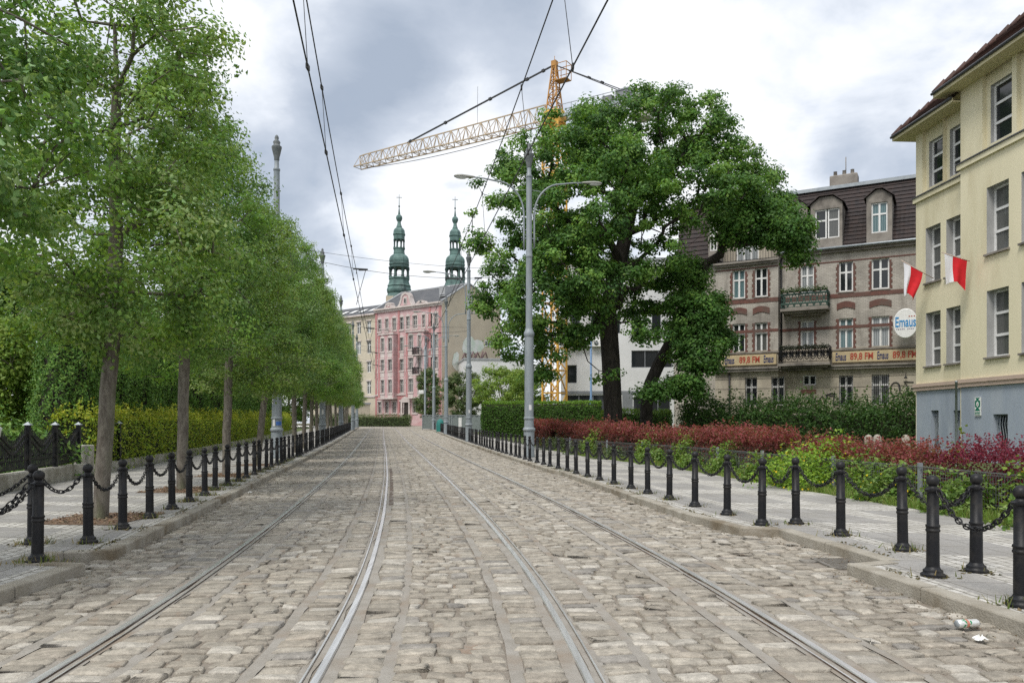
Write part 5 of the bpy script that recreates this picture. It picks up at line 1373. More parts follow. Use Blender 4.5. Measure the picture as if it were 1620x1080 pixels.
# ------------------------------------------------------------------ building kit: facade walls with real openings, windows set into them
def glass_mat(name, c, rough=.06, c2=None):
    m, nt, b, o = new_mat(name)
    b.inputs['Base Color'].default_value = c4(c); b.inputs['Roughness'].default_value = rough; b.inputs['Specular IOR Level'].default_value = .6
    if c2:
        tc = N(nt, 'ShaderNodeTexCoord').outputs['Object']
        wv = N(nt, 'ShaderNodeTexWave', {'wave_type': 'BANDS', 'bands_direction': 'X'}, Vector=tc, Scale=3.2, Distortion=2.5, Detail=2.0)
        nt.links.new(mixc(nt, sstep(nt, wv.outputs['Fac'], .25, .75), tuple(c), tuple(c2)), b.inputs['Base Color'])
    return m
M['glass'] = glass_mat('glass', (.018, .021, .024))
M['glass_curtain'] = glass_mat('glass_curtain', (.16, .175, .18), .12, (.34, .36, .37))
M['glass_blind'] = glass_mat('glass_blind', (.085, .088, .085), .12, (.115, .118, .112))
M['glass_teal'] = glass_mat('glass_teal', (.06, .12, .13), .10, (.15, .22, .23))
M['frame_white'] = simple('frame_white', (.74, .74, .73), (.66, .66, .65), 10, .4)
M['frame_old'] = simple('frame_old', (.46, .45, .43), (.34, .33, .31), 10, .6)

def wall_open(mb, x0, x1, z0, z1, ops, y=0.0, depth=.2, mi=0, rmi=None):
    """wall in the plane y with openings (xa, xb, za, zb) and their reveals"""
    rmi = mi if rmi is None else rmi
    xs = sorted({x0, x1, *[min(max(v, x0), x1) for o in ops for v in o[:2]]}); zs = sorted({z0, z1, *[min(max(v, z0), z1) for o in ops for v in o[2:4]]})
    for i in range(len(xs) - 1):
        for j in range(len(zs) - 1):
            cx, cz = (xs[i] + xs[i + 1]) / 2, (zs[j] + zs[j + 1]) / 2
            if any(o[0] < cx < o[1] and o[2] < cz < o[3] for o in ops): continue
            mb.quad((xs[i], y, zs[j]), (xs[i + 1], y, zs[j]), (xs[i + 1], y, zs[j + 1]), (xs[i], y, zs[j + 1]), mi)
    for (a, b_, c, d) in [o[:4] for o in ops]:
        mb.quad((a, y, c), (a, y + depth, c), (a, y + depth, d), (a, y, d), rmi); mb.quad((b_, y, d), (b_, y + depth, d), (b_, y + depth, c), (b_, y, c), rmi)
        mb.quad((a, y, d), (a, y + depth, d), (b_, y + depth, d), (b_, y, d), rmi); mb.quad((b_, y, c), (b_, y + depth, c), (a, y + depth, c), (a, y, c), rmi)
def window(parent, xa, xb, za, zb, y, fm, gm, mull=1, trans=(.66,), fw=.07, bars=0, thick=.06, sill=None, name='window', surround=None, grille=None):
    """frame as a part, its glazing as a sub-part (plus sill, grille)"""
    mb = MB(); y0, y1 = y, y + thick
    mb.box(xa, xa + fw, y0, y1, za, zb); mb.box(xb - fw, xb, y0, y1, za, zb); mb.box(xa + fw, xb - fw, y0, y1, zb - fw, zb); mb.box(xa + fw, xb - fw, y0, y1, za, za + fw)
    for k in range(1, mull + 1):
        x = xa + (xb - xa) * k / (mull + 1); mb.box(x - fw * .65, x + fw * .65, y0 - .012, y1 - .01, za + fw, zb - fw)
    for t in trans:
        z = za + (zb - za) * t
        mb.box(xa + fw, xb - fw, y0 - .006, y1 - .015, z - fw * .6, z + fw * .6)
    w = mb.obj(name, fm, parent)
    g = MB(); g.quad((xa + fw * .4, y + thick * .6, za + fw * .4), (xb - fw * .4, y + thick * .6, za + fw * .4), (xb - fw * .4, y + thick * .6, zb - fw * .4), (xa + fw * .4, y + thick * .6, zb - fw * .4))
    g.obj('pane', gm, w)
    if sill:
        s = MB(); s.box(xa - .06, xb + .06, y - sill[0], y + .02, za - .07, za - .004); s.obj('sill', sill[1], w)
    if grille:
        s = MB()
        for k in range(grille): x = xa + (xb - xa) * (k + .5) / grille; s.box(x - .012, x + .012, y - .10, y - .075, za - .02, zb + .02)
        for z in (za + .25, (za + zb) / 2, zb - .25): s.box(xa - .02, xb + .02, y - .098, y - .080, z - .012, z + .012)
        s.obj('grille', M['black_iron'], w)
    return w
def text_mesh(s, size, depth=.01, shear=0.0, xs=1.0):
    cu = bpy.data.curves.new('lettering', 'FONT'); cu.body = s; cu.size = size; cu.extrude = depth; cu.align_x = 'CENTER'; cu.align_y = 'CENTER'; cu.shear = shear; cu.offset = size * .016
    o = bpy.data.objects.new('lettering_source', cu); col.objects.link(o); o.scale = (1, 1, 1)
    dg = bpy.context.evaluated_depsgraph_get(); me = bpy.data.meshes.new_from_object(o.evaluated_get(dg))
    me.transform(Matrix.Diagonal((xs, 1, 1, 1))); me.transform(Matrix.Rotation(math.pi / 2, 4, 'X'))
    bpy.data.objects.remove(o); bpy.data.curves.remove(cu)
    return me
def lettering(parent, s, size, x, y, z, mat, depth=.01, shear=0.0, xs=1.0, width=None):
    me = text_mesh(s, size, depth, shear, xs)
    if width:
        w_ = max(v.co.x for v in me.vertices) - min(v.co.x for v in me.vertices); me.transform(Matrix.Diagonal((width / w_, 1, 1, 1))); me.materials.clear(); me.materials.append(mat)
    o = link('lettering', me, parent); o.location = (x, y, z); return o

# tiles for roofs: rows with a shadow gap and rounded pans
def tile_mat(name, c1, c2, row=.32, panw=.24, axis='X'):
    m, nt, b, o = new_mat(name)
    tc = N(nt, 'ShaderNodeTexCoord').outputs['Object']; sp = N(nt, 'ShaderNodeSeparateXYZ', Vector=tc)
    zr = mth(nt, 'FRACT', mth(nt, 'DIVIDE', sp.outputs[2], row)); xr = mth(nt, 'FRACT', mth(nt, 'DIVIDE', sp.outputs[0 if axis == 'X' else 1], panw))
    pan = mth(nt, 'ABSOLUTE', mth(nt, 'SUBTRACT', xr, .5)); h = mth(nt, 'ADD', mth(nt, 'SUBTRACT', 1.0, zr), mth(nt, 'MULTIPLY', pan, 1.2))
    idn = noise(nt, tc, 2.5, 5, .6); wn = N(nt, 'ShaderNodeTexWhiteNoise', {'noise_dimensions': '2D'}, Vector=N(nt, 'ShaderNodeCombineXYZ', X=mth(nt, 'FLOOR', mth(nt, 'DIVIDE', sp.outputs[0 if axis == 'X' else 1], panw)), Y=mth(nt, 'FLOOR', mth(nt, 'DIVIDE', sp.outputs[2], row)), Z=0.0).outputs[0]).outputs['Value']
    f = mth(nt, 'ADD', mth(nt, 'MULTIPLY', wn, .5), mth(nt, 'MULTIPLY', sstep(nt, idn, .35, .68), .6), clamp=True)
    c = mixc(nt, f, tuple(c1), tuple(c2)); c = mixc(nt, sstep(nt, noise(nt, tc, .45, 5, .6), .52, .75), c, tuple(v * 1.6 for v in c2))
    nt.links.new(c, b.inputs['Base Color']); b.inputs['Roughness'].default_value = .75
    bn = N(nt, 'ShaderNodeBump', Height=h, Strength=1.0, Distance=.06); nt.links.new(bn.outputs[0], b.inputs['Normal'])
    return m
M['tile_dark'] = tile_mat('tile_dark', (.022, .018, .019), (.042, .028, .025))
M['tile_red'] = tile_mat('tile_red', (.085, .036, .026), (.045, .024, .020), axis='Y')
M['slate'] = simple('slate', (.075, .078, .085), (.055, .058, .065), 3, .6, c3=(.10, .10, .105), s3=.8, bump=.3, bscale=12)

def tiled_slope(mb, p00, p10, p11, p01, row, off):
    """slope laid in overlapping rows; p00-p10 is the eave, p01-p11 the top; off is the outward step of each row"""
    p00, p10, p11, p01 = map(Vector, (p00, p10, p11, p01)); nrm = (p10 - p00).cross(p01 - p00).normalized()
    n = max(2, round((p01 - p00).length / row))
    for k in range(n):
        a, b_ = p00.lerp(p01, k / n), p10.lerp(p11, k / n); c, d = p10.lerp(p11, (k + 1) / n), p00.lerp(p01, (k + 1) / n)
        o = nrm * off; e_ = nrm * .004
        mb.add([a + e_, b_ + e_, a + o, b_ + o, c + e_, d + e_], [(0, 1, 3, 2), (2, 3, 4, 5)])
# ------------------------------------------------------------------ brick house with radio-station signs
def wall_stain(name, brick, pl):
    m, nt, b, o = new_mat(name)
    tc = N(nt, 'ShaderNodeTexCoord').outputs['Object']; sp = N(nt, 'ShaderNodeSeparateXYZ', Vector=tc)
    if brick:
        uv = N(nt, 'ShaderNodeCombineXYZ', X=sp.outputs[0], Y=sp.outputs[2], Z=0.0).outputs[0]
        br = N(nt, 'ShaderNodeTexBrick', {'offset': .5}, Vector=uv, Color1=c4(pl[0]), Color2=c4(pl[1]), Mortar=c4(pl[2]), Scale=1.0, Mortar_Size=.012, Mortar_Smooth=.2, Bias=0.0, Brick_Width=.26, Row_Height=.085)
        c = br.outputs['Color']
    else:
        c = mixc(nt, sstep(nt, noise(nt, tc, 1.1, 6, .62), .36, .66), tuple(pl[0]), tuple(pl[1]))
    st = N(nt, 'ShaderNodeMapping', Vector=tc, Scale=(1.0, 1.0, .22)).outputs[0]
    s1 = mth(nt, 'MULTIPLY', sstep(nt, noise(nt, st, 1.6, 6, .65), .48, .72), .60)
    c = mixc(nt, s1, c, (.115, .10, .085)); s2 = mth(nt, 'MULTIPLY', sstep(nt, noise(nt, tc, .35, 4, .6), .50, .68), .55)
    c = mixc(nt, s2, c, (.15, .135, .12))
    nt.links.new(c, b.inputs['Base Color']); b.inputs['Roughness'].default_value = .92
    bn = N(nt, 'ShaderNodeBump', Height=noise(nt, tc, 18, 5, .6), Strength=.3, Distance=.03); nt.links.new(bn.outputs[0], b.inputs['Normal'])
    return m
M['em_brick'] = wall_stain('em_brick', True, ((.47, .435, .385), (.39, .355, .31), (.28, .26, .23)))
M['em_plaster'] = wall_stain('em_plaster', False, ((.43, .385, .305), (.34, .30, .24)))
M['em_red'] = simple('em_red', (.155, .070, .055), (.115, .058, .048), 5, .9, c3=(.12, .085, .07), s3=1)
M['em_grey'] = simple('em_grey', (.27, .245, .215), (.19, .17, .15), 1.5, .9, c3=(.10, .09, .08), s3=.9)
M['sign_cream'] = simple('sign_cream', (.50, .40, .235), (.42, .34, .21), 3, .6)
M['text_red'] = simple('text_red', (.36, .055, .03), rough=.6); M['text_navy'] = simple('text_navy', (.018, .03, .11), rough=.6); M['text_blue'] = simple('text_blue', (.03, .24, .52), rough=.5)
M['sign_small'] = simple('sign_small', (.30, .30, .38), rough=.6)
M['balcony_green'] = simple('balcony_green', (.028, .065, .052), (.045, .09, .07), 14, .6)
M['graffiti'] = simple('graffiti', (.025, .025, .028), rough=.8)
EO = Vector((9.75, 52.8)); ER = -math.atan2(.489, .872); EU = Vector((.872, -.489)); EV = Vector((.489, .872))
def es(px):                                       # facade coordinate seen at column px
    k = (px - CX) / F; return (k * EO.y - EO.x) / (EU.x - k * EU.y)
def ez(px, py):
    s = es(px); return EYE + (HY - py) * (EO.y + s * EU.y) / F
bh = thing('brick_house', 'weathered cream brick house with radio signs, red brick bands and a dark mansard roof', 'house', (EO.x, EO.y, 0), ER)
ex = lambda v: es(1080 + .3796 * v)               # from a measured enlargement
cols_ = {k: (ex(a), ex(b_)) for k, (a, b_) in dict(a=(216, 268), b=(308, 361), c=(491, 547), d=(651, 710), e=(787, 861)).items()}
zs1 = (6.05, 8.05); zs2 = (9.75, 11.7); zs0 = (1.45, 3.75)
zs1 = (ez(1392, 550), ez(1392, 500)); zs2 = (ez(1392, 457), ez(1392, 408)); zs0 = (ez(1394, 640), ez(1394, 592))
GUT = ez(1440, 384); SB0, SB1 = ez(1425, 570), ez(1425, 553)
XL, XM, XR = ex(145), ex(405), ex(1030) + 6       # left edge of the projecting bay, its right edge, hidden right end
mb = MB(); ops = []
ops1 = [(*cols_[k], *zs1) for k in 'cde']; ops2 = [(*cols_[k], *zs2) for k in 'cde']; ops0 = [(*cols_['d'], *zs0), (*cols_['e'], *zs0), (ex(500), ex(556), ez(1280, 609), ez(1280, 593))]
e0 = XR - 2.2
ops1.append((e0, e0 + 1.2, *zs1)); ops2.append((e0, e0 + 1.2, *zs2))
wall_open(mb, XM, XR, SB1 + .28, GUT, ops1 + ops2, 0, .16, 0)
wall_open(mb, XM, XR, -.4, SB1 + .28, ops0, -.012, .18, 1)
PJ = -.55                                         # the bay at the left stands proud
opl = [(*cols_[k], *z) for k in 'ab' for z in (zs1, zs2)]; opl0 = [(ex(268), ex(318), *zs0), (ex(376), ex(430), *zs0)]
wall_open(mb, XL, XM, SB1 + .28, GUT - .35, opl, PJ, .16, 0); wall_open(mb, XL, XM, -.4, SB1 + .28, opl0, PJ - .012, .18, 1)
mb.quad((XM, PJ, SB1 + .28), (XM, 0, SB1 + .28), (XM, 0, GUT - .35), (XM, PJ, GUT - .35), 0); mb.quad((XM, PJ - .012, -.4), (XM, -.012, -.4), (XM, -.012, SB1 + .28), (XM, PJ - .012, SB1 + .28), 1)
XLL = ex(-60)
opf = [(ex(118), ex(142), *zs2), (ex(118), ex(142), *zs1), (ex(40), ex(68), *zs1), (ex(40), ex(68), *zs2), (ex(30), ex(62), *zs0)]
wall_open(mb, XLL, XL, -.4, GUT, opf, 1.3, .16, 0)
mb.quad((XL, 1.3, -.4), (XL, PJ, -.4), (XL, PJ, GUT - .35), (XL, 1.3, GUT - .35), 0)
mb.quad((XLL, 12, -.4), (XLL, 1.3, -.4), (XLL, 1.3, GUT), (XLL, 12, GUT), 0); mb.quad((XR, -.012, -.4), (XR, 12, -.4), (XR, 12, GUT), (XR, -.012, GUT), 0)
mb.obj('wall', [M['em_brick'], M['em_plaster']], bh)
# bands, cornices, arches, toothed window edges
mb = MB()
for (xa, xb, y) in ((XM + .005, XR, 0), (XL, XM, PJ)):
    mb.box(xa, xb, y - .022, y + .01, zs2[0] - .36, zs2[0] - .10)
    mb.box(xa, xb, y - .018, y + .01, zs1[1] - .62, zs1[1] - .44)
    mb.box(xa, xb, y - .018, y + .01, zs2[1] - .02, zs2[1] + .06)
for k, y in (('a', PJ), ('b', PJ), ('d', 0), ('e', 0)):
    a, b_ = cols_[k]; n = 8
    # segmental arch above the first floor
    pr = None; poly = []
    for j in range(n + 1):
        u = j / n; x = a - .12 + (b_ - a + .24) * u; poly.append((x, zs1[1] + .60 + .14 * math.sin(math.pi * u)))
    poly = poly + [(b_ + .12, zs1[1] + .95 - .62), (a - .12, zs1[1] + .33)]
    top = [(p[0], p[1] + .30) for p in poly[:n + 1]]; bot = [(p[0], p[1] - .08) for p in poly[:n + 1]]
    mb.prism(bot + top[::-1], y - .04, y + .01)
    for z0, z1 in (zs1, zs2):
        for j in range(int((z1 - z0) / .17)):
            w = .11 if j % 2 else .17
            zz = z0 + j * .17
            mb.box(a - w, a - .005, y - .026, y + .01, zz, zz + .165); mb.box(b_ + .005, b_ + w, y - .026, y + .01, zz, zz + .165)
for z0, z1 in (zs1, zs2):
    a, b_ = cols_['c']
    for j in range(int((z1 - z0) / .17)):
        w = .10 if j % 2 else .15; mb.box(a - w, a - .005, -.026, .01, z0 + j * .17, z0 + j * .17 + .165); mb.box(b_ + .005, b_ + w, -.026, .01, z0 + j * .17, z0 + j * .17 + .165)
mb.box(ex(492), ex(556), -.05, -.005, ez(1280, 622), ez(1280, 616))
mb.obj('brick_band', M['em_red'], bh)
mb = MB()
for (xa, xb, y) in ((XM + .006, XR, 0), (XL - .05, XM + .05, PJ)):
    mb.box(xa, xb, y - .28, y + .01, SB0 - .42, SB0 - .26); mb.box(xa, xb, y - .36, y + .01, SB0 - .26, SB0 - .16); mb.box(xa, xb, y - .10, y + .011, SB1 + .10, SB1 + .20)
    t_ = GUT - (.35 if y else 0)
    mb.box(xa, xb, y - .20, y + .01, t_ - .16, t_ - .02); mb.box(xa, xb, y - .32, y + .6, t_ - .02, t_ + .10)
for z in np.arange(.5, SB0 - .6, .62):            # grooves of the rusticated ground floor
    mb.box(XM + .006, XR, -.034, -.013, z, z + .012); mb.box(XL, XM, PJ - .034, PJ - .013, z, z + .012)
mb.obj('cornice', M['em_grey'], bh)
# windows
wp = {'a': ('glass_teal', 'glass'), 'b': ('glass', 'glass_blind'), 'c': ('glass_curtain', 'glass_curtain'), 'd': ('glass', 'glass_teal'), 'e': ('glass', 'glass_curtain')}
for k, (xa, xb) in cols_.items():
    y = PJ if k in 'ab' else 0
    window(bh, xa, xb, *zs1, y + .13, M['frame_white'], M[wp[k][1]], 1, (.64,), .085, sill=(.18, M['em_grey']))
    window(bh, xa, xb, *zs2, y + .13, M['frame_white'], M[wp[k][0]], 1, (.64,), .085, sill=(.18, M['em_grey']))
for o in ops1[-1:] + ops2[-1:] + opf[:4]: window(bh, *o[:4], (.13 if o[0] > XM else 1.43), M['frame_white'], M['glass'], 1, (.64,), .085)
window(bh, *opf[4][:4], 1.43, M['frame_old'], M['glass'], 1, (.64,), .085)
for o in ops0[:2]: window(bh, *o, .13, M['frame_white'], M['glass_blind'] if o is ops0[1] else M['glass'], 1, (.66,), .08, grille=9)
window(bh, *ops0[2], .13, M['frame_white'], M['glass'], 1, (), .08)
for o in opl0: window(bh, *o, PJ + .13, M['frame_white'], M['glass'], 1, (.66,), .08, grille=7)
# mansard roof: steep tiled face, metal edge, dormers
RT = ez(1448, 268) + .35; RB = 3.1
mb = MB()
tiled_slope(mb, (XM - .2, .25, GUT + .12), (XR, .25, GUT + .12), (XR, RB, RT), (XM - .2, RB, RT), .34, .055); tiled_slope(mb, (XLL, 1.5, GUT + .05), (XM - .2, 1.5, GUT + .05), (XM - .2, RB, RT), (XLL, RB, RT), .34, .055)
mb.quad((XM - .2, .25, GUT + .12), (XM - .2, RB, RT), (XM - .2, 1.5, GUT + .05), (XM - .2, 1.0, GUT + .05)); mb.quad((XLL, RB, RT), (XR, RB, RT), (XR, 12, RT + .8), (XLL, 12, RT + .8))
mb.add([(XR, .25, GUT + .12), (XR, 12, GUT), (XR, 12, RT + .8), (XR, RB, RT)], [(0, 1, 2, 3)]); mb.add([(XLL, 1.5, GUT), (XLL, RB, RT), (XLL, 12, RT + .8), (XLL, 12, GUT)], [(0, 1, 2, 3)])
rf = mb.obj('roof', M['tile_dark'], bh)
mb = MB(); mb.box(XLL - .1, XR + .1, RB - .22, RB + .3, RT - .02, RT + .20)
mb.tube([(XM + .01, -.38, GUT + .10), (XR, -.38, GUT + .10)], .075, 8); mb.tube([(XLL, 1.2, GUT + .10), (XL, 1.2, GUT + .10)], .075, 8)
mb.quad((XM, -.33, GUT + .13), (XR, -.33, GUT + .13), (XR, .26, GUT + .16), (XM, .26, GUT + .16))
mb.obj('gutter', M['zinc'], rf)
mb = MB(); cx = es(1322); mb.bbox(cx - .85, cx + .85, 4.2, 5.2, RT, RT + 1.25, .06)
for d_ in (-.55, 0, .5): mb.lathe([(.13, 0), (.11, .35), (.13, .37)], 8, (cx + d_, 4.7, RT + 1.24))
mb.tube([(cx + .1, 4.7, RT + 1.2), (cx + .1, 4.7, RT + 2.5)], .03, 5); mb.obj('chimney', M['em_grey'], rf)
def dormer(xa, xb, z0, z1, wx):
    d = MB(); zc = z1 + .42; y0 = .12; back = RB * .9
    w0, w1 = wx; zo = WZO
    wall_open(d, xa, xb, z0, z1, [(w0, w1, *zo)], y0, .14, 0)
    d.add([(xa, y0, z1), (xb, y0, z1), (xb - .55, y0, zc), (xa + .55, y0, zc)], [(0, 1, 2, 3)])
    for x in (xa, xb): d.quad((x, y0, z0), (x, back, z0), (x, back, z1), (x, y0, z1)) if x == xb else d.quad((x, back, z0), (x, y0, z0), (x, y0, z1), (x, back, z1))
    o = d.obj('dormer', M['em_grey'], bh)
    r = MB()
    for (p, q) in (((xa - .14, z1 - .06), (xa + .5, zc + .05)), ((xa + .5, zc + .05), (xb - .5, zc + .05)), ((xb - .5, zc + .05), (xb + .14, z1 - .06))):
        r.add([(p[0], y0 - .16, p[1]), (q[0], y0 - .16, q[1]), (q[0], back + .5, q[1]), (p[0], back + .5, p[1]), (p[0], y0 - .16, p[1] + .07), (q[0], y0 - .16, q[1] + .07), (q[0], back + .5, q[1] + .07), (p[0], back + .5, p[1] + .07)],
              [(0, 3, 2, 1), (4, 5, 6, 7), (0, 1, 5, 4), (1, 2, 6, 5), (3, 7, 6, 2), (0, 4, 7, 3)])
    r.obj('dormer_roof', M['tile_dark'], o)
    return zo
dz0, dz1 = GUT + .2, ez(1392, 310)
WZO = (ez(1392, 367), ez(1392, 319))
for (a, b_, wa_, wb_, two) in ((532, 664, 550, 652, True), (765, 872, 785, 853, False), (452, 518, 0, 0, None), (105, 150, 110, 141, False)):
    xa, xb = ex(a), ex(b_)
    wx = (ex(wa_), ex(wb_)) if two is not None else (xa + .35, xb - .35)
    zo = dormer(xa, xb, dz0, dz1, wx)
    if two:
        xm = (wx[0] + wx[1]) / 2
        window(bh, wx[0], xm - .03, *zo, .22, M['frame_white'], M['glass'], 0, (.62,), .08); window(bh, xm + .03, wx[1], *zo, .22, M['frame_white'], M['glass_blind'], 0, (.62,), .08)
    else: window(bh, *wx, *zo, .22, M['frame_white'], M['glass_teal'] if a > 700 else M['glass'], 1, (.62,), .08)
# terrace railing on the projecting bay
mb = MB(); t_ = GUT - .25
for j in range(23):
    x = XL + .1 + (XM - XL - .2) * j / 22; mb.bar((x, PJ + .1, t_), (x, PJ + .1, t_ + .85), .02)
for z in (t_ + .12, t_ + .85): mb.bar((XL + .05, PJ + .1, z), (XM - .05, PJ + .1, z), .035)
mb.quad((XL, PJ + .02, GUT - .26), (XM, PJ + .02, GUT - .26), (XM, 1.2, GUT - .24), (XL, 1.2, GUT - .24)); mb.obj('terrace_railing', M['black_iron'], bh)
mb = MB(); wall_open(mb, XL, XM, GUT - .3, GUT + 2.6, [(ex(205), ex(300), GUT - .2, GUT + 1.9)], 1.24, .15, 0); mb.obj('terrace_wall', M['em_plaster'], bh)
window(bh, ex(205), ex(300), GUT - .2, GUT + 1.9, 1.36, M['frame_white'], M['glass_curtain'], 2, (.7,), .09)
# balconies
def balcony(xa, xb, zf, hgt, mat, scroll, label=None):
    s = MB(); dp = 1.1
    s.box(xa, xb, -dp, -.002, zf - .16, zf); s.box(xa + .2, xb - .2, -dp + .25, -.002, zf - .30, zf - .16); s.box(xa + .5, xb - .5, -dp + .55, -.002, zf - .44, zf - .30)
    o = s.obj('balcony', M['em_grey'], bh)
    r = MB(); z0, z1 = zf + .08, zf + hgt
    sides = [((xa + .05, -.01), (xa + .05, -dp + .05)), ((xa + .05, -dp + .05), (xb - .05, -dp + .05)), ((xb - .05, -dp + .05), (xb - .05, -.01))]
    for (p, q) in sides:
        L_ = math.hypot(q[0] - p[0], q[1] - p[1]); n = max(2, int(L_ / .34))
        for z in (z0, z1): r.bar((p[0], p[1], z), (q[0], q[1], z), .05 if z == z1 else .035)
        for j in range(n + 1):
            u = j / n; x, y = p[0] + (q[0] - p[0]) * u, p[1] + (q[1] - p[1]) * u
            r.bar((x, y, z0), (x, y, z1), .022)
            if j < n:
                u2 = (j + 1) / n; x2, y2 = p[0] + (q[0] - p[0]) * u2, p[1] + (q[1] - p[1]) * u2
                if scroll:
                    cxm, cym, zm = (x + x2) / 2, (y + y2) / 2, (z0 + z1) / 2; dx, dy = (x2 - x) * .42, (y2 - y) * .42
                    for rr_ in (.30, .17):
                        r.tube([(cxm + dx * math.cos(t) * rr_ / .30, cym + dy * math.cos(t) * rr_ / .30, zm + rr_ * math.sin(t) * 1.1) for t in np.linspace(0, 2 * math.pi, 9)], .032, 4)
                else:
                    r.bar((x, y, z0), (x2, y2, z1), .05); r.bar((x2, y2, z0), (x, y, z1), .05); zm = (z0 + z1) / 2
                    r.bar((x, y, zm), (x2, y2, zm), .05); r.bar((x, y, z0 + .2), (x2, y2, z0 + .2), .09); r.bar((x, y, z1 - .14), (x2, y2, z1 - .14), .10)
    r.obj('railing', mat, o)
    return o
balcony(ex(420), ex(615), ez(1275, 490), 1.0, M['balcony_green'], False)
balcony(ex(412), ex(622), ez(1275, 578) + .1, 1.0, M['black_iron'], True)
# plants on the balconies
def box_plants(xa, xb, z, seed, pal, fl, label):
    r = np.random.default_rng(seed); n = 900
    Pn = np.stack([r.uniform(xa, xb, n), -1.08 + r.normal(0, .09, n), z + np.abs(r.normal(0, .12, n))], 1)
    C = leaf_cols(n, r, pal, .2); k = r.random(n) < fl; C[k] = np.array((.62, .62, .58))
    W_ = Matrix.Translation((EO.x, EO.y, 0)) @ Matrix.Rotation(ER, 4, 'Z')
    v, f, c = leaves(Pn, np.tile([0, -.5, .6], (n, 1)), .10, C, r, 1.4)
    o = link('balcony_plants', np_mesh('balcony_plants', [(v, f, 0, c)], M['leaf'])); o.matrix_world = W_
    tag(o, label, 'plants', 'plant boxes on the balconies')
box_plants(ex(422), ex(613), ez(1275, 490) + 1.0, 5, [(.06, .12, .03), (.05, .09, .03)], .12, 'green plants with white flowers along the upper green balcony')
box_plants(ex(418), ex(618), ez(1275, 578) + .95, 6, [(.035, .045, .03), (.05, .06, .035)], .02, 'dark withered plants along the lower iron balcony')
# sign boards with the station's lettering
def board(xa, xb, y, items, label, z0=SB0, z1=SB1):
    t = thing('sign_board', label, 'sign', (EO.x, EO.y, 0), ER, 'radio sign boards on the brick house')
    s = MB(); s.bbox(xa, xb, y - .16, y - .03, z0, z1, .02); s.obj('board', M['sign_cream'], t)
    for (txt, xc, mat, size, sh) in items: lettering(t, txt, size, xc, y - .165, (z0 + z1) / 2, mat, .012, sh, 1.0, width=1.26 if mat is M['text_red'] else .60)
H_ = SB1 - SB0
board(ex(625), ex(625) + (ex(978) - ex(625)) + .15, -.02, [('Emaus', ex(660), M['text_navy'], H_ * 1.05, .1), ('89,8 FM', ex(747), M['text_red'], H_ * .88, 0), ('Emaus', ex(834), M['text_navy'], H_ * 1.05, .1), ('89,8 FM', ex(926), M['text_red'], H_ * .88, 0)], 'long cream sign board with red 89,8 FM and blue lettering, beside the yellow school', SB0, SB1)
board(ex(165), ex(399), PJ - .02, [('89,8 FM', ex(289), M['text_red'], H_ * .88, 0), ('Emaus', ex(367), M['text_navy'], H_ * 1.05, .1), ('Emaus', ex(206), M['text_navy'], H_ * 1.05, .1)], 'short cream sign board with red 89,8 FM, half hidden by oak leaves')
# oval sign on a bracket
t = thing('oval_sign', 'white oval hanging sign with blue lettering on the brick house corner', 'sign', (EO.x, EO.y, 0), ER)
xc, zc_ = ex(931), ez(1434, 514); rx, rz = .64, .86
s = MB(); n = 36; vs = []
for (k, yy) in ((.96, -.95), (1.0, -.92), (1.0, -.80), (.96, -.77)):
    for j in range(n): a = 2 * math.pi * j / n; vs.append((xc + rx * k * math.cos(a), yy, zc_ + rz * k * math.sin(a)))
s.add(vs, [(i * n + (j + 1) % n, i * n + j, (i + 1) * n + j, (i + 1) * n + (j + 1) % n) for i in range(3) for j in range(n)] + [tuple(range(n)), tuple(reversed(range(3 * n, 4 * n)))])
s.obj('disc', M['white_paint'], t)
lettering(t, 'Emaus', .82, xc + .0, -.955, zc_ + .05, M['text_blue'], .008, .0, 1.0, width=1.06); s = MB()
for k in range(3): s.box(xc + .16 + .13 * k, xc + .23 + .13 * k, -.96, -.948, zc_ + .36, zc_ + .42)
s.obj('lettering', M['text_red'], t); s = MB()
for k in range(10):
    if k != 5: s.box(xc - .48 + .095 * k, xc - .42 + .095 * k, -.96, -.948, zc_ - .36, zc_ - .29)
s.obj('lettering', M['sign_small'], t)
s = MB(); s.bar((xc + .3, -.80, zc_ - .5), (xc + .3, .0, zc_ - .5), .05); s.bar((xc + .3, -.80, zc_ + .5), (xc + .3, .0, zc_ + .5), .05); s.obj('bracket', M['black_iron'], t)
# graffiti scrawl on the ground floor and a little lamp
s = MB(); gx, gz_ = es(1424), ez(1424, 615); y = -.03
def scrawl(cx, cz, strokes, r=.035):
    for st in strokes: s.tube([(cx + a, y, cz + b_) for a, b_ in st], r, 5)
el = [(-.25 + .26 * math.cos(t), .40 * math.sin(t)) for t in np.linspace(.4, 6.6, 14)]
scrawl(gx, gz_, [el, [(-.1, .35), (.0, -.2), (.15, -.4)], [(.7, .38), (.2, .42), (.45, .05), (.18, -.32), (.75, -.36)], [(-.9, .1), (-.7, .18), (-.62, .0), (-.75, -.15), (-.88, -.1)], [(1.0, -.08), (1.05, -.1)], [(.55, .02), (.85, .0)]])
scrawl(es(1312), ez(1312, 633), [[(-.6, .0), (-.4, .3), (-.3, -.2), (-.1, .3)], [(0, .25), (.3, .3), (.2, -.2), (.5, -.25)], [(-.2, .3), (.1, .42), (.35, .38)], [(.5, -.1), (.8, -.35)]], .045)
s.obj('graffiti', M['graffiti'], bh)
s = MB(); s.lathe([(.02, .12), (.04, .10), (.10, .0), (.09, -.02), (.001, -.02)], 10, (es(1433), -.20, ez(1433, 598))); s.bar((es(1433), -.2, ez(1433, 598) + .18), (es(1433), .0, ez(1433, 598) + .3), .03); s.obj('wall_lamp', M['black_iron'], bh)
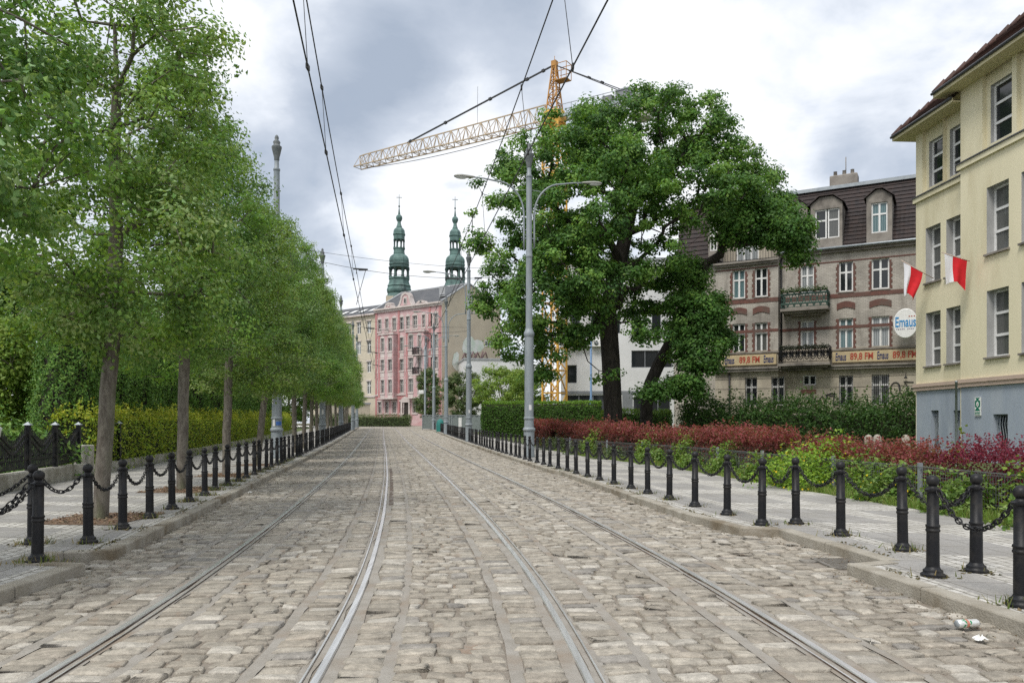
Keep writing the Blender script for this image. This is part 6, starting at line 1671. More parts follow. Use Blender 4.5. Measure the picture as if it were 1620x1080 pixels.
s = MB(); s.tube([(ex(205), PJ - .11, 0), (ex(205), PJ - .11, SB0 - .5)], .055, 6); s.tube([(XM + .1, -.11, SB1 + .3), (XM + .1, -.11, GUT - .2)], .055, 6); s.obj('downpipe', M['black_iron'], bh)

# ------------------------------------------------------------------ yellow school on the right
M['ye_wall'] = simple('ye_wall', (.735, .675, .485), (.685, .63, .445), .8, .9, bump=.15, bscale=50, c3=(.59, .53, .355), s3=.9, stretch=(1, 1, .28))
M['ye_plinth'] = simple('ye_plinth', (.30, .345, .41), (.35, .39, .44), 1.6, .9, bump=.2, bscale=40, c3=(.26, .30, .36), s3=.9, stretch=(1, 1, .3))
M['ye_trim'] = simple('ye_trim', (.52, .40, .33), (.46, .36, .30), 2, .85)
M['ye_reveal'] = simple('ye_reveal', (.40, .40, .395), (.34, .34, .335), 2, .9)
M['ye_soffit'] = simple('ye_soffit', (.62, .56, .36), (.56, .50, .32), 2, .85)
YO = Vector((16.2, 30.8)); yd = Vector((.0617, -1)).normalized(); YR = math.atan2(yd.y, yd.x)     # local x runs towards the viewer, y into the building
ysch = thing('school_building', 'pale yellow plastered school with blue-grey plinth and red tiled roof at the street side', 'school', (YO.x, YO.y, 0), YR)
def ys(px, off=0.0):                                   # along-facade coordinate at column px on the plane off metres inside
    k = (px - CX) / F; n = Vector((-yd.y, yd.x)) * off; o = YO + n
    return (k * o.y - o.x) / (yd.x - k * yd.y)
def yz(px, py, off=0.0):
    s_ = ys(px, off); n = Vector((-yd.y, yd.x)) * off; return EYE + (HY - py) * (YO.y + n.y + yd.y * s_) / F
S1 = 3.25                                              # where the nearer block steps forward
FO = -.32                                              # its plane
E1 = 19.0                                              # hidden near end
zc0 = yz(1460, 612)                                    # plinth top
colsY = [(ys(1464.5), ys(1488)), (ys(1497), ys(1525))]
colN = [(ys(1561, FO), ys(1596, FO)), (ys(1616, FO), ys(1616, FO) + 1.35)]
for k in range(1, 6): colN.append((colN[1][0] + 2.3 * k + 0, colN[1][0] + 2.3 * k + 1.25))
wz = {}
rows1 = ((yz(1476, 578), yz(1476, 493)), (yz(1476, 445), yz(1476, 357)), (yz(1476, 291), yz(1476, 218)))
rows2 = ((yz(1580, 563, FO), yz(1580, 456, FO)), (yz(1578, 397, FO), yz(1578, 290, FO)), (yz(1579, 218, FO), yz(1579, 124, FO)))
EA1, EA2 = yz(1448, 216), yz(1527, 140, FO)
mb = MB(); DEP = .34
opsA = [(a, b_, *r) for (a, b_) in colsY for r in rows1]; opsB = [(a, b_, *r) for (a, b_) in colN for r in rows2]
plA = [(ys(1472), ys(1484), .35, yz(1472, 649)), (ys(1507.5), ys(1526), .35, yz(1508, 649))]; plB = [(ys(1570, FO), ys(1593.5, FO), .35, yz(1570, 655, FO))] + [(ys(1593, FO) + 1.4 + 2.3 * k, ys(1593, FO) + 2.4 + 2.3 * k, .35, yz(1570, 655, FO)) for k in range(5)]
zp = 6.0
TOPA = rows1[2][0] - .25; TOPB = rows2[2][0] - .25
wall_open(mb, 0, S1, zc0, TOPA, [o for o in opsA if o[3] < TOPA], 0, DEP, 0, 2); wall_open(mb, S1, E1, zc0, TOPB, [o for o in opsB if o[3] < TOPB], FO, DEP, 0, 2)
# top storey: panels sunk between pilasters
def top_storey(x0, x1, plane, z0, z1, cols, rows):
    pan = [(a - .22, b_ + .14, z0, rows[1] + .55) for (a, b_) in cols]
    wall_open(mb, x0, x1, z0, z1, pan, plane, .14, 0, 0)
    for (a, b_), p in zip(cols, pan): wall_open(mb, p[0], p[1], z0, p[3], [(a, b_, rows[0], rows[1])], plane + .14, DEP - .14, 0, 2)
top_storey(0, S1, 0, TOPA, EA1, colsY, rows1[2]); top_storey(S1, E1, FO, TOPB, EA2, colN, rows2[2])
mb.quad((S1, 0, -.3), (S1, FO, -.3), (S1, FO, EA2), (S1, 0, EA2), 0); mb.quad((0, 12, -.3), (0, 0, -.3), (0, 0, EA1), (0, 12, EA1), 0)
mb.quad((E1, FO, -.3), (E1, 12, -.3), (E1, 12, EA2), (E1, FO, EA2), 0)
wall_open(mb, 0, S1, -.3, zc0, plA, .02, .3, 1, 1); wall_open(mb, S1, E1, -.3, zc0, plB, FO + .02, .3, 1, 1)
mb.obj('wall', [M['ye_wall'], M['ye_plinth'], M['ye_reveal']], ysch)
mb = MB()
for (x0, x1, y) in ((-.08, S1 - .001, 0), (S1 - .08, E1, FO)):
    mb.box(x0, x1, y - .06, y + .015, zc0 - .14, zc0 - .0); mb.box(x0, x1, y - .10, y + .016, zc0, zc0 + .13)
mb.obj('plinth_moulding', M['ye_trim'], ysch)
mb = MB()
for (x0, x1, y, z) in ((-.08, S1 - .001, 0, TOPA), (S1 - .10, E1, FO, TOPB)):
    mb.box(x0, x1, y - .09, y + .012, z - .20, z - .015)
mb.obj('ledge', M['ye_wall'], ysch)
mb = MB()
for (x0, x1, y, z) in ((-.10, S1 - .002, 0, TOPA), (S1 - .13, E1, FO, TOPB)): mb.box(x0, x1, y - .13, y + .15, z - .015, z + .03)
mb.obj('ledge_flashing', M['slate'], ysch)
for (ops, off, skip) in ((opsA, 0, 0), (opsB, FO, 0)):
    for o in ops: window(ysch, *o, off + DEP - .07, M['frame_white'], M['glass_blind'] if o[2] < 8 else M['glass'], 0, (.33, .66), .075, sill=(DEP + .02, M['em_grey']) if o[2] < 9.3 else None)
for o in plA + plB:
    w = window(ysch, *o, (0 if o in plA else FO) + .24, M['ye_plinth'], M['glass'], 0, (), .04)
    g = MB(); yy = (0 if o in plA else FO) + .16
    for j in range(6):
        x = o[0] + (o[1] - o[0]) * (j + .5) / 6; g.tube([(x, yy, o[2]), (x + .05, yy, o[2] + (o[3] - o[2]) * .45), (x - .04, yy, o[2] + (o[3] - o[2]) * .75), (x + .03, yy, o[3])], .014, 4)
    g.obj('grille', M['zinc'], w)
# eaves and roofs
OV = .62
def roof(x0, x1, plane, ez_, hipl, name):
    r = MB(); z0 = ez_ + .16; rise, run = 5.2, 5.6
    ya = plane - OV
    r.add([(x0 - OV, ya, z0), (x1, ya, z0), (x1, ya + run, z0 + rise), (x0 - OV + (run if hipl else 0), ya + run, z0 + rise), (x0 - OV, ya + 2 * run, z0)], [(0, 3, 4)])
    tiled_slope(r, (x0 - OV, ya, z0), (x1, ya, z0), (x1, ya + run, z0 + rise), (x0 - OV + (run if hipl else 0), ya + run, z0 + rise), .34, .05)
    r.add([(x0 - OV, ya, z0 - .05), (x1, ya, z0 - .05), (x1, ya + run, z0 + rise - .05)], [(2, 1, 0)])
    ro = r.obj('roof', M['tile_red'], ysch)
    # barge of single tiles along the eave edge, ridge tiles up the hip
    e_ = MB()
    p, q = Vector((x0 - OV, ya, z0)), Vector((x0 - OV + run, ya + run, z0 + rise)); n = 24
    for j in range(n):
        a, b_ = p.lerp(q, j / n), p.lerp(q, (j + 1) / n + .01); e_.tube([a + Vector((0, 0, .02)), b_ + Vector((0, 0, .09))], [.10, .12], 8)
    e_.obj('ridge_tile', M['tile_red'], ro)
    s = MB(); s.box(x0 - OV + .02, x1, ya + .03, plane - .001, ez_, ez_ + .06); s.box(x0 - OV + .02, x0 - .001, plane, plane + 8, ez_, ez_ + .06)
    s.box(x0 - OV, x1, ya - .005, ya + .03, ez_ - .005, ez_ + .15); s.box(x0 - OV - .02, x0 - OV + .02, ya, plane + 8, ez_ - .005, ez_ + .15)
    s.obj('eave', M['ye_soffit'], ro)
    g = MB(); g.tube([(x0 - OV - .03, ya - .05, ez_ + .15), (x1, ya - .05, ez_ + .15)], .055, 6); g.obj('gutter', M['slate'], ro)
roof(0, S1 - .003, 0, EA1, True, 'a'); roof(S1, E1, FO, EA2, True, 'b')
# evacuation sign: green field, four white arrows towards white figures
t = thing('assembly_sign', 'green and white assembly point sign on the blue-grey plinth', 'sign', (YO.x, YO.y, 0), YR)
M['sign_green'] = simple('sign_green', (.012, .16, .10), rough=.5)
xa, xb = ys(1543, FO), ys(1552.5, FO); z1, z0 = yz(1547, 628, FO), yz(1547, 657.5, FO); y = FO - .0
mb = MB(); mb.box(xa, xb, y - .025, y - .001, z0, z1); mb.obj('plate', M['white_paint'], t)
w = xb - xa; zm = z1 - w * 1.15
mb = MB(); mb.box(xa + .02, xb - .02, y - .029, y - .024, z0 + w * .55, z1 - .02); mb.box(xa + .02, xb - .02, y - .029, y - .024, z0 + .03, z0 + w * .42); mb.obj('green_field', M['sign_green'], t)
mb = MB(); cx, cz = (xa + xb) / 2, (z0 + w * .55 + z1) / 2; R = w * .45
for (sx, sz) in ((-1, -1), (1, -1), (1, 1), (-1, 1)):
    mb.prism([(cx + sx * R * .95, cz + sz * R * 1.55), (cx + sx * R * .95, cz + sz * R * .75), (cx + sx * R * .35, cz + sz * R * 1.0)] if sx * sz < 0 else [(cx + sx * R * .35, cz + sz * R * 1.0), (cx + sx * R * .95, cz + sz * R * .75), (cx + sx * R * .95, cz + sz * R * 1.55)], y - .034, y - .0285)
for (dx, dz, k) in ((0, .05, 1.15), (-.28, -.05, .9), (.28, -.05, .9), (0, -.35, .8)):
    n = 10; q = R * .24 * k
    mb.prism([(cx + dx * R + q * .7 * math.cos(a), cz + dz * R * 1.2 + q * 1.4 + q * .7 * math.sin(a)) for a in np.linspace(0, 2 * math.pi, n, endpoint=False)], y - .034, y - .0285)
    mb.prism([(cx + dx * R - q, cz + dz * R * 1.2 - q * 1.5), (cx + dx * R + q, cz + dz * R * 1.2 - q * 1.5), (cx + dx * R + q * .8, cz + dz * R * 1.2 + q * .6), (cx + dx * R - q * .8, cz + dz * R * 1.2 + q * .6)], y - .034, y - .0285)
for j in range(3): mb.box(xa + .06 + w * .28 * j, xa + .06 + w * .28 * j + w * .2, y - .034, y - .0285, z0 + w * .18, z0 + w * .27)
mb.obj('pictogram', M['white_paint'], t)
# two flags, white over red, hung from slanting wall poles
M['flag_white'] = simple('flag_white', (.72, .72, .76), (.66, .66, .70), 4, .8); M['flag_red'] = simple('flag_red', (.60, .012, .02), (.50, .010, .018), 5, .8)
def flag(base, tip, length, drop, sway, label, seed, L0=.70):
    base, tip = Vector(base), Vector(tip); t = thing('flag', label, 'flag', base, 0, 'white and red flags on the school')
    s = MB(); s.tube([(0, 0, 0), tip - base], .016, 6); s.obj('flagpole', M['ye_trim'], t)
    d = (base - tip).normalized(); o = tip - base + d * .10
    r = random.Random(seed); na, nb = 16, 20
    grid = []
    for i in range(na + 1):
        a = i / na; row_ = []
        for j in range(nb + 1):
            b_ = j / nb
            pinch = 1 - .55 * b_ * sway
            p = o + d * (L0 * (a * pinch + (1 - pinch) * .30)); sl_ = .35 * a * b_ * sway
            fold = math.sin(a * 9 + seed + b_ * 1.5) * .055 * (b_ ** .7) + math.sin(a * 17 + b_ * 3) * .02 * b_
            q = p + Vector((.10 * b_ * sway * math.sin(3 * b_ + seed), fold, -drop * b_ * (1 - .18 * math.sin(a * 3.1)) - .0))
            row_.append(q)
        grid.append(row_)
    for nm, lo, hi, mt in (('white_half', 0, na // 2 - 2, 'flag_white'), ('red_half', na // 2 - 2, na, 'flag_red')):
        s = MB(); vs = [grid[i][j] for i in range(lo, hi + 1) for j in range(nb + 1)]; k = nb + 1
        s.add(vs, [(i * k + j, (i + 1) * k + j, (i + 1) * k + j + 1, i * k + j + 1) for i in range(hi - lo) for j in range(nb)], 0, True); s.obj(nm, M[mt], t)
flag((16.22, 29.55, yz(1471, 443)), (15.12, 29.85, 7.72), 0, 1.28, 1.0, 'limp white and red flag hanging in front of the brick house corner', 2, .82)
flag((15.95, 26.75, 7.03), (15.02, 26.85, 7.36), 0, 1.08, .25, 'spread white and red flag before the school window', 5, .80)
# ------------------------------------------------------------------ pink tenement, its neighbours and the church towers
M['pink'] = simple('pink', (.50, .295, .30), (.56, .40, .40), .8, .9, bump=.15, bscale=20, c3=(.56, .45, .45), s3=.5)
M['pink_red'] = simple('pink_red', (.42, .185, .185), (.46, .25, .245), 1.2, .9)
M['stucco'] = simple('stucco', (.60, .54, .51), (.48, .42, .40), 1.5, .9)
M['beige'] = simple('beige', (.55, .495, .39), (.49, .44, .35), 1.0, .9)
M['firewall'] = simple('firewall', (.51, .44, .335), (.45, .39, .30), .5, .95, bump=.3, bscale=6, c3=(.54, .48, .38), s3=.18)
M['roof_edge'] = simple('roof_edge', (.34, .35, .36), (.28, .29, .30), 2, .6)
PO = Vector((-21.5, 121.0)); PU = Vector((.8, -.6)); PR = math.atan2(-.6, .8)
def pxs(px, off=0.0):
    k = (px - CX) / F; o = PO + Vector((.6, .8)) * off; return (k * o.y - o.x) / (PU.x - k * PU.y)
def pz(px, py, off=0.0):
    s = pxs(px, off); o = PO + Vector((.6, .8)) * off; return EYE + (HY - py) * (o.y + PU.y * s) / F
pf = lambda v: pxs(540 + .3704 * v)
pfz = lambda v, x=300: pz(540 + .3704 * x, 290 + .3704 * v)
pt = thing('pink_house', 'faded pink tenement with curved gables and iron balconies at the street end', 'house', (PO.x, PO.y, 0), PR)
PW = pxs(699); EAV = pfz(545, 150); BAY = -.9
rowsP = [(pfz(980, 300), pfz(930, 300)), (pfz(893, 300), pfz(836, 300)), (pfz(797, 300), pfz(748, 300)), (pfz(712, 300), pfz(655, 300)), (pfz(620, 300), pfz(567, 300))]
colP = [(157, 171), (187, 201), (218, 234), (250, 266), (277, 292), (305, 324), (345, 358), (372, 388), (396, 412)]
bays = [(pf(178), pf(240)), (pf(296), pf(372))]
def inbay(x): return any(a < x < b_ for a, b_ in bays)
mb = MB(); flat = []; winl = []
for k, (a, b_) in enumerate(colP):
    xa, xb = pf(a), pf(b_); xm = (xa + xb) / 2
    for r_i, (z0, z1) in enumerate(rowsP):
        if r_i == 0 and k == 4: continue
        pl_ = BAY if inbay(xm) and 1 <= r_i <= 3 else 0.0
        winl.append((xa, xb, z0, z1, pl_, r_i))
DR = (pf(262), pf(288), gzf(115) - 1.2, pfz(935, 275))
z00 = gzf(115) - 1.5
segs = []
wall_open(mb, 0, PW, z00, EAV, [w[:4] for w in winl if w[4] == 0] + [DR], 0, .18, 0)
zb0, zb1 = rowsP[1][0] - .75, rowsP[3][1] + .55
for (a, b_) in bays:
    wall_open(mb, a, b_, zb0, zb1, [w[:4] for w in winl if w[4] and a < (w[0] + w[1]) / 2 < b_], BAY, .18, 0)
    mb.quad((a, 0, zb0), (a, BAY, zb0), (a, BAY, zb1), (a, 0, zb1)); mb.quad((b_, BAY, zb0), (b_, 0, zb0), (b_, 0, zb1), (b_, BAY, zb1)); mb.quad((a, BAY, zb1), (b_, BAY, zb1), (b_, 0, zb1), (a, 0, zb1)); mb.quad((a, 0, zb0), (b_, 0, zb0), (b_, BAY, zb0), (a, BAY, zb0))
# gables with curved shoulders
def gable(xc, hw, zt):
    n = 9; L = [(xc - hw, EAV)]
    for j in range(n): u = j / (n - 1); L.append((xc - hw * (1 - .55 * u ** .7), EAV + (zt - EAV) * (.62 * u ** 1.6)))
    for j in range(1, n): t = math.pi / 2 * (1 - j / (n - 1)); L.append((xc - hw * .45 * math.sin(t), EAV + (zt - EAV) * (.62 + .38 * math.cos(t))))
    return L + [(2 * xc - x, z) for x, z in reversed(L[:-1])]
gl = [(pf(279), pf(312) - pf(279) + .3, pfz(470, 280)), (pf(345), (pf(378) - pf(345)), pfz(505, 345)), (pf(205) + .1, (pf(232) - pf(205)) * .9, pfz(508, 205) - .2)]
for (xc, hw, zt) in gl: mb.prism(gable(xc, hw, zt), -.25, .35)
mb.obj('wall', M['pink'], pt)
mb = MB()
for x in (0, pf(176), pf(242), pf(294), pf(374), PW - .55):
    mb.box(x + .0, x + .42, -.08 , -.005, z00, EAV - .05) if not inbay(x + .2) else mb.box(x, x + .42, BAY - .06, BAY - .004, zb0, zb1)
mb.box(0, PW, -.07, -.003, rowsP[0][1] + .35, rowsP[0][1] + .95); mb.obj('pilaster', M['pink_red'], pt)
mb = MB()
mb.box(-.1, PW + .05, -.45, .3, EAV - .02, EAV + .22); mb.box(-.05, PW, -.22, -.004, EAV - .35, EAV - .02); mb.box(0, PW, -.18, -.001, rowsP[0][1] + .95, rowsP[0][1] + 1.15)
for (a, b_) in bays: mb.box(a - .12, b_ + .12, BAY - .14, .0, zb1 - .02, zb1 + .16); mb.box(a - .1, b_ + .1, BAY - .10, .0, zb0 - .18, zb0 + .02)
for (xa, xb, z0, z1, pl_, r_i) in winl:
    w = .14; y0, y1 = pl_ - .05, pl_ - .002
    mb.box(xa - w, xa - .01, y0, y1, z0 - .1, z1 + .1); mb.box(xb + .01, xb + w, y0, y1, z0 - .1, z1 + .1)
    n = 7; arc = [(xa - w + (xb - xa + 2 * w) * j / n, z1 + .1 + .30 * math.sin(math.pi * j / n)) for j in range(n + 1)]
    if r_i in (1, 3, 4): mb.prism([(xa - w, z1 + .02)] + [(xb + w, z1 + .02)] + arc[::-1], y0, y1)
    else: mb.box(xa - w, xb + w, y0 - .04, y1, z1 + .02, z1 + .22)
    mb.box(xa - w, xb + w, y0 - .05, y1, z0 - .2, z0 - .02)
    if r_i in (1, 2, 3): mb.box(xa - w * .6, xb + w * .6, y0 + .015, y1, z0 - .95, z0 - .25)
mb.box(DR[0] - .35, DR[0] - .01, -.12, -.004, DR[2], DR[3]); mb.box(DR[1] + .01, DR[1] + .35, -.12, -.004, DR[2], DR[3])
n = 12; xc = (DR[0] + DR[1]) / 2; hw = (DR[1] - DR[0]) / 2 + .35
mb.prism([(xc + hw * math.cos(t), DR[3] + .9 * math.sin(t)) for t in np.linspace(0, math.pi, n)], -.125, -.004)
for (xc, hw, zt) in gl:
    g_ = gable(xc, hw, zt)
    for p, q in zip(g_[:-1], g_[1:]): mb.bar((p[0], .05, p[1]), (q[0], .05, q[1]), .75, .34)
    mb.box(xc - hw * .18, xc + hw * .18, -.32, -.255, EAV + .4, EAV + (zt - EAV) * .75)
mb.obj('stucco_trim', M['stucco'], pt)
for (xc, hw, zt) in gl[:2]: window(pt, xc - hw * .11, xc + hw * .11, EAV + .6, EAV + (zt - EAV) * .62, -.40, M['frame_old'], M['glass'], 0, (), .06)
for (xa, xb, z0, z1, pl_, r_i) in winl: window(pt, xa, xb, z0, z1, pl_ + .13, M['frame_old'], M['glass_blind'] if (int(xa * 7 + z0 * 3) % 3) else M['glass'], 1, (.66,), .09)
mb = MB(); mb.box(DR[0], DR[1], .12, .16, DR[2], DR[3]); mb.obj('door', M['bark_dark'], pt)
for (xa, xb, z) in ((pf(338), pf(366), rowsP[3][0] - .9), (pf(338), pf(366), rowsP[2][0] - .8)):
    mb = MB(); y0 = BAY - .9; mb.box(xa, xb, y0, BAY - .01, z - .15, z)
    bo = mb.obj('balcony', M['stucco'], pt); r = MB()
    for j in range(16):
        u = j / 15; x = xa + (xb - xa) * u; r.bar((x, y0 + .04, z), (x, y0 + .04, z + 1.0), .035)
    for j in range(5): r.bar((xa + .02, y0 + .9 * j / 5, z), (xa + .02, y0 + .9 * j / 5, z + 1.0), .035); r.bar((xb - .02, y0 + .9 * j / 5, z), (xb - .02, y0 + .9 * j / 5, z + 1.0), .035)
    r.box(xa, xb, y0 + .01, y0 + .07, z + .95, z + 1.04); r.obj('railing', M['black_iron'], bo)
for (a, b_) in bays:
    r = MB(); z = zb1 + .16
    for j in range(int((b_ - a) / .22)): r.bar((a + .1 + j * .22, BAY + .05, z), (a + .1 + j * .22, BAY + .05, z + .8), .04)
    r.box(a, b_, BAY + .01, BAY + .09, z + .78, z + .86); r.obj('railing', M['stucco'], pt)
# roof and side wall
RDG, RDY = pz(712, 450, 4) + .2, 6.0
mb = MB(); mb.quad((0, -.1, EAV + .2), (PW, -.1, EAV + .2), (PW, RDY, RDG), (0, RDY, RDG)); mb.quad((0, RDY, RDG), (PW, RDY, RDG), (PW, 14, EAV + 1), (0, 14, EAV + 1)); rf = mb.obj('roof', M['slate'], pt)
mb = MB(); mb.quad((PW, 0, z00), (PW, 14, z00), (PW, 14, EAV + .9), (PW, 0, EAV + .1)); mb.add([(PW, 0, EAV + .1), (PW, 14, EAV + .9), (PW, RDY, RDG)], [(0, 1, 2)])
mb.obj('firewall', M['firewall'], pt)
mb = MB(); mb.bar((PW + .02, -.15, EAV + .25), (PW + .02, RDY, RDG + .12), .30, .16); mb.bar((PW + .02, RDY, RDG + .12), (PW + .02, 14, EAV + 1.1), .30, .16); mb.bar((0, RDY, RDG + .04), (PW, RDY, RDG + .04), .3, .2); mb.bar((0, -.1, EAV + .24), (0, RDY, RDG + .08), .4, .2); mb.obj('roof_edge', M['roof_edge'], rf)
mb = MB()
for x in (pf(240), pf(405)):
    mb = MB()
    mb.add([(x - .5, 1.2, EAV + 1.5), (x + .5, 1.2, EAV + 1.5), (x + .5, 2.6, EAV + 3.0), (x - .5, 2.6, EAV + 3.0)], [(0, 1, 2, 3)])
    mb.box(x - .6, x + .6, 1.3, 3.0, EAV + 1.2, EAV + 2.75); mb.obj('roof_light', M['roof_edge'], rf)

# window and paint on the bare side wall
def fw(px, py):                                        # point of the side wall at a pixel: along-wall and height
    k = (px - CX) / F; o = PO + PU * PW; v = Vector((.6, .8)); s = (k * o.y - o.x) / (v.x - k * v.y); d = o.y + v.y * s
    return s, EYE + (HY - py) * d / F
s0, zt_ = fw(767, 538); s1, zb_ = fw(779, 549)
mb = MB(); mb.box(PW - .02, PW + .03, s0, s1, zb_, zt_); wo = mb.obj('window', M['frame_white'], pt)
mb = MB()
for j in range(3): a = s0 + (s1 - s0) * (j + .12) / 3; b_ = s0 + (s1 - s0) * (j + .88) / 3; mb.box(PW + .025, PW + .04, a, b_, zb_ + .15, zt_ - .12)
mb.obj('pane', M['glass'], wo)
def wall_patch(poly, mat, name, t=.02):
    mb = MB(); q = [fw(*p) for p in poly]; n = len(q)
    vs = [(PW + t, s, z) for s, z in q]; mb.add(vs, [tuple(range(n))]); return mb.obj(name, mat, pt)
M['graffiti_white'] = simple('graffiti_white', (.66, .66, .62), (.50, .58, .48), 1.2, .9)
M['graffiti_line'] = simple('graffiti_line', (.20, .12, .13), rough=.9)
wall_patch([(731, 551), (733, 540), (738, 533), (746, 532), (750, 538), (756, 537), (764, 540), (766, 549), (760, 556), (745, 560), (733, 558)], M['graffiti_white'], 'graffiti')
wall_patch([(716, 569), (718, 560), (723, 556), (726, 560), (725, 572), (727, 583), (723, 587), (718, 582), (715, 576)], M['graffiti_white'], 'graffiti', .022)
mb = MB()
for st in ([(731, 568), (735, 558), (738, 568)], [(737, 560), (745, 557), (742, 567)], [(745, 567), (748, 556), (752, 561), (749, 568)], [(752, 568), (755, 557), (760, 567), (764, 556)], [(762, 567), (768, 557), (771, 567)]):
    q = [fw(*p) for p in st]; mb.tube([(PW + .03, s, z) for s, z in q], .11, 5)
mb.obj('graffiti_tag', M['graffiti_line'], pt)
# beige neighbour on the left
bt = thing('beige_house', 'tall beige tenement with roof windows, left of the pink house', 'house', (PO.x, PO.y, 0), PR)
BW = 16.0; EB = EAV - .55; mb = MB(); opb = []
for c_ in range(6):
    x = -1.1 - c_ * 2.35
    for r_i, (z0, z1) in enumerate(rowsP): opb.append((x - .95, x, z0, z1))
opb = [o for o in opb if not (o[2] < rowsP[0][1] and -1.2 < o[1] < -.9)]
wall_open(mb, -BW, -.02, z00, EB, opb, .06, .18, 0); mb.obj('wall', M['beige'], bt)
for o in opb: window(bt, *o, .19, M['frame_white'], M['glass_curtain'] if int(o[0] * 5 + o[2]) % 2 else M['glass_blind'], 1, (.66,), .09)
mb = MB(); mb.box(-BW, -.03, -.35, .3, EB, EB + .25); mb.box(-BW, -.03, -.1, .05, rowsP[0][1] + .8, rowsP[0][1] + 1.05)
for o in opb: mb.box(o[0] - .12, o[1] + .12, -.05, .055, o[3] + .03, o[3] + .22)
mb.obj('cornice', M['stucco'], bt)
mb = MB(); mb.quad((-BW, -.1, EB + .25), (-.02, -.1, EB + .25), (-.02, 5.2, RDG - 1.6), (-BW, 5.2, RDG - 1.6)); rf = mb.obj('roof', M['slate'], bt)
for k in range(5):
    x = -2.2 - k * 2.3; mb = MB(); sl = (RDG - 1.6 - EB - .25) / 5.3
    mb.add([(x - 1.0, 1.3, EB + .25 + sl * 1.4 + .10), (x, 1.3, EB + .25 + sl * 1.4 + .10), (x, 2.7, EB + .25 + sl * 2.8 + .10), (x - 1.0, 2.7, EB + .25 + sl * 2.8 + .10)], [(0, 1, 2, 3)]); mb.obj('skylight', M['white_paint'], rf)

# church towers: green copper, two open lanterns each, bulb, ball and cross
M['copper'] = simple('copper', (.115, .20, .18), (.065, .12, .112), 1.2, .6, c3=(.035, .058, .058), s3=.7, stretch=(1, 1, .35), bump=.15, bscale=5)
M['copper_dark'] = simple('copper_dark', (.032, .060, .056), (.05, .095, .083), 1.0, .65)
CK = 150 * .3704 / F                                   # metres per step of the measured profile at the towers' distance
def tower(px, d, k, label, top_z):
    t = thing('church_tower', label, 'tower', ((px - CX) * d / F, d, 0), .12, 'twin church towers')
    u = CK * k
    def Z(v): return top_z - (v - 45) * u
    def prof(l): return [(r * u, Z(v)) for r, v in l]
    n = 8; rot = math.pi / 8
    b_ = MB(); b_.box(-54 * u, 54 * u, -54 * u, 54 * u, -1, Z(486)); b_.obj('tower_base', M['firewall'], t)
    low = MB(); low.lathe(prof([(60, 490), (56, 482), (50, 470), (55, 462), (56, 455), (53, 447), (50, 440), (50, 440), (53, 437), (48, 430), (45, 418), (44, 410), (44, 410), (47, 407), (47, 404), (46, 402), (46, 400), (1, 399)]), n, rot=rot, smooth=False); low.obj('skirt', M['copper'], t)
    for (z0, z1, rr_, w) in ((400, 357, 40, 6.0), (274, 238, 21.5, 3.6)):
        for j in range(8):
            a = rot + 2 * math.pi * j / 8; x, y = rr_ * u * math.cos(a), rr_ * u * math.sin(a)
            c = MB(); c.lathe([(w * u * 1.15, Z(z0) - .01), (w * u * 1.15, Z(z0 - 5)), (w * u * .85, Z(z0 - 6)), (w * u * .85, Z(z1 + 8)), (w * u * 1.2, Z(z1 + 6)), (w * u * 1.2, Z(z1) + .01)], 6, (x, y, 0)); c.obj('column', M['copper_dark'], t)
        arch = MB()
        for j in range(8):
            a0, a1 = rot + 2 * math.pi * j / 8, rot + 2 * math.pi * (j + 1) / 8; p, q = Vector((rr_ * u * math.cos(a0), rr_ * u * math.sin(a0), 0)), Vector((rr_ * u * math.cos(a1), rr_ * u * math.sin(a1), 0)); m_ = 8
            hz = (z0 - z1) * u
            for i in range(m_):
                s0_, s1_ = i / m_, (i + 1) / m_
                f0, f1 = [Z(z1) - hz * .34 * (1 - math.sqrt(max(0, 1 - ((s - .5) / .5) ** 2))) - hz * .04 for s in (s0_, s1_)]
                A, B = p.lerp(q, s0_), p.lerp(q, s1_)
                arch.add([(A.x, A.y, f0), (B.x, B.y, f1), (B.x, B.y, Z(z1) + .05), (A.x, A.y, Z(z1) + .05)], [(0, 1, 2, 3)])
                A2, B2 = A * .86, B * .86; arch.add([(A2.x, A2.y, f0), (B2.x, B2.y, f1), (B.x, B.y, f1), (A.x, A.y, f0)], [(0, 1, 2, 3)])
        arch.obj('arcade', M['copper'], t)
    mid = MB(); mid.lathe(prof([(1, 358), (43, 357), (43, 350), (43, 350), (45, 347), (46, 343), (44, 340), (44, 336), (44, 336), (45, 330), (44, 322), (40, 313), (33, 306), (27, 302), (25, 300), (25, 300), (26, 297), (25, 295), (24, 280), (24, 280), (27, 277), (27, 274), (1, 273)]), n, rot=rot, smooth=False); mid.obj('dome', M['copper'], t)
    up = MB(); up.lathe(prof([(1, 239), (25, 238), (25, 220), (25, 220), (28, 217), (28, 214), (26, 212), (26, 208), (25, 200), (20, 192), (14, 187), (12, 185), (12, 185), (13, 183), (10, 176), (8, 168), (7.5, 160), (10, 157), (10, 157), (13, 151), (14.5, 145), (13, 138), (8, 133), (4, 129), (4, 129), (5, 127), (4, 120), (1.6, 100), (1.3, 60)]), n, rot=rot, smooth=False); up.obj('spire', M['copper'], t)
    c = MB(); c.ball((0, 0, Z(95)), 4.2 * u, 8); c.box(-.8 * u, .8 * u, -.8 * u, .8 * u, Z(95), Z(44)); c.box(-12 * u, 12 * u, -.8 * u, .8 * u, Z(58), Z(56)); c.obj('cross', M['copper_dark'], t)
tower(631.5, 150, 1.0, 'green copper church tower to the left of its twin, rising behind the curved gables', EYE + (HY - 308) * 150 / F)
tower(720, 153, 1.0, 'green copper church tower partly hidden by oak leaves, rising behind the firewall', EYE + (HY - 311.5) * 153 / F)

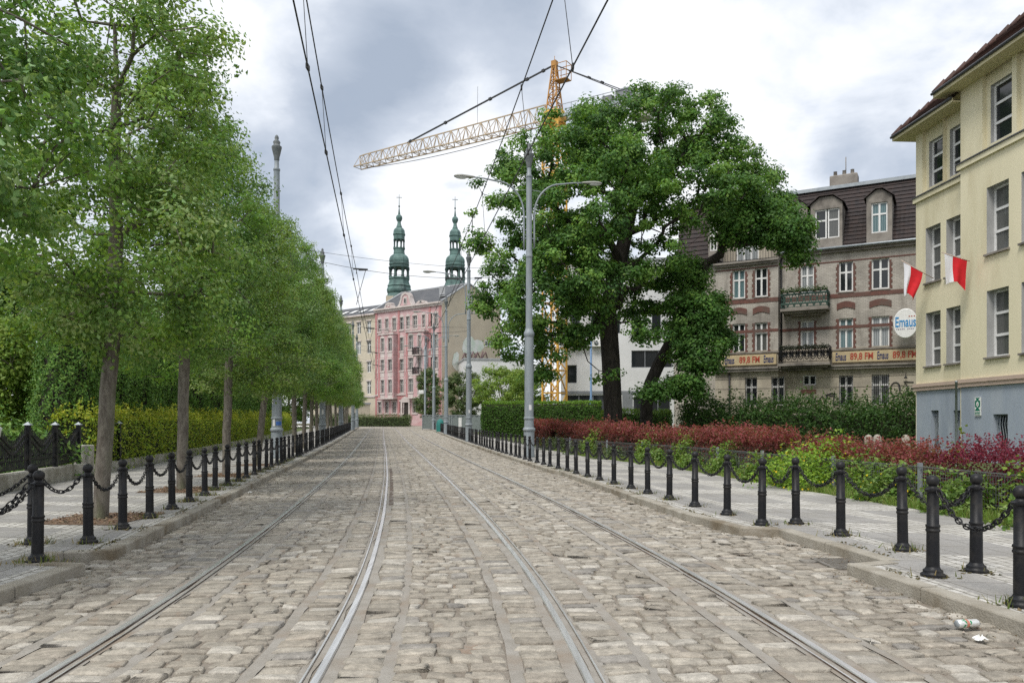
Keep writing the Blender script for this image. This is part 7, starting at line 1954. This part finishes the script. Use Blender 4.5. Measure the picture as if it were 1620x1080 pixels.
# ------------------------------------------------------------------ white buildings behind the oak
M['white_wall'] = simple('white_wall', (.66, .66, .66), (.60, .60, .60), .6, .85, c3=(.56, .56, .55), s3=.2)
M['grey_panel'] = simple('grey_panel', (.21, .22, .235), (.18, .19, .20), 1.0, .4)
def blk(name, label, cat, x0, y0, rz, W, D, H, mat, ops=(), wins=None, base=-1.0, extra=None, gm='glass'):
    t = thing(name, label, cat, (x0, y0, 0), rz); mb = MB()
    wall_open(mb, 0, W, base, H, list(ops), 0, .15, 0); mb.quad((0, D, base), (0, 0, base), (0, 0, H), (0, D, H)); mb.quad((W, 0, base), (W, D, base), (W, D, H), (W, 0, H)); mb.quad((W, D, base), (0, D, base), (0, D, H), (W, D, H)); mb.obj('wall', mat, t)
    mb = MB(); mb.box(-.1, W + .1, -.1, D + .1, H + .002, H + .25); mb.obj('roof', M['roof_edge'], t)
    for o in ops: window(t, *o, .1, M['grey_panel'], M[gm], 0 if o[1] - o[0] < 2.5 else int((o[1] - o[0]) / 1.6), (), .06)
    return t
w1 = blk('white_house', 'long white wall building below the graffiti, behind the small trees', 'building', -6.7, 108, .18, 9.5, 8, 10.3, M['white_wall'], [(3.6, 4.4, 5.4, 7.0), (6.0, 6.8, 3.0, 4.4)])
HM = 17.5
opm = [(1.0 + 2.0 * k, 1.9 + 2.0 * k, 10.3, 12.3) for k in range(6)] + [(.6, 1.6, 5.4, 7.2)] + [(.4, 6.0, .8, 4.2), (7.2, 10.8, .8, 4.0)] + [(7.0, 11.0, 6.9, 8.6)]
w2 = blk('white_office', 'modern white office building with grey glazed ground floor behind the oak', 'office', 4.9, 77, -.10, 12.2, 14, HM, M['white_wall'], opm)
mb = MB(); mb.box(-.02, 12.22, -.06, -.002, -.5, .7); mb.box(6.1, 7.1, -.05, -.003, .7, 4.4); mb.box(0, 12.2, -.05, -.003, 4.3, 4.6); mb.obj('ground_floor_panel', M['grey_panel'], w2)
for k in range(5):
    mb = MB(); x = .2 + k * .98; mb.bbox(x, x + .8, -.55, -.01, 9.0, 9.62, .03); ao = mb.obj('air_conditioner', M['white_paint'], w2)
    mb = MB(); mb.lathe([(.22, 0), (.22, .012), (.001, .012)], 12, (0, 0, 0)); mb.v = [(x + .4 + p[0], -.552 - p[2], 9.3 + p[1]) for p in mb.v]; mb.obj('fan_grille', M['grey_panel'], ao)
M['blue_mast'] = simple('blue_mast', (.16, .26, .42), rough=.5)
t = thing('blue_mast', 'thin blue mast standing before the white office', 'mast', (7.2, 70, 0)); mb = MB(); mb.lathe([(.15, 0), (.15, 3.5), (.10, 3.7), (.09, 9.2), (.001, 9.3)], 8); mb.obj('shaft', M['blue_mast'], t)
blk('far_house', 'plain cream house glimpsed far beyond the yellow hedge', 'house', -26.5, 112, .5, 6, 8, 4.2, M['beige'], [(1, 1.8, 1.4, 2.9), (3.2, 4.0, 1.4, 2.9)])
# hoarding of the building site: mesh panels, teal sheet, white board
M['teal'] = simple('teal', (.025, .20, .18), (.03, .16, .15), 3, .7)
M['net'] = simple('net', (.19, .22, .215), (.13, .155, .15), 9, .85)
for k in range(3):
    x = -4.3 - k * 2.2; y = 74 + k * 6.5
    t = thing('site_fence', ['grey netted site fence panel behind the second street lamp', 'grey netted site fence panel left of the white board', 'netted site fence panel beside the teal sheet', 'spare netted site fence panel before the pink house'][k], 'fence', (x, y, gzf(y)), -.45, 'site fence panels at the building plot')
    mb = MB()
    for z in (.15, 1.7): mb.bar((-1.7, 0, z), (1.7, 0, z), .05)
    for xx in (-1.7, 0, 1.7): mb.bar((xx, 0, 0), (xx, 0, 1.75), .06)
    mb.obj('frame', M['zinc'], t); mb = MB(); n = 24
    vs = [(-1.68 + 3.36 * i / n, .03 + .05 * math.sin(i * 1.7) * (j / 4), .15 + 1.55 * j / 4) for i in range(n + 1) for j in range(5)]; mb.add(vs, [(i * 5 + j, (i + 1) * 5 + j, (i + 1) * 5 + j + 1, i * 5 + j + 1) for i in range(n) for j in range(4)], 0, True); mb.obj('netting', M['net'], t)
t = thing('teal_sheet', 'teal tarpaulin bundle on the site fence by the street lamps', 'tarpaulin', (-7.1, 76, gzf(76))); mb = MB(); mb.lathe([(.36, 0), (.40, .4), (.40, .8), (.32, 1.15), (.14, 1.32), (.001, 1.36)], 14); mb.v = [(p[0] * (1 + .1 * math.sin(9 * math.atan2(p[1], p[0]))), p[1] * .7, p[2]) for p in mb.v]; mb.obj('sheet', M['teal'], t)
t = thing('white_board', 'narrow white board leaning on the site fence', 'board', (-4.7, 69.5, gzf(69))); mb = MB(); mb.bbox(-.14, .14, -.04, .04, 0, 1.5, .02); mb.obj('panel', M['white_paint'], t)

# ------------------------------------------------------------------ tower crane
M['apex_steel'] = simple('apex_steel', (.48, .24, .06), (.36, .18, .05), 2, .6)
CB = Vector((4.1, 74.0)); JD = Vector((-.846, .533)); CZ = EYE + (HY - 188) * 74 / F
ct = thing('tower_crane', 'yellow tower crane rising above the oak with its jib reaching over the church', 'crane', (CB.x, CB.y, 0), math.atan2(JD.y, JD.x))
def lattice(mb, a, b_, w, bays_, r, taper=1.0):
    """square lattice between two points along z"""
    for s0 in (-1, 1):
        for s1 in (-1, 1): mb.bar((a[0] + s0 * w / 2, a[1] + s1 * w / 2, a[2]), (b_[0] + s0 * w * taper / 2, b_[1] + s1 * w * taper / 2, b_[2]), r * 1.5)
    for k in range(bays_):
        u0, u1 = k / bays_, (k + 1) / bays_; z0, z1 = a[2] + (b_[2] - a[2]) * u0, a[2] + (b_[2] - a[2]) * u1; w0, w1 = w * (1 + (taper - 1) * u0) / 2, w * (1 + (taper - 1) * u1) / 2
        c0 = [(a[0] + sx * w0, a[1] + sy * w0, z0) for sx, sy in ((-1, -1), (1, -1), (1, 1), (-1, 1))]; c1 = [(a[0] + sx * w1, a[1] + sy * w1, z1) for sx, sy in ((-1, -1), (1, -1), (1, 1), (-1, 1))]
        for i in range(4):
            j = (i + 1) % 4; mb.bar(c0[i], c1[j], r) if k % 2 else mb.bar(c0[j], c1[i], r)
            mb.bar(c1[i], c1[j], r)
mb = MB(); lattice(mb, (0, 0, 0), (0, 0, CZ - .6), 1.7, 14, .10)
for zz in np.arange(1, CZ - 1, .4): mb.bar((-.35, .2, zz), (.05, .2, zz), .03)
mb.bar((-.35, .2, .5), (-.35, .2, CZ - 1), .05); mb.bar((.05, .2, .5), (.05, .2, CZ - 1), .05); mb.obj('mast', M['yellow_steel'], ct)
AP = EYE + (HY - 97) * 74 / F
mb = MB(); lattice(mb, (0, 0, CZ + .6), (0, 0, AP - .3), 1.2, 6, .07, .25); mb.box(-.25, .25, -.25, .25, AP - .5, AP); mb.bar((0, 0, AP), (0, 0, AP + .5), .04)
zpl = AP - 2.1; mb.bar((-.2, .2, zpl), (-1.5, .3, zpl), .10); mb.box(-1.6, -.3, -.4, .6, zpl - .06, zpl)
for (x, y) in ((-1.6, -.4), (-1.6, .6), (-.5, -.4), (-.5, .6)): mb.bar((x, y, zpl), (x, y, zpl + 1.5), .05)
for z in (zpl + .75, zpl + 1.5): mb.bar((-1.6, -.4, z), (-1.6, .6, z), .05); mb.bar((-1.6, -.4, z), (-.4, -.4, z), .05); mb.bar((-1.6, .6, z), (-.4, .6, z), .05)
mb.obj('apex_tower', M['apex_steel'], ct)
mb = MB(); mb.lathe([(1.1, -.6), (1.15, -.3), (1.15, .1), (1.0, .6)], 16, (0, 0, CZ)); mb.obj('slewing_ring', M['yellow_steel'], ct)
# jib: triangular lattice, two lower chords, one upper, tapering to the tip
JL = 25.7; mb = MB(); nb = 26; prev = None
for k in range(nb + 1):
    u = k / nb; x = 1.0 + (JL - 1.0) * u; hgt = 1.75 * (1 - .25 * u); wd = .62
    top = Vector((x, 0, CZ + hgt - .2)); l = Vector((x, -wd, CZ - .2)); r_ = Vector((x, wd, CZ - .2))
    if k == nb: top = Vector((x - .35, 0, CZ + hgt - .25))
    for p, q in ((l, r_), (l, top), (r_, top)): mb.bar(p, q, .055)
    if prev:
        for i, (p, q) in enumerate(zip(prev, (top, l, r_))): mb.bar(p, q, .10)
        if k % 2: mb.bar(prev[0], l, .055); mb.bar(prev[0], r_, .055); mb.bar(prev[1], r_, .05)
        else: mb.bar(prev[1], top, .055); mb.bar(prev[2], top, .055); mb.bar(prev[2], l, .05)
    prev = (top, l, r_)
mb.obj('jib', M['jib_steel'], ct)
mb = MB(); pa = Vector((0, 0, AP - .35)); u = .70; pb = Vector((1 + (JL - 1) * u, 0, CZ + 1.75 * (1 - .25 * u) - .2))
mb.bar(pa, pb, .13, .13)
for v in (.06, .16, .40, .71, .97): p = pa.lerp(pb, v); q = pa.lerp(pb, v + .016); mb.bar(p, q, .24)
mb.tube([Vector((JL - 1.5, 0, CZ - .45)) * (1 - v) + Vector((1.5, 0, CZ - .45)) * v + Vector((0, 0, -.5 * 4 * v * (1 - v))) for v in np.linspace(0, 1, 14)], .035, 5)
ctj = Vector((-9.2, 0, CZ + .3)); mb.bar(pa, (-8.2, .5, CZ + .4), .07); mb.bar(pa, (-8.2, -.5, CZ + .4), .07)
for v in (.45, .62): p = pa.lerp(Vector((-8.2, .5, CZ + .4)), v); mb.bar(p, pa.lerp(Vector((-8.2, .5, CZ + .4)), v + .03), .2)
mb.tube([(9.0, 0, CZ + 5.2), (9.05, 0, CZ + 1.4)], .02, 4); mb.obj('tie_rod', M['cable'], ct)
mb = MB()
for s in (-.55, .55): mb.bar((0, s, CZ - .1), (-10.0, s, CZ - .1), .22, .28); mb.bar((-.8, s, CZ + .95), (-10, s, CZ + .95), .05)
for k in range(9): x = -1.0 - k * 1.1; mb.bar((x, -.55, CZ - .1), (x, .55, CZ - .1), .1); mb.bar((x, -.55, CZ), (x, -.55, CZ + .95), .05); mb.bar((x, .55, CZ), (x, .55, CZ + .95), .05)
mb.obj('counter_jib', M['zinc'], ct)
mb = MB(); mb.bbox(-8.0, -6.6, -.5, .5, CZ + .1, CZ + 1.1, .05); mb.bbox(-6.2, -5.2, -.45, .45, CZ + .1, CZ + .8, .05); mb.obj('winch_house', M['grey_panel'], ct)
mb = MB()
for k in range(3): mb.bbox(-9.9 + k * .52, -9.42 + k * .52, -.7, .7, CZ - 2.0, CZ + .1, .03)
mb.obj('counterweight', M['concrete'], ct)
